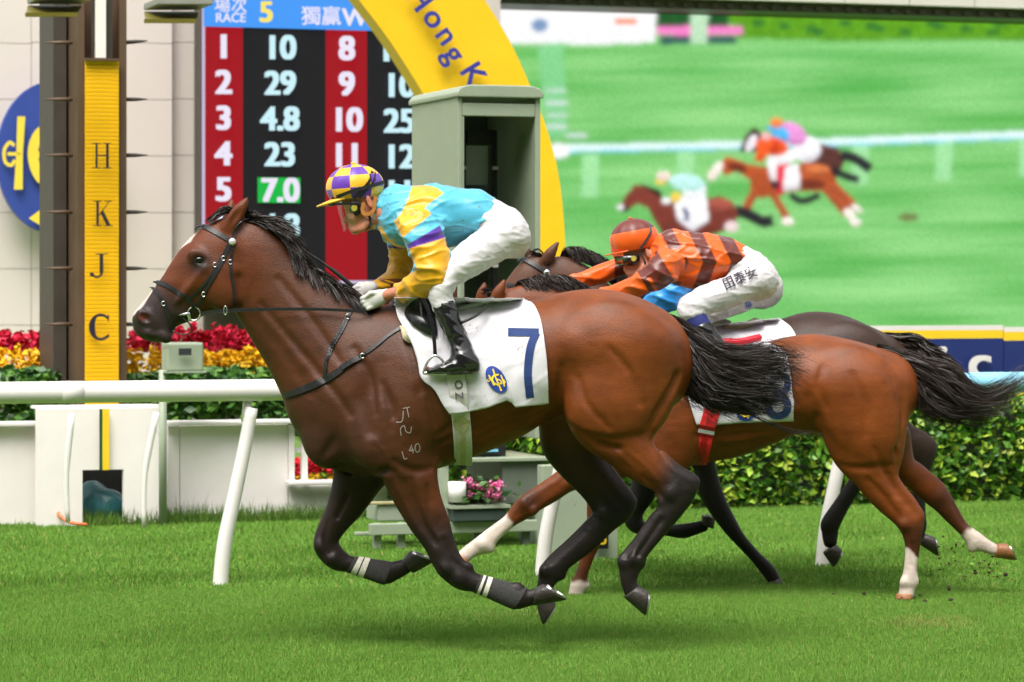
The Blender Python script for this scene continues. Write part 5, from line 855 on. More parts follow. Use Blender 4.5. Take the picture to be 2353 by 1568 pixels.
# saddle
M_sad = mat('black patent saddle leather', (.012, .012, .014), .22, var=.25, scale=25, bump=.1, bscale=120)
fl = C2((668, 985), (745, 925), (835, 960), (848, 1060), (858, 1165), (790, 1150), (715, 1105), (655, 1030)); Qc = ondepth(Gp, vc, [np.mean(fl, 0)], .012)[0]; Q = ondepth(Gp, vc, crom(fl + fl[:1], 4)[:-1], .010)
sad = mk('saddle', np.vstack([Q, Q + [0, -.012, 0], [Qc + [0, -.016, 0]]]), [[i, (i + 1) % len(Q), len(Q) + (i + 1) % len(Q), len(Q) + i] for i in range(len(Q))] + [[len(Q) + i, len(Q) + (i + 1) % len(Q), 2 * len(Q)] for i in range(len(Q))], M_sad, horseA)
strap('stirrup_leather', pw(crom(C2((770, 935), (805, 1010), (830, 1110), (842, 1200), (848, 1285)), 5), np.linspace(-.315, -.345, 21)), .017, M_sad, sad, nrm=(0, -1, 0), th=.005)
MB().tube(pw(crom(C2((800, 1395), (775, 1400), (800, 1330), (848, 1290), (900, 1330), (925, 1402), (800, 1404)), 4), -.345), .006, 8).build('stirrup', M_steel, sad, smooth=True)
mbs = MB(); mbs.tube(crom(pw(C2((985, 1003), (1040, 985), (1110, 968), (1170, 945), (1218, 932)), [-.12, -.11, -.10, -.09, -.08]), 4), [.004, *[.012] * 15, .006], 8); mbs.build('cantle', mat('grey saddle seat', (.42, .43, .44), .45, var=.15), sad, smooth=True)
MB().tube(crom(pw(C2((1015, 1082), (1060, 1062), (1110, 1035), (1145, 1005), (1165, 978)), [-.30, -.29, -.27, -.23, -.2]), 4), .0075, 8).build('overgirth_strap', M_leather, sad, smooth=True)
mb = MB(); mb.tube(crom(pw([(895, 722), (930, 722), (990, 728), (1050, 722), (1090, 715)], 0.0), 4), [.05, *[.075] * 15, .05], 14); mb.build('seat', M_sad, sad, smooth=True)
pq = onbody(fa, DA, crom(C2((628, 1110), (650, 1112), (690, 1150), (705, 1205), (685, 1215), (645, 1190), (628, 1110)), 3)[:-1], .012); mk('sheepskin_pad', np.vstack([pq, pq + [0, -.012, 0]]), [list(range(len(pq), 2 * len(pq)))] + [[i, (i + 1) % len(pq), len(pq) + (i + 1) % len(pq), len(pq) + i] for i in range(len(pq))], M_beige, sad)
# ---------------------------------------------------------------- jockeys: shared tools
M_skin = mat('skin', srgb(198, 128, 102), .5, var=.14, scale=30, bump=.15, bscale=140, sss=.12)
def tr(T, R): return [tuple(T((r[0], r[1]))[0]) + tuple(T((r[2], r[3]))[0]) + tuple(r[4:]) for r in R]
def body(name, parts, T, d0, h, m, parent=None, base=None, paint=None, infl=0.0, wr=0.0, wsc=22.0, seed=1, blur=1, k=.03, subs=(), stretch=(1, 1, 1), cap=1.0):
    "continuous mesh from station chains ('c'), ellipsoids ('e') and round cones ('t'); wr adds cloth folds"
    L = []
    for p in parts:
        if p[0] == 'c': C, Hv, W = rows(tr(T, p[1]), d0, 0, 5); L.append(('c', C, Hv, W, p[2] if len(p) > 2 else k, p[3] if len(p) > 3 else 0))
        elif p[0] == 'e': c = P(*T((p[1], p[2]))[0], d0 + p[3]); L.append(('e', c, p[4], p[5] if len(p) > 5 else 0, p[6] if len(p) > 6 else k))
        else: L.append(('t', np.array([P(*T((x, y))[0], d0 + o) for x, y, o in p[1]]), p[2], 0, p[3] if len(p) > 3 else k))
    pts = []
    for l in L:
        if l[0] == 'c': r = np.maximum(np.linalg.norm(l[2], axis=1), l[3])[:, None]; pts += [l[1] - r, l[1] + r]
        elif l[0] == 'e': pts += [l[1][None] - max(l[2]), l[1][None] + max(l[2])]
        else: r = np.max(l[2]); pts += [l[1] - r, l[1] + r]
    A = np.vstack(pts); f = Field(A.min(0) - .03 - infl, A.max(0) + .03 + infl, h)
    for l in L:
        if l[0] == 'c': f.chain(l[1], l[2], l[3], k=l[4], infl=infl + l[5], cap=cap)
        elif l[0] == 'e': f.ell(l[1], tuple(np.array(l[2]) + infl), l[3], k=l[4])
        else: f.caps(l[1], np.array(l[2]) + infl, k=l[4])
    for p in subs:
        if p[0] == 'e': f.ell(P(*T((p[1], p[2]))[0], d0 + p[3]), p[4], p[5] if len(p) > 5 else 0, k=.01, sub=True)
        else: f.caps(np.array([P(*T((x, y))[0], d0 + o) for x, y, o in p[1]]), p[2], k=p[3] if len(p) > 3 else .01, sub=True)
    f.blur(blur); V, Fc = f.mesh()
    if wr:
        g = f.grad(V); q = (V - V.mean(0)) * np.array(stretch); w1 = vnoise(q, wsc, seed); w2 = vnoise(q + .06 * vnoise(q, 9, seed + 5)[:, None], wsc * 1.9, seed + 1)
        fold = np.exp(-(w1 / .20) ** 2) * .9 + np.exp(-(w2 / .22) ** 2) * .45 + .3 * w1; V = V + g * (wr * (fold - .35))[:, None]
    V = fair(V, Fc, 2)
    o = mk(name, V, Fc, m, parent, base, col=paint(V) if paint else None); return o, f, V
def thin(parts, e=-.036): return [(p[0], p[1], p[2] if len(p) > 2 else .03, e) for p in parts]
def inpoly(V, poly, T):
    "vertices whose screen position lies inside a pixel polygon"
    x, y = topx(V); q = np.array(T(*poly)); ins = np.zeros(len(V), bool); j = len(q) - 1
    for i in range(len(q)):
        c = ((q[i, 1] > y) != (q[j, 1] > y)) & (x < (q[j, 0] - q[i, 0]) * (y - q[i, 1]) / (q[j, 1] - q[i, 1] + 1e-9) + q[i, 0]); ins ^= c; j = i
    return ins
def line(V, a, b, T):
    "signed distance (pixels) of vertices from the line a-b; positive to the right when walking from a to b on screen"
    x, y = topx(V); (ax, ay), (bx, by) = T(a)[0], T(b)[0]; l = math.hypot(bx - ax, by - ay); return ((x - ax) * -(by - ay) + (y - ay) * (bx - ax)) / l
def helmet(parent, T, d0, c, rx, ry, rl, tilt, colfun, mats_, peak, name='helmet', yc=0.0, peakmat=None):
    "cloth-covered skull cap: dome with coloured panels, button and peak"
    c = P(*T(c)[0], d0 + yc); nu, nv = 48, 22; ct, st = math.cos(tilt), math.sin(tilt); V = []; Fc = []; mi = []
    def pt(u, v):
        a = v * math.pi * .5 * 1.34; r = math.sin(min(a, math.pi / 2)) if a < math.pi / 2 else 1 - (a - math.pi / 2) ** 2 * .5
        e = .004 * math.cos(u * 8) * math.sin(a); x, y, z = (rx + e) * r * math.cos(u), (rl + e) * r * math.sin(u), ry * (math.cos(a) if a < math.pi / 2 else -(a - math.pi / 2) * .95)
        return c + np.array([x * ct - z * st, y, x * st + z * ct])
    for j in range(nv + 1):
        for i in range(nu): V.append(pt(2 * math.pi * i / nu, max(j, .15) / nv))
    for j in range(nv):
        for i in range(nu): Fc.append([j * nu + i, (j + 1) * nu + i, (j + 1) * nu + (i + 1) % nu, j * nu + (i + 1) % nu]); mi.append(colfun(i / nu, j / nv))
    o = mk(name, V, Fc, None, parent, mats=mats_, midx=mi)
    n = 14; e0 = [pt(math.pi + t, .98) for t in np.linspace(-1.15, 1.15, n)]; tip = np.array(peak, float); e1 = []
    for t, q in zip(np.linspace(-1.15, 1.15, n), e0): k = math.cos(t / 1.15 * math.pi / 2) ** .7; e1.append(q + np.array([tip[0] * k, 0, tip[1] * k]))
    W_ = e0 + e1; dz = np.array([0, 0, -.007]); m = 2 * n; VV = [q for q in W_] + [q + dz for q in W_]
    FF = [[i, i + 1, n + i + 1, n + i] for i in range(n - 1)] + [[m + i + 1, m + i, m + n + i, m + n + i + 1] for i in range(n - 1)] + [[n + i, n + i + 1, m + n + i + 1, m + n + i] for i in range(n - 1)]
    mk('peak', VV, FF, peakmat or mats_[0], o)
    b = c + np.array([-ry * st, 0, ry * ct]); MB().tube([b - [0, 0, .002], b + [0, 0, .006], b + [0, 0, .009]], [.011, .011, .006], 10).build('button', mats_[0], o, smooth=True)
    return o, pt
def hand(parent, T, d0, wrist, knuck, m, yo, name='glove', up=1, sz=1.0):
    "gloved fist round the reins: palm, four curled fingers of different lengths and a thumb"
    w = P(*T(wrist)[0], d0 + yo); k = P(*T(knuck)[0], d0 + yo); d = (k - w); L = np.linalg.norm(d); d /= L; n = np.array([0, -1.0, 0]) if yo < 0 else np.array([0, 1.0, 0]); dn = np.cross(d, n); dn = dn if dn[2] < 0 else -dn
    f = Field(np.minimum(w, k) - .12, np.maximum(w, k) + .12, .0035); f.caps([w, w + d * L * .5, k], [.026 * sz, .030 * sz, .026 * sz], k=.02)
    f.caps([w + d * L * .45 + dn * .018, k + dn * .02], [.02 * sz, .019 * sz], k=.02); f.caps([w + d * L * .45 - dn * .014, k - dn * .016], [.02 * sz, .018 * sz], k=.02)
    for i, (o, l) in enumerate(((-.026, .9), (-.009, 1.05), (.009, 1.0), (.026, .8))):
        a = k + dn * o * sz + n * .012; f.caps([a, a + d * .026 * l + n * .010, a + d * .034 * l - n * .014, a + d * .008 - n * .030], [.0115 * sz, .0112 * sz, .0105 * sz, .009 * sz], k=.004)
    a = w + d * L * .45 - dn * .022 + n * .014; f.caps([a, a + d * .03 - dn * .012 + n * .012, a + d * .058 - dn * .004 + n * .012], [.013 * sz, .012 * sz, .009 * sz], k=.006)
    f.blur(1); V, Fc = f.mesh(); return mk(name, V, Fc, m, parent)
# ---------------------------------------------------------------- jockey in yellow and light blue
T2 = C2
headA = [('e', 368, 262, 0, (.092, .074, .100), .15), ('e', 372, 365, 0, (.060, .062, .085), .2), ('e', 378, 432, 0, (.052, .054, .058), .3), ('t', [(318, 372, 0), (300, 420, 0), (286, 446, 0)], [.010, .014, .013], .012), ('e', 296, 449, -.009, (.013, .012, .009), 0, .006), ('e', 296, 449, .009, (.013, .012, .009), 0, .006), ('e', 318, 474, 0, (.017, .026, .009), .2, .008), ('e', 322, 490, 0, (.017, .024, .009), .2, .008), ('e', 345, 508, 0, (.022, .026, .02), 0, .015), ('t', [(345, 505, -.03), (395, 492, -.052), (430, 455, -.062)], [.016, .018, .016], .02), ('t', [(345, 505, .03), (395, 492, .052), (430, 455, .062)], [.016, .018, .016], .02), ('e', 345, 420, -.045, (.03, .02, .022), .2, .02), ('e', 345, 420, .045, (.03, .02, .022), .2, .02), ('c', [(430, 340, 385, 500, .05), (480, 335, 440, 495, .052), (550, 340, 510, 480, .055)]), ('e', 432, 322, -.076, (.014, .010, .034), .25, .006), ('e', 432, 322, .076, (.014, .010, .034), .25, .006)]
torsoA = [('c', [(530, 262, 500, 470, .085), (580, 240, 520, 530, .14), (640, 232, 580, 585, .185), (740, 228, 710, 615, .20), (860, 226, 850, 608, .19), (1000, 236, 985, 588, .172), (1130, 264, 1100, 562, .165), (1205, 312, 1180, 535, .155)], .04)]
armA = [('c', [(625, 400, 850, 395, .085, -.15), (605, 470, 872, 455, .088, -.185), (650, 560, 906, 540, .078, -.225), (690, 645, 926, 640, .068, -.255), (722, 720, 930, 735, .062, -.27)], .03), ('c', [(742, 690, 932, 800, .062, -.27), (735, 745, 895, 868, .06, -.265), (690, 790, 800, 905, .053, -.225), (640, 828, 715, 935, .046, -.18), (600, 848, 648, 946, .041, -.14)], .03)]
armAf = [('c', [(560, 480, 740, 480, .08, .16), (552, 600, 735, 610, .07, .21), (560, 690, 722, 720, .062, .22), (545, 760, 690, 800, .056, .19), (490, 812, 600, 862, .045, .13), (462, 838, 520, 872, .036, .09)], .03)]
hipA = [('c', [(1170, 300, 1140, 560, .155), (1225, 322, 1185, 590, .165), (1305, 362, 1235, 640, .172), (1372, 440, 1275, 660, .165), (1398, 540, 1320, 650, .14)], .04)]
def thigh(s): return [('c', [(1250, 430, 1345, 640, .095, s * .09), (1150, 500, 1240, 705, .095, s * .13), (1050, 560, 1135, 765, .09, s * .18), (965, 640, 1045, 812, .083, s * .215), (905, 740, 985, 846, .074, s * .24), (862, 822, 955, 878, .064, s * .255)], .04), ('c', [(850, 815, 948, 862, .06, s * .255), (812, 890, 946, 905, .058, s * .265), (832, 985, 962, 948, .05, s * .27)], .03)]
def shank(s): return [('c', [(838, 995, 966, 952, .052, s * .272), (880, 1090, 998, 1068, .050, s * .285), (920, 1172, 1042, 1158, .049, s * .295), (944, 1240, 1072, 1232, .047, s * .31), (955, 1300, 1088, 1290, .045, s * .325)], .02), ('c', [(1098, 1295, 1108, 1396, .036, s * .335), (1050, 1275, 1050, 1404, .042, s * .335), (970, 1308, 965, 1404, .044, s * .335), (885, 1346, 880, 1402, .043, s * .335), (805, 1374, 803, 1397, .030, s * .335)], .025)]
base = P(1050, 700, DA)
def skinpaint(V): return np.repeat(np.array([srgb(198, 132, 108)]), len(V), 0)
jA, fjA, _ = body('person', headA + thin(torsoA + armA + armAf + hipA + thigh(-1) + thigh(1) + shank(-1) + shank(1)) + [('t', [(700, 860, -.20), (600, 895, -.14), (560, 905, -.12), (520, 920, -.10)], [.028, .027, .026, .024]), ('t', [(560, 820, .16), (500, 845, .10), (450, 860, .07)], [.026, .026, .024])], T2, DA, .006, M_skin, base=base,
               subs=[('t', [(308, 483, 0), (325, 481, -.028), (340, 484, -.04)], [.003, .003, .002], .006), ('e', 432, 324, -.09, (.006, .008, .018), .25), ('e', 318, 385, -.045, (.016, .016, .010), 0)])
tag(jA, 'jockey in light blue and yellow silks with chequered cap, crouched over the leading horse', 'person')
YEL = np.array(srgb(228, 166, 26)); CYA = np.array(srgb(82, 176, 208)); PUR = np.array(srgb(80, 36, 146))
def silkA(V):
    x, y = topx(V); yo = V[:, 1] - DA; c = np.repeat(CYA[None], len(V), 0); L = lambda a, b: line(V, a, b, T2)
    e = lambda d: sm(-1.2, 1.2, d)
    I = lambda *q: inpoly(V, q, T2); near = yo < .03
    c[I((705, 225), (800, 222), (860, 240), (902, 272), (850, 308), (800, 345), (775, 378), (720, 368), (650, 400), (602, 470), (635, 400), (680, 300)) & near] = YEL
    arm = I((588, 450), (640, 388), (720, 362), (800, 372), (874, 470), (910, 545), (942, 650), (940, 800), (890, 910), (640, 975), (560, 900), (575, 840), (735, 750), (690, 640), (650, 560)) & (yo < -.09)
    ca_ = np.repeat(YEL[None], len(V), 0); ca_ = mix(ca_, CYA[None], e(L((650, 545), (820, 405)))); ca_ = mix(ca_, PUR[None], e(L((680, 590), (872, 478)))); ca_ = mix(ca_, YEL[None], e(L((683, 620), (905, 552))))
    c = np.where(arm[:, None], ca_, c)
    far = (yo > .05) & (y > T2((0, 560))[0][1]); cf = mix(np.repeat(CYA[None], len(V), 0), PUR[None], e(L((520, 590), (640, 612)))); cf = mix(cf, YEL[None], e(L((530, 615), (700, 625)))); c = np.where(far[:, None], cf, c)
    c[I((570, 535), (600, 590), (680, 625), (640, 625), (575, 600)) & near & ~arm] = YEL; c[I((488, 480), (505, 480), (580, 580), (540, 585)) & near & ~arm] = YEL
    return c
M_silkA = mat('yellow and blue silk', attr=True, rough=.33, var=.06, scale=30, spec=.5, sheen=.35, bump=.05, bscale=300, dirt=(.10, .07, .035), dscale=75, damt=.62)
jkA, fkA, _ = body('jacket', torsoA + armA + armAf + [('c', [(512, 275, 488, 478, .078), (540, 262, 505, 492, .085)], .02)], T2, DA, .005, M_silkA, jA, paint=silkA, infl=.006, wr=.011, wsc=15, cap=.3, seed=4, stretch=(.75, .75, 1.5))
M_breech = mat('white breeches', (.64, .61, .64), .62, var=.05, scale=25, bump=.12, bscale=350, sheen=.15, dirt=(.30, .24, .18), dscale=70, damt=.30)
body('breeches', hipA + thigh(-1) + thigh(1), T2, DA, .006, M_breech, jA, infl=.004, wr=.0042, wsc=20, seed=7, stretch=(.8, .8, 1.8))
M_boot = mat('black patent boot', (.010, .010, .011), .16, var=.3, scale=20, coat=.5, bump=.1, bscale=60)
for s in (-1, 1): body('boot', shank(s), T2, DA, .0048, M_boot, jA, cap=.45, infl=.004, wr=.004, wsc=30, seed=9)
M_gl = mat('white glove', (.60, .59, .57), .7, var=.12, scale=60, bump=.06, bscale=200, dirt=(.3, .3, .25), dscale=60, damt=.35)
M_gl2 = mat('black glove', (.02, .02, .022), .6, var=.2, scale=60)
hand(jA, T2, DA, (545, 905), (440, 950), M_gl, -.10); hand(jA, T2, DA, (455, 862), (392, 885), M_gl, .06)
# cap with yellow and purple checks, straps, goggles, visor, chin strap
M_cy = mat('yellow cap silk', srgb(236, 180, 40), .4, var=.07, scale=40, sheen=.3, dirt=(.12, .08, .03), dscale=90, damt=.52); M_cp = mat('purple cap silk', srgb(100, 52, 168), .4, var=.1, scale=40, sheen=.3); M_ck = mat('black elastic', (.014, .014, .015), .6, var=.2)
hA, hpt = helmet(jA, T2, DA, (345, 232), .131, .106, .104, .08, lambda u, v: (int(u * 8 + .25) + int(v * 3.7 + .15)) % 2, [M_cy, M_cp], (-.066, -.030))
def hs_(name, uv, w, m=M_ck, off=1.03, par=None):
    c = P(*T2((345, 232))[0], DA); Q = np.array([c + (hpt(u, v) - c) * off for u, v in uv]); Q = crom(Q, 5); n = Q - c; n /= np.linalg.norm(n, axis=1)[:, None]
    T_ = np.gradient(Q, axis=0); S = np.cross(T_, n); S /= np.linalg.norm(S, axis=1)[:, None]; V = np.vstack([Q - S * w / 2, Q + S * w / 2]); k = len(Q); return mk(name, V, [[i, i + 1, k + i + 1, k + i] for i in range(k - 1)], m, par or hA)
pi = math.pi
hs_('goggle_strap', [(pi * 1.12, .97), (pi * 1.3, .93), (pi * 1.5, .84), (pi * 1.72, .76), (pi * 1.95, .70), (pi * 2.05, .70)], .016)
hs_('strap', [(pi * 1.48, 1.0), (pi * 1.58, .86), (pi * 1.69, .66), (pi * 1.80, .45)], .016); hs_('strap', [(pi * 1.56, 1.0), (pi * 1.64, .86), (pi * 1.74, .66), (pi * 1.86, .48)], .010)
M_gog = mat('black goggle frame', (.012, .012, .013), .3, var=.2); M_glass = mat('smoked lens', (.01, .01, .012), .05, var=0, coat=1)
gq = pw(crom(T2((318, 328), (350, 322), (385, 330), (388, 372), (372, 405), (345, 412), (330, 380), (318, 328)), 3)[:-1], -.066); gog = mk('goggles', np.vstack([gq, gq * 1.0 + [0, -.022, 0], gq + [-.035, .062, 0]]), [list(range(len(gq), 2 * len(gq)))] + [[i, (i + 1) % len(gq), len(gq) + (i + 1) % len(gq), len(gq) + i] for i in range(len(gq))] + [[2 * len(gq) + i, 2 * len(gq) + (i + 1) % len(gq), (i + 1) % len(gq), i] for i in range(len(gq))], M_gog, jA)
dq = pw(circ(*T2((340, 364))[0], 6.8, 7.8, n=17)[:-1], -.0905); mk('lens_badge', dq, [list(range(16))], mat('brass badge', srgb(190, 178, 70), .4, metal=.3, var=.15), gog)
M_vis = bpy.data.materials.new('clear visor'); M_vis.use_nodes = True; nt = M_vis.node_tree; tb = nt.nodes.new('ShaderNodeBsdfTransparent'); tb.inputs[0].default_value = (.92, .92, .93, 1); gb = nt.nodes.new('ShaderNodeBsdfGlossy'); gb.inputs['Roughness'].default_value = .08; mx = nt.nodes.new('ShaderNodeMixShader'); mx.inputs[0].default_value = .13
nt.links.new(tb.outputs[0], mx.inputs[1]); nt.links.new(gb.outputs[0], mx.inputs[2]); nt.links.new(mx.outputs[0], nt.nodes['Material Output'].inputs[0])
vv = []; nvz = 13
for i in range(2):
    for t in np.linspace(-1, 1, nvz): e = 1 - t * t; (ax_, ay_) = T2((325 - 95 * e ** .7, 345))[0] if i == 0 else T2((345 - 72 * e ** .7, 470 + 45 * e))[0]; vv.append(P(ax_, ay_, DA + t * .088))
mk('visor', vv, [[i, i + 1, nvz + i + 1, nvz + i] for i in range(nvz - 1)], M_vis, jA)
M_tan = mat('tan leather', srgb(176, 112, 52), .45, var=.15, scale=50)
for s in (-1, 1):
    strap('chin_strap', pw(crom(T2((400, 330), (392, 372), (402, 400), (432, 402), (462, 378), (468, 330), (478, 292)), 4), s * .083), .019, M_tan, hA, nrm=(0, s, 0), th=.012); strap('chin_strap', pw(crom(T2((430, 405), (440, 440), (438, 478), (405, 502)), 4), [s * .075] * 9 + [s * .055] * 4), .013, M_ck, hA, nrm=(0, s, 0), th=.005)
body('collar', [('c', [(535, 285, 502, 486, .080), (508, 292, 476, 490, .076), (490, 305, 460, 492, .072)], .01)], T2, DA, .005, M_breech, jA, infl=.006, cap=.3)
strap('goggle_frame', pw(crom(T2((178, 352), (215, 342), (265, 338), (320, 338), (385, 345)), 4), [0, -.022, -.04, -.052, -.06, -.066, -.072, -.076, -.079, -.081, -.083, -.084, -.085, -.085, -.085, -.085, -.085]), .012, M_gog, jA, nrm=(0, -1, 0), th=.006)
# whip held along the neck
wq = pw(crom([(846, 690), (800, 650), (755, 614), (690, 570), (648, 538), (592, 497)], 4), .075); whip = MB(); whip.tube(wq, np.interp(np.linspace(0, 1, len(wq)), [0, .35, .4, .75, .8, 1], [.011, .010, .0065, .0055, .009, .009]), 8); whip = whip.build('riding_whip', M_leather, smooth=True); tag(whip, 'black riding whip held forward along the neck of the leading horse', 'whip')
# ---------------------------------------------------------------- chasing chestnut horse and the dark horse behind it
DB, DC = 16.96, 17.84
C7 = lambda *p: [(1493.7 + .4396 * x, 689.4 + .4396 * y) for x, y in p]
T6 = lambda *p: [(1149 + .3297 * x, 459.6 + .3297 * y) for x, y in p]
def r7(R): return [tuple(C7((r[0], r[1]))[0]) + tuple(C7((r[2], r[3]))[0]) + tuple(r[4:]) for r in R]
fb = Field((P(995, 0, DB)[0], DB - .42, .0), (P(2350, 0, DB)[0], DB + .42, 1.86), .0088)
def cb_(R, yo=0.0, k=.045, n=5, **kw): fb.chain(*rows(R, DB, yo, n), k=k, **kw)
cb_([(2072, 840, 2076, 930, .12), (2048, 812, 2050, 985, .2), (2000, 796, 2000, 1000, .24), (1940, 779, 1940, 1005, .265), (1876, 768, 1870, 1000, .27), (1823, 773, 1815, 1000, .255), (1765, 786, 1757, 1024, .25), (1692, 796, 1692, 1050, .265), (1600, 798, 1600, 1067, .28), (1530, 785, 1540, 1080, .265), (1480, 780, 1480, 1085, .24), (1430, 795, 1420, 1082, .21), (1385, 830, 1375, 1062, .175), (1352, 885, 1347, 1020, .12)], cap=.7)
cb_([(1175, 664, 1150, 800, .072), (1215, 652, 1180, 840, .08), (1270, 657, 1225, 890, .09), (1340, 690, 1290, 940, .115), (1410, 735, 1320, 990, .15), (1470, 785, 1360, 1030, .165)], k=.05)
cb_([(1140, 672, 1185, 770, .07), (1112, 690, 1165, 830, .09), (1085, 725, 1120, 845, .088), (1060, 765, 1085, 858, .07), (1040, 800, 1060, 872, .055), (1020, 830, 1045, 890, .052), (1008, 852, 1030, 888, .042)], k=.03, cap=.6)
for yo, e in ((-.06, [(1123, 690, 1156, 690, .02), (1130, 672, 1160, 674, .025), (1144, 655, 1163, 657, .018), (1160, 638, 1164, 639, .007)]), (.06, [(1090, 692, 1120, 692, .02), (1095, 674, 1120, 674, .025), (1104, 660, 1120, 660, .018), (1112, 646, 1117, 646, .007)])): cb_(e, yo, k=.02, n=3)
cb_(r7([(800, 450, 1340, 450, .12), (850, 560, 1352, 560, .128), (890, 680, 1345, 665, .122), (935, 790, 1328, 785, .105), (985, 860, 1305, 880, .085), (1065, 945, 1300, 925, .07), (1110, 1005, 1335, 985, .062), (1185, 1085, 1392, 1050, .053), (1260, 1150, 1428, 1115, .047), (1306, 1205, 1430, 1170, .044), (1328, 1262, 1420, 1235, .038), (1332, 1310, 1410, 1300, .034), (1326, 1400, 1398, 1392, .031), (1312, 1470, 1394, 1472, .036), (1304, 1505, 1386, 1508, .031), (1296, 1540, 1382, 1540, .036)]), -.15)
cb_(r7([(1320, 600, 1180, 860, .10), (1345, 790, 1270, 920, .085), (1420, 862, 1360, 992, .065), (1515, 940, 1440, 1062, .052), (1548, 990, 1505, 1112, .045), (1600, 1078, 1562, 1170, .036), (1655, 1165, 1622, 1228, .032), (1735, 1225, 1672, 1296, .037), (1765, 1250, 1735, 1318, .031), (1805, 1275, 1795, 1338, .03)]), .15)
cb_([(1345, 1000, 1460, 1080, .085), (1325, 1050, 1400, 1105, .072), (1283, 1081, 1325, 1124, .058), (1237, 1114, 1278, 1152, .051), (1200, 1137, 1239, 1174, .047), (1178, 1160, 1214, 1191, .041), (1158, 1187, 1184, 1208, .032), (1119, 1216, 1150, 1238, .030), (1088, 1241, 1126, 1265, .036), (1070, 1254, 1099, 1276, .031), (1054, 1267, 1082, 1288, .03)], -.14)
cb_([(1350, 1005, 1460, 1010, .085), (1350, 1080, 1432, 1080, .07), (1348, 1150, 1406, 1150, .052), (1348, 1200, 1391, 1202, .046), (1343, 1240, 1382, 1244, .041), (1336, 1275, 1367, 1278, .031), (1322, 1318, 1351, 1321, .030), (1311, 1340, 1347, 1343, .035), (1307, 1358, 1342, 1360, .031), (1304, 1374, 1340, 1374, .034)], .14)
def mus(f, d0, m, k_):
    for s in (-1, 1):
        f.ell(P(*m(1425, 780), d0 + s * .17), (.19, .075, .15), -.5, k=.10); f.ell(P(*m(1322, 800), d0 + s * .205), (.05, .05, .08), .4, k=.07); f.ell(P(*m(905, 985), d0 + s * .165), (.2, .085, .15), .9, k=.10)
        f.caps([P(*m(1292, 840), d0 + s * .285), P(*m(1285, 900), d0 + s * .28), P(*m(1293, 950), d0 + s * .265)], [.012, .02, .014], k=.05, sub=True)
        for q in range(6):
            xx = 1075 + q * 34; f.caps([P(*m(xx, 880), d0 + s * .295), P(*m(xx + 12, 950 - q * 4), d0 + s * .295), P(*m(xx + 6, 1000 - q * 9), d0 + s * .262)], [.004, .008, .004], k=.03, sub=True)
        f.caps([P(*m(1110, 985), d0 + s * .285), P(*m(1190, 962), d0 + s * .272), P(*m(1260, 925), d0 + s * .262)], [.006, .012, .008], k=.035, sub=True)
mus(fb, DB, lambda x, y: (2089 + (x - 1567) * .853, 768 + (y - 665) * .853), .853)
fb.caps([P(*C7((1240, 330))[0], DB - .235), P(*C7((1300, 480))[0], DB - .255), P(*C7((1310, 640))[0], DB - .255), P(*C7((1290, 800))[0], DB - .24)], [.008, .014, .014, .008], k=.04, sub=True)
fb.ell(P(*C7((1080, 560))[0], DB - .225), (.17, .055, .2), .15, k=.07); fb.ell(P(*C7((1200, 700))[0], DB - .22), (.10, .05, .16), -.2, k=.05)
fb.caps([P(*C7((1270, 960))[0], DB - .21), P(*C7((1340, 1060))[0], DB - .205), P(*C7((1390, 1120))[0], DB - .2)], [.006, .012, .008], k=.03, sub=True)
fb.caps([P(1190, 1180, DB - .18), P(1135, 1225, DB - .175)], .006, k=.014, sub=True); fb.caps([P(1290, 1120, DB - .2), P(1222, 1165, DB - .19)], .007, k=.02, sub=True)
for q, r, yo in (((2102, 1335), .02, -.15), ((2075, 1338), .018, -.175), ((2112, 1185), .022, -.15), ((2080, 1205), .024, -.185), ((2232, 1262), .02, .15), ((2160, 1140), .02, .118), ((1128, 1262), .02, -.14), ((1105, 1250), .018, -.168), ((1205, 1155), .026, -.175), ((1225, 1175), .02, -.17), ((1350, 1345), .018, .14), ((1365, 1225), .024, .11)): fb.ell(P(*q, DB + yo), (r * .92, r * .74, r * 1.05), .3, k=.035)
for pts in ([(2098, 1250, -.18), (2094, 1300, -.178)], [(2090, 1160, -.195), (2060, 1120, -.2), (2040, 1090, -.205)], [(1775, 900, -.27), (1790, 960, -.265), (1830, 990, -.25)], [(1700, 1010, -.265), (1750, 1000, -.255), (1800, 975, -.255)], [(2045, 1000, -.235), (2060, 1050, -.22), (2085, 1110, -.2)], [(2190, 1160, .12), (2215, 1205, .12)], [(1300, 1100, -.2), (1250, 1135, -.195), (1220, 1160, -.19)], [(1260, 1120, -.195), (1215, 1150, -.188)]): fb.caps([P(x, y, DB + o) for x, y, o in pts], .0065, k=.022, sub=True)
for pts, r in (([(2034, 821), (2068, 874), (2076, 953), (2068, 1020)], .009), ([(1876, 955), (1860, 992), (1885, 1020)], .010), ([(1933, 1070), (1977, 1076), (2050, 1070)], .008), ([(1889, 843), (1881, 887), (1898, 936)], .006), ([(1640, 1005), (1700, 998), (1757, 993), (1801, 985)], .007), ([(1650, 1030), (1710, 1020), (1770, 1003)], .006), ([(1960, 860), (1985, 920), (1990, 1000)], .006), ([(2010, 1030), (2035, 1090), (2062, 1140)], .008), ([(2000, 1105), (2040, 1150), (2068, 1190)], .007), ([(1600, 1000), (1625, 1005), (1650, 985)], .006), ([(1820, 800), (1800, 860), (1830, 930)], .008)): crease(fb, DB, pts, r, k=.03)
for pts in ([(1280, 1105), (1240, 1135), (1205, 1165)], [(1660, 1015), (1720, 1010), (1780, 990)], [(1990, 1085), (2030, 1125), (2065, 1170)]): vein(fb, DB, pts, .005)
fb.blur(1); Vb, Fb = fb.mesh(); Vb = fair(Vb, Fb, 2)
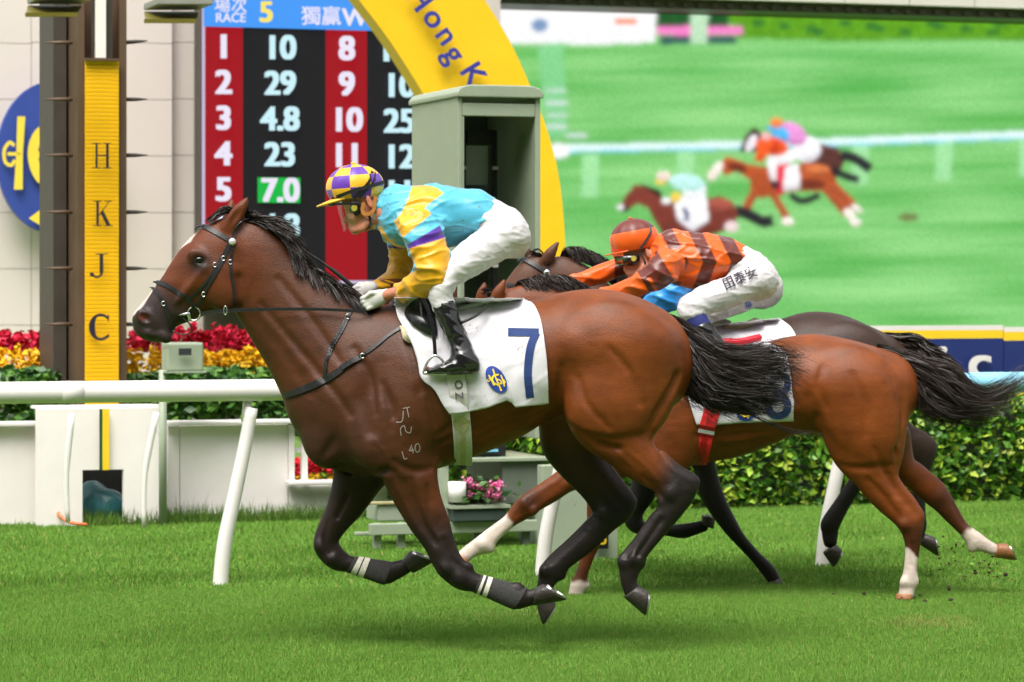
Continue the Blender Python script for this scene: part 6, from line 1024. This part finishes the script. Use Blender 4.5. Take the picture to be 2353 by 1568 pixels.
def paint_b(V):
    x, y = topx(V); n1 = vnoise(V, 5, 1); n2 = vnoise(V, 12, 2) + 1.3 * vnoise(V, 60, 5); yo = V[:, 1] - DB
    red = np.array(srgb(127, 64, 21)); drk = np.array(srgb(52, 29, 20)); wht = np.array(srgb(222, 206, 190)); blk = np.array(srgb(40, 28, 25))
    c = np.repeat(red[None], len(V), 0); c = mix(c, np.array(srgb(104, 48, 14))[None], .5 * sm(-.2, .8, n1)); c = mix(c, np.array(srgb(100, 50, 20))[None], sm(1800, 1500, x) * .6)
    nh = (yo < 0) & (x > 1900) & (y > 1060); c = np.where(nh[:, None], mix(c, drk[None], sm(1170, 1235, y + 8 * n2) * .75), c); nx = C7((1330, 0))[0][0]
    w_ = sm(0, 8, y - 1255 - (x - nx) * .75 + 4 * n2); c = np.where(nh[:, None], mix(c, wht[None], w_), c)
    fh = (yo > .03) & (x > 2040) & (y > 1030); t = (x - 2050) * .62 + (y - 1100) * .78; c = np.where(fh[:, None], mix(c, drk[None], sm(60, 110, t) * .7), c); c = np.where(fh[:, None], mix(c, wht[None], sm(192, 202, t + 6 * n2)), c)
    rf = (yo < 0) & (x < 1345) & (y > 1060); c = np.where(rf[:, None], mix(c, drk[None], np.exp(-(((x - 1215) / 32) ** 2 + ((y - 1150) / 30) ** 2)) * .75), c); t = (1175 - x) * .8 + (y - 1195) * .6; c = np.where(rf[:, None], mix(c, wht[None], sm(-2, 8, t + 3 * n2)), c)
    pf = (yo > .04) & (x < 1460) & (y > 1200); c = np.where(pf[:, None], mix(c, drk[None], sm(1270, 1320, y) * .5), c); c = np.where(pf[:, None], mix(c, wht[None], sm(1334, 1344, y + 3 * n2)), c)
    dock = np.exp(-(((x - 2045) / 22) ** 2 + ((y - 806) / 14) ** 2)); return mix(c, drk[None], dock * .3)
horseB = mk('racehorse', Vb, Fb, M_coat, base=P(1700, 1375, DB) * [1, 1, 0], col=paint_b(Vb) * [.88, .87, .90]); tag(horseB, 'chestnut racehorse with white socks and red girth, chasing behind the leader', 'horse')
M_hoof2 = mat('tan hoof horn', srgb(150, 100, 62), .5, var=.35, scale=30, bump=.3, bscale=90)
h7 = lambda *q: [C7(p)[0] for p in q]
hoof('hoof', horseB, DB, -.15, *h7((1290, 1535), (1380, 1535), (1278, 1562), (1388, 1562)), M_hoof2, M_shoe); hoof('hoof', horseB, DB, .15, *h7((1800, 1346), (1818, 1262), (1915, 1364), (1856, 1258)), M_hoof2, M_shoe)
hoof('hoof', horseB, DB, -.14, (1050, 1270), (1080, 1290), (1062, 1306), (1082, 1300), M_hoof2, M_shoe); hoof('hoof', horseB, DB, .14, (1302, 1368), (1341, 1368), (1297, 1384), (1345, 1384), M_hoof2, M_shoe)
M_hairB = mat('dark brown horse hair', (.024, .014, .010), .5, var=.5, scale=14)
def p7(pts, yo, d0=DB): return pw(C7(*pts), yo, d0)
tgB = [p7([(1190, 245), (1290, 268), (1420, 318), (1550, 362), (1640, 440), (1760, 492), (1860, 450), (1960, 370)], [0, 0, -.02, -.04, -.04, 0, .03, .05]), p7([(1200, 250), (1310, 295), (1440, 350), (1560, 420), (1650, 500), (1770, 530), (1880, 480), (1958, 420)], [0, 0, -.03, -.05, -.05, 0, .03, .05]),
       p7([(1210, 258), (1320, 320), (1430, 420), (1540, 510), (1640, 560), (1740, 570), (1850, 570)], [0, 0, -.04, -.05, -.05, -.02, 0]), p7([(1220, 265), (1330, 340), (1400, 440), (1480, 530), (1580, 590), (1690, 600), (1840, 590)], [0, 0, -.03, -.04, -.04, -.02, 0]), p7([(1230, 275), (1330, 360), (1370, 450), (1400, 530), (1420, 590), (1500, 600), (1600, 610)], [0, 0, -.01, -.02, -.02, 0, 0])]
V, Fc = ribbons(strands(tgB, 3000, 31, jit=.024, wav=.014, m=16, per=9, lenr=(.6, 1.03)), .0038, seed=6); mk('tail', V, Fc, M_hairB, horseB)
V, Fc = ribbons(strands([p7([(1370, 470), (1390, 560), (1420, 640)], 0), p7([(1480, 560), (1600, 620), (1760, 620), (1850, 600)], 0), p7([(1560, 590), (1700, 620), (1850, 575)], 0)], 60, 33, jit=.02, wav=.01), .004, seed=6); mk('loose_tail_hair', V, Fc, M_hairB, horseB)
mp = []
for i in range(1100):
    u = rr.uniform(0, 1); q = np.array([1178 + u * 240, np.interp(u, [0, .2, .45, .7, 1], [662, 648, 652, 688, 735])]); ln = rr.uniform(30, 60); mp.append(crom(pw([q + [0, 6], q + [ln * .35, -10 - rr.uniform(0, 8)], q + [ln * .7, -6 + rr.uniform(-8, 10)], q + [ln, rr.uniform(-4, 26)]], [0, -.01, -.03, -.05], DB), 3))
V, Fc = ribbons(mp, .0055, seed=7); mk('mane', V, Fc, M_hairB, horseB)
V, Fc = ribbons(strands([pw([(1150, 675), (1135, 662), (1120, 668), (1105, 688)], [0, -.01, -.02, -.03], DB), pw([(1145, 678), (1125, 672), (1105, 690)], [0, -.02, -.03], DB)], 90, 9, jit=.01), .009, seed=6); mk('forelock', V, Fc, M_hairB, horseB)
br2 = strap('bridle', onbody(fb, DB, [(1150, 690), (1135, 740), (1090, 820)], .003, n=6), .016, M_leather, horseB, fld=fb); strap('browband', onbody(fb, DB, [(1118, 686), (1132, 700), (1150, 712)], .003, n=5), .02, M_leather, br2, fld=fb); strap('noseband', onbody(fb, DB, [(1046, 792), (1070, 815), (1082, 850)], .003, n=5), .02, M_leather, br2, fld=fb)
# number cloth, girth and saddle of the chestnut
V, Fc, G = clothgrid(fb, DB, [(1545, 800), (1562, 850), (1580, 910), (1600, 976)], [(1762, 792), (1806, 818), (1821, 890), (1822, 964)], 60, 44, .010, .004, seed=8); clB = thicken(mk('saddle_cloth', V, Fc, M_cloth, horseB), .003)
gx, gy = topx(V); Gp = np.stack([gx, gy], 1); vc = V
def loop(cx, cy, rx, ry): return [(cx + rx * math.cos(t), cy + ry * math.sin(t)) for t in np.linspace(0, 2 * math.pi, 13)]
prints('number', stroke(loop(1788, 934, 23, 22), 17, 4) + stroke(loop(1792, 882, 18, 20), 15, 4), M_navy, clB, .008)['label'] = 'navy number 8'
ring = lambda k: [(1714 + k * 22 * math.cos(t), 945 + k * 24 * math.sin(t)) for t in np.linspace(0, 6.2832, 25)]
prints('badge', [[ring(a)[i], ring(a)[i + 1], ring(b)[i + 1], ring(b)[i]] for a, b in ((.02, .5), (.5, 1)) for i in range(24)], M_blue, clB, .008); prints('emblem', stroke([(1704, 928), (1710, 945), (1720, 962)], 3) + stroke([(1724, 930), (1706, 940), (1708, 956), (1724, 955)], 3.4) + stroke([(1698, 938), (1703, 955)], 3), M_yel, clB, .011)
M_red = mat('red webbing', srgb(206, 26, 32), .55, var=.12, scale=40, bump=.3, bscale=300); gp = C7((360, 430), (345, 500), (325, 580), (300, 660), (282, 730), (268, 790), (252, 858)); Q = onbody(fb, DB, crom(gp, 4), .006); Q1 = ondepth(Gp, vc, crom(gp, 4), .006); Q = np.where((crom(gp, 4)[:, 1] < 985)[:, None], Q1, Q); giB = strap('girth', Q, .088, M_red, horseB, nrm=(0, -1, 0), th=.004)
strap('girth_strap', Q[15:] + [0, -.005, 0], .03, mat('dark red leather', srgb(150, 14, 18), .4, var=.1), giB, nrm=(0, -1, 0), th=.004); strap('white_stitching', Q[13:15] + [0, -.006, 0], .088, M_cloth, giB, nrm=(0, -1, 0), th=.002); giB['label'] = 'red girth'
V, Fc = lettering(None, 'NAZ', 0, 0, 0, .075, None, None, rot=1.4 + 3.14, bold=.01); c = Q[8]; mk('lettering', np.stack([V[:, 0] + c[0], np.full(len(V), Q[4:13, 1].min() - .008), V[:, 1] + c[2]], 1), Fc, mat('maroon print', srgb(110, 12, 18), .6, var=.1), giB)
M_redl = mat('red saddle leather', srgb(214, 40, 62), .3, var=.12, scale=30); sdB = MB(); sdB.tube(crom(pw(T6((1500, 985), (1580, 990), (1680, 988), (1770, 968), (1822, 955)), [-.17, -.16, -.15, -.13, -.11], DB), 4), [.004, *[.02] * 15, .008], 10); sdB = sdB.build('saddle', M_redl, horseB, smooth=True)
fq = ondepth(Gp, vc, crom(T6((1530, 985), (1590, 1000), (1598, 1080), (1560, 1100), (1520, 1060), (1530, 985)), 3)[:-1], .014); mk('flap', np.vstack([fq, fq + [0, -.008, 0]]), [list(range(len(fq), 2 * len(fq)))] + [[i, (i + 1) % len(fq), len(fq) + (i + 1) % len(fq), len(fq) + i] for i in range(len(fq))], M_redl, sdB)
mb = MB(); mb.tube(crom(pw([(1510, 800), (1560, 808), (1640, 812), (1700, 806)], 0.0, DB), 4), [.05, *[.075] * 11, .05], 12); mb.build('seat', M_redl, sdB, smooth=True)
# ---- dark horse
fc = Field((P(1100, 0, DC)[0], DC - .40, .0), (P(2170, 0, DC)[0], DC + .40, 1.98), .0095)
def cc_(R, yo=0.0, k=.045, n=4, **kw): fc.chain(*rows(R, DC, yo, n), k=k, **kw)
cc_([(2060, 790, 2062, 900, .13), (2032, 770, 2032, 950, .2), (1980, 745, 1980, 970, .24), (1920, 721, 1920, 970, .262), (1860, 717, 1855, 965, .265), (1801, 733, 1795, 975, .25), (1740, 745, 1735, 1000, .25), (1660, 752, 1660, 1030, .265), (1590, 748, 1590, 1045, .272), (1540, 738, 1540, 1048, .255), (1500, 735, 1500, 1048, .23), (1465, 752, 1455, 1040, .2), (1435, 800, 1425, 1015, .16), (1410, 850, 1405, 975, .11)], cap=.7)
cc_([(1258, 592, 1245, 690, .07), (1300, 590, 1275, 730, .08), (1350, 612, 1315, 790, .09), (1405, 660, 1355, 850, .115), (1455, 705, 1400, 920, .15), (1500, 740, 1440, 990, .165)], k=.05)
cc_([(1222, 585, 1275, 660, .07), (1200, 600, 1262, 690, .085), (1180, 622, 1235, 712, .085), (1160, 650, 1205, 728, .07), (1142, 680, 1180, 745, .058), (1125, 705, 1160, 760, .052), (1114, 724, 1145, 763, .042)], k=.03, cap=.6)
for yo, e in ((-.06, [(1240, 598, 1272, 602, .02), (1250, 580, 1278, 586, .025), (1266, 565, 1283, 570, .018), (1284, 551, 1289, 553, .007)]), (.06, [(1206, 592, 1228, 594, .02), (1202, 576, 1220, 576, .024), (1200, 564, 1212, 564, .016), (1200, 552, 1204, 552, .007)])): cc_(e, yo, k=.02, n=3)
cc_([(1515, 975, 1645, 985, .085), (1560, 1030, 1645, 1030, .075), (1592, 1075, 1645, 1066, .06), (1602, 1125, 1656, 1113, .052), (1627, 1173, 1673, 1158, .047), (1656, 1213, 1692, 1195, .045), (1683, 1244, 1709, 1226, .036), (1722, 1285, 1742, 1266, .031), (1752, 1322, 1777, 1300, .035), (1764, 1338, 1790, 1322, .031), (1776, 1346, 1798, 1334, .03)], -.13)
cc_([(1440, 1000, 1560, 1000, .085), (1455, 1060, 1530, 1060, .075), (1449, 1113, 1507, 1140, .058), (1435, 1165, 1482, 1175, .05), (1434, 1200, 1477, 1190, .047), (1452, 1222, 1480, 1198, .042), (1490, 1230, 1495, 1204, .035), (1524, 1231, 1526, 1207, .031), (1566, 1238, 1572, 1203, .036), (1592, 1232, 1592, 1200, .031), (1622, 1222, 1610, 1196, .03)], .13)
cc_([(1870, 880, 2040, 880, .12), (1910, 970, 2030, 975, .09), (1945, 1035, 2020, 1040, .062), (1960, 1075, 2014, 1082, .048), (1951, 1100, 1982, 1122, .036), (1918, 1150, 1953, 1166, .032), (1887, 1196, 1930, 1211, .037), (1887, 1222, 1927, 1224, .031), (1892, 1250, 1924, 1246, .03)], -.14)
cc_([(2050, 880, 1960, 980, .11), (2085, 965, 2045, 1055, .075), (2128, 994, 2085, 1068, .053), (2152, 1018, 2095, 1072, .046), (2144, 1062, 2098, 1078, .04), (2130, 1110, 2095, 1114, .034), (2127, 1170, 2097, 1174, .031), (2130, 1206, 2092, 1212, .036), (2122, 1230, 2092, 1238, .031)], .14)
mus(fc, DC, lambda x, y: (2078 + (x - 1567) * .77, 718 + (y - 665) * .80), .8)
fc.blur(1); Vc, Fcc = fc.mesh(); Vc = fair(Vc, Fcc, 2)
def paint_c(V):
    x, y = topx(V); n1 = vnoise(V, 5, 1); c = np.repeat(np.array([srgb(54, 36, 28)]), len(V), 0); c = mix(c, np.array([srgb(72, 47, 36)]), sm(0, 1, n1) * .6); c = mix(c, np.array([srgb(26, 22, 22)]), sm(985, 1090, y)); return mix(c, np.array([srgb(86, 54, 38)]), sm(1420, 1330, x))
horseC = mk('racehorse', Vc, Fcc, M_coat, base=P(1700, 1340, DC) * [1, 1, 0], col=paint_c(Vc)); tag(horseC, 'dark brown racehorse with black legs, half hidden behind the chestnut', 'horse')
hoof('hoof', horseC, DC, -.13, (1764, 1340), (1796, 1326), (1772, 1352), (1808, 1346), M_hoof, M_shoe); hoof('hoof', horseC, DC, .13, (1640, 1216), (1608, 1204), (1644, 1190), (1606, 1183), M_hoof, M_shoe); hoof('hoof', horseC, DC, -.14, (1890, 1270), (1925, 1248), (1914, 1305), (1939, 1256), M_hoof, M_shoe); hoof('hoof', horseC, DC, .14, (2110, 1250), (2128, 1222), (2156, 1280), (2145, 1226), M_hoof, M_shoe)
tgC = [pw(C7((1215, 180), (1300, 188), (1400, 215), (1500, 275), (1580, 330), (1680, 420)), 0, DC), pw(C7((1225, 195), (1310, 225), (1400, 270), (1500, 330), (1580, 400), (1640, 480)), 0, DC)]
V, Fc = ribbons(strands(tgC, 700, 41, jit=.018, wav=.01, m=12), .008, seed=6); mk('tail', V, Fc, M_hairB, horseC)
mp = []
for i in range(700):
    u = rr.uniform(.12, 1); q = np.array([1262 + u * 190, np.interp(u, [0, .25, .5, .75, 1], [590, 588, 606, 650, 705])]); ln = rr.uniform(22, 48); kx = rr.uniform(.3, 1); mp.append(crom(pw([q + [0, 5], q + [ln * .4, -12 - kx * 10], q + [ln * .8, -8 + rr.uniform(-8, 8)], q + [ln * 1.1, rr.uniform(0, 26)]], [0, -.01, -.03, -.04], DC), 3))
V, Fc = ribbons(mp, .0055, seed=7); mk('mane', V, Fc, M_hair, horseC); V, Fc = ribbons(strands([pw([(1262, 595), (1240, 578), (1222, 582), (1208, 600)], [0, 0, -.02, -.03], DC), pw([(1255, 598), (1235, 588), (1215, 596)], [0, -.02, -.04], DC)], 110, 9, jit=.01), .009, seed=6); mk('forelock', V, Fc, M_hair, horseC)
br3 = strap('bridle', onbody(fc, DC, T6((330, 440), (335, 480), (320, 520), (270, 600), (200, 700)), .003, n=6), .018, M_leather, horseC, fld=fc); strap('browband', onbody(fc, DC, T6((135, 435), (160, 420), (230, 450), (320, 505)), .003, n=6), .026, M_leather, br3, fld=fc, th=.01); strap('cheek_strap', onbody(fc, DC, T6((50, 590), (100, 600), (150, 605)), .003, n=5), .02, M_leather, br3, fld=fc)
q = onbody(fc, DC, T6((325, 512)), .012)[0]; MB().tube([q, q + [0, -.006, 0], q + [0, -.009, 0]], [.02, .018, .008], 14).build('rosette', M_steel, br3, smooth=True)
V, Fc, G = clothgrid(fc, DC, [(1600, 755), (1604, 800), (1610, 860), (1620, 930)], [(1790, 736), (1822, 760), (1834, 800), (1836, 900)], 50, 36, .010, .004, seed=9); clC = thicken(mk('saddle_cloth', V, Fc, M_cloth, horseC), .003); gx, gy = topx(V); Gp = np.stack([gx, gy], 1); vc = V; prints('number', stroke([(1785, 800), (1800, 782), (1822, 790), (1815, 830), (1790, 870)], 13, 6), M_navy, clC, .008)['label'] = 'partly hidden navy number'
mb = MB(); mb.tube(crom(pw(T6((1560, 890), (1640, 885), (1720, 868), (1800, 832)), [-.1, -.1, -.1, -.08], DC), 4), [.004, *[.018] * 11, .006], 10); sdC = mb.build('saddle', M_beige, horseC, smooth=True)
mb = MB(); mb.tube(crom(pw([(1520, 752), (1580, 760), (1680, 758)], 0.0, DC), 4), [.05, *[.075] * 7, .05], 12); mb.build('seat', M_beige, sdC, smooth=True)
gi = strap('girth', onbody(fc, DC, [(1640, 930), (1625, 980), (1610, 1030), (1605, 1046)], .006, n=6), .085, M_girth, horseC, nrm=(0, -1, 0))
# ---------------------------------------------------------------- jockey in orange and brown hoops, jockey in blue behind him
headB = [('e', 945, 275, 0, (.093, .074, .095), .2), ('e', 945, 390, 0, (.060, .062, .075), .35), ('e', 955, 450, 0, (.048, .052, .05), .4), ('t', [(895, 420, 0), (880, 460, 0), (873, 488, 0)], [.010, .013, .013], .012), ('e', 893, 503, 0, (.018, .026, .012), .5, .01), ('e', 915, 520, 0, (.022, .026, .017), .4, .014), ('t', [(920, 518, -.03), (975, 505, -.052), (1010, 460, -.062)], [.016, .018, .016], .02), ('t', [(920, 518, .03), (975, 505, .052), (1010, 460, .062)], [.016, .018, .016], .02), ('c', [(1010, 350, 960, 500, .05), (1085, 310, 1030, 500, .058), (1160, 270, 1110, 520, .075)]), ('e', 1028, 372, -.076, (.014, .010, .032), .3, .006), ('e', 1028, 372, .076, (.014, .010, .032), .3, .006)]
torsoB = [('c', [(1110, 262, 1070, 470, .09), (1150, 232, 1110, 510, .14), (1210, 212, 1175, 560, .18), (1300, 228, 1290, 596, .198), (1440, 244, 1420, 596, .19), (1580, 272, 1540, 556, .175), (1690, 328, 1640, 512, .155)], .04)]
ARMB = [('c', [(1130, 360, 1272, 450, .088, -.16), (1055, 425, 1225, 545, .084, -.2), (990, 500, 1120, 605, .07, -.22), (925, 530, 1010, 655, .06, -.21), (850, 565, 915, 690, .05, -.17), (770, 598, 815, 706, .044, -.12), (705, 622, 740, 715, .04, -.09)], .03)]
ARMBF = [('c', [(1080, 360, 1110, 560, .08, .16), (950, 395, 980, 545, .072, .19), (850, 405, 895, 525, .062, .2), (700, 450, 755, 560, .052, .17), (580, 503, 630, 592, .045, .13), (492, 538, 520, 614, .038, .1)], .03)]
hipB = [('c', [(1640, 310, 1590, 545, .15), (1700, 325, 1640, 600, .16), (1770, 362, 1690, 660, .168), (1842, 425, 1745, 690, .165), (1876, 520, 1795, 660, .138)], .04)]
def thighB(s): return [('c', [(1730, 460, 1820, 650, .095, s * .09), (1630, 515, 1710, 705, .094, s * .13), (1515, 560, 1590, 752, .09, s * .18), (1400, 608, 1480, 786, .084, s * .215), (1318, 660, 1420, 808, .075, s * .245), (1268, 715, 1385, 812, .066, s * .258)], .04), ('c', [(1262, 705, 1400, 790, .062, s * .26), (1256, 780, 1412, 800, .058, s * .265)], .03)]
def sockB(s): return [('c', [(1262, 778, 1414, 790, .056, s * .267), (1300, 850, 1448, 845, .052, s * .278), (1365, 918, 1482, 902, .049, s * .285)], .02)]
def shankB(s): return [('c', [(1350, 895, 1472, 885, .051, s * .285), (1410, 965, 1525, 950, .048, s * .295), (1455, 1040, 1570, 1025, .046, s * .31), (1470, 1075, 1580, 1065, .045, s * .32)], .02), ('c', [(1588, 1070, 1592, 1128, .036, s * .33), (1540, 1055, 1540, 1134, .042, s * .33), (1470, 1078, 1466, 1134, .044, s * .33), (1400, 1100, 1396, 1130, .042, s * .33), (1340, 1115, 1338, 1126, .028, s * .33)], .025)]
ARMC = ([('c', [(1160, 430, 1310, 560, .085, -.16), (1120, 520, 1280, 610, .08, -.19), (1060, 585, 1210, 700, .068, -.2), (1000, 640, 1090, 760, .055, -.15), (960, 680, 1020, 770, .045, -.1)], .03)], [('c', [(1080, 420, 1120, 600, .08, .15), (980, 500, 1050, 650, .065, .17), (900, 560, 960, 690, .052, .13), (850, 600, 890, 690, .042, .09)], .03)])
def riderB(T, d0, label, jm, jp, brm, capf, capm, sockm, bootm, gm, wr=.010, arms=None):
    armB, armBf = arms or (ARMB, ARMBF)
    j, f, _ = body('person', headB + thin(torsoB + armB + armBf + hipB + thighB(-1) + thighB(1) + sockB(-1) + sockB(1) + shankB(-1) + shankB(1)) + [('t', [(790, 650, -.12), (720, 665, -.09), (670, 680, -.07)], [.028, .026, .025]), ('t', [(560, 560, .12), (495, 577, .1), (455, 590, .08)], [.028, .027, .025])], T, d0, .0068 + (d0 > 17.5) * .003, M_skin, base=P(*T((1600, 800))[0], d0),
        subs=[('t', [(880, 508, 0), (900, 509, -.03)], [.003, .002], .006), ('e', 1028, 374, -.09, (.006, .008, .016), .3)])
    tag(j, label, 'person')
    body('jacket', torsoB + armB + armBf + [('c', [(1075, 268, 1035, 470, .072), (1110, 258, 1070, 490, .085)], .02)], T, d0, .0058, jm, j, paint=jp, cap=.4, infl=.006, wr=wr, wsc=14, seed=14, stretch=(.8, .8, 1.5))
    _, fbr, _ = body('breeches', hipB + thighB(-1) + thighB(1), T, d0, .0068, brm, j, infl=.004, wr=.0045, wsc=20, seed=17, stretch=(.8, .8, 1.8))
    for s in (-1, 1): body('sock', sockB(s), T, d0, .006, sockm, j, infl=.003, wr=.002, seed=19); body('boot', shankB(s), T, d0, .006, bootm, j, infl=.004, wr=.003, seed=19)
    hand(j, T, d0, (700, 672), (620, 690), gm, -.08); hand(j, T, d0, (455, 588), (375, 600), gm, .08)
    h, pt = helmet(j, T, d0, (935, 275), .129, .113, .104, .18, capf, capm, (-.055, -.012))
    return j, h, fbr, pt
ORG = np.array(srgb(226, 92, 16)); BRN = np.array(srgb(96, 36, 26))
def silkB(V):
    x, y = topx(V); yo = V[:, 1] - DB; x = (x - 1149) / .3297; y = (y - 459.6) / .3297
    u = x - np.where(y < 430, .50 * (y - 235), .5 * 195 - .38 * (y - 430)); ph = ((u - 1118) % 196) / 196; t = sm(.0, .035, ph) * sm(.53, .49, ph); c = mix(np.repeat(ORG[None], len(V), 0), BRN[None], t)
    arm = (yo < -.10) & (x < 1290) & (y > 330 + (1290 - x) * .12); s_ = (x - 1200) * -.85 + (y - 420) * .5; ca_ = mix(np.repeat(ORG[None], len(V), 0), BRN[None], sm(52, 60, s_) * sm(252, 244, s_)); ca_ = mix(ca_, ORG[None], sm(20, 0, np.abs(s_ - 200) + (y < 540) * 60)); c = np.where(arm[:, None], ca_, c)
    far = (yo > .05) & (x < 1010); cf = mix(np.repeat(ORG[None], len(V), 0), BRN[None], sm(795, 803, x)); c = np.where(far[:, None], cf, c)
    col = (x < 1120) & (yo > -.1) & (yo < .1); c = np.where((col & ~far)[:, None], ORG[None], c); return c
M_silkB = mat('orange and brown silk', attr=True, rough=.33, var=.08, scale=30, sheen=.35, bump=.05, bscale=300)
M_co = mat('orange cap silk', srgb(226, 92, 16), .4, var=.08, scale=40, sheen=.3); M_cb = mat('brown cap silk', srgb(104, 38, 28), .4, var=.1, scale=40, sheen=.3); M_nvs = mat('navy sock', srgb(34, 42, 110), .7, var=.15, scale=40)
jB, hB, fbrB, ptB = riderB(T6, DB, 'jockey in orange and brown hooped silks stretched forward over the chestnut horse', M_silkB, silkB, M_breech, lambda u, v: 1 if v < .52 else 0, [M_co, M_cb], M_nvs, M_boot, M_gl2)
c0 = P(*T6((935, 275))[0], DB); Q = crom(np.array([c0 + (ptB(u, v) - c0) * 1.03 for u, v in [(pi * 1.55, 1.0), (pi * 1.64, .85), (pi * 1.74, .65), (pi * 1.82, .45)]]), 5); strap('strap', Q, .012, M_ck, hB, nrm=(0, -1, 0), th=.002)
gq = pw(crom(T6((850, 395), (900, 388), (965, 380), (968, 425), (930, 460), (880, 455), (855, 430), (850, 395)), 3)[:-1], -.062, DB); gog = mk('goggles', np.vstack([gq, gq + [0, -.02, 0], gq + [-.04, .06, 0]]), [list(range(len(gq), 2 * len(gq)))] + [[i, (i + 1) % len(gq), len(gq) + (i + 1) % len(gq), len(gq) + i] for i in range(len(gq))] + [[2 * len(gq) + i, 2 * len(gq) + (i + 1) % len(gq), (i + 1) % len(gq), i] for i in range(len(gq))], M_glass, jB)
mk('lens_badge', pw(circ(*T6((932, 408))[0], 6.2, 6.6, n=17)[:-1], -.085, DB), [list(range(16))], mat('yellow badge', srgb(200, 190, 80), .4, metal=.3, var=.1), gog)
strap('chin_strap', pw(crom(T6((985, 355), (985, 385), (1010, 430), (1000, 480), (950, 515)), 4), [-.08] * 9 + [-.07] * 4 + [-.05] * 4, DB), .010, M_ck, hB, nrm=(0, -1, 0))
strap('cuff', pw(crom(T6((478, 548), (470, 575), (480, 612)), 3), [.06] * 7, DB), .02, M_tan, jB, nrm=(0, -1, 0), th=.006)
# writing on the breeches
V, Fc = lettering(None, '田泰安', 0, 0, 0, 28.0, None, None, rot=.42, bold=.012); cx_, cy_ = T6((1672, 552))[0]; pp = np.stack([cx_ + V[:, 0], cy_ - V[:, 1] * 1.05], 1); Q = onbody(fbrB, DB, pp, .008); Q[:, 1] -= .004; mk('lettering', Q, Fc, mat('black ink', (.015, .016, .03), .7, var=.1), jB)
# rider of the dark horse
Tc = lambda *p: [(1149 + .3297 * (x + 12 + (x - 1300) * .04), 459.6 + .3297 * (y + 55)) for x, y in p]
BLU = np.array(srgb(44, 140, 216)); PNK = np.array(srgb(216, 120, 160))
def silkC(V):
    x, y = topx(V); c = np.repeat(BLU[None], len(V), 0); return mix(c, PNK[None], sm(1640, 1660, x))
M_silkC = mat('blue silk', attr=True, rough=.35, var=.08, scale=30, sheen=.3); M_bk = mat('black sock', (.015, .015, .016), .6, var=.2)
jC, hC, fbrC, _ = riderB(Tc, DC, 'jockey in blue silks mostly hidden behind the orange-clad jockey', M_silkC, silkC, mat('white breeches of the rear rider', (.63, .59, .60), .62, var=.06, scale=25, bump=.12, bscale=350), lambda u, v: 0, [M_co, M_co], M_bk, M_boot, M_gl, wr=.009, arms=ARMC)
V, Fc = lettering(None, '華', 0, 0, 0, 18.0, None, None, rot=.3, bold=.0); cx_, cy_ = T6((1728, 735))[0]; Q = onbody(fbrC, DC, np.stack([cx_ + V[:, 0], cy_ - V[:, 1]], 1), .008); mk('lettering', Q, Fc, mat('blue ink', srgb(52, 80, 170), .7, var=.1), jC)
# ---------------------------------------------------------------- turf kicked up behind the chestnut
M_earth = mat('wet earth', (.045, .028, .014), .9, var=.5, scale=40, bump=.6, bscale=120)
def clod(c, r, seed):
    q = np.random.default_rng(seed); u = np.linspace(0, math.pi, 7); v = np.linspace(0, 2 * math.pi, 10, endpoint=False); D = np.array([(math.sin(a) * math.cos(b), math.sin(a) * math.sin(b), math.cos(a)) for a in u for b in v]); s = 1 + .35 * vnoise(D, 2.2, seed) + .2 * vnoise(D, 5, seed + 1); V = c + D * s[:, None] * r * q.uniform(.6, 1.3, 3)
    return V, [[i * 10 + j, (i + 1) * 10 + j, (i + 1) * 10 + (j + 1) % 10, i * 10 + (j + 1) % 10] for i in range(6) for j in range(10)]
C8 = lambda x, y: (1378.8 + .4141 * x, 976.6 + .4141 * y)
ORD = 'first second third fourth fifth sixth seventh eighth ninth tenth eleventh twelfth'.split()
for i, (x, y, s) in enumerate(sorted(((1295, 950, 9), (1275, 1060, 7), (1305, 1112, 9), (1465, 935, 6), (1520, 975, 9), (1160, 1082, 6), (1935, 905, 7), (1945, 970, 6), (1800, 982, 6), (1975, 665, 5), (2250, 830, 9), (2085, 820, 6)))):
    V, Fc = clod(P(*C8(x, y), DB + rng.uniform(-.4, .1)), s / 496 * .85, 200 + i); tag(mk('turf_clod', V, Fc, M_earth), 'clod of dark earth in the air, %s from the left behind the chestnut horse' % ORD[i], 'clod', 'clods of turf in the air')
r = np.random.default_rng(9); pc = [P(*C8(x + r.normal() * sx, y + r.normal() * sy), DB + r.uniform(-.3, .2)) for x, y, sx, sy, k in ((1710, 1040, 42, 40, 60), (2100, 800, 110, 30, 60), (2000, 700, 70, 50, 40), (1400, 1010, 90, 50, 30), (1650, 400, 50, 30, 14)) for _ in range(k)]
V, T, c, _ = leafmesh(0, 0, lambda a, b: np.array(pc), .02, [(64, 46, 28), (84, 64, 36), (120, 150, 60), (52, 38, 24)], 77); o = mk('dirt_spray', V, T, M_petal, col=c, smooth=False); o['kind'] = 'stuff'; tag(o, 'spray of soil crumbs and grass bits behind the hind hooves', 'dirt')
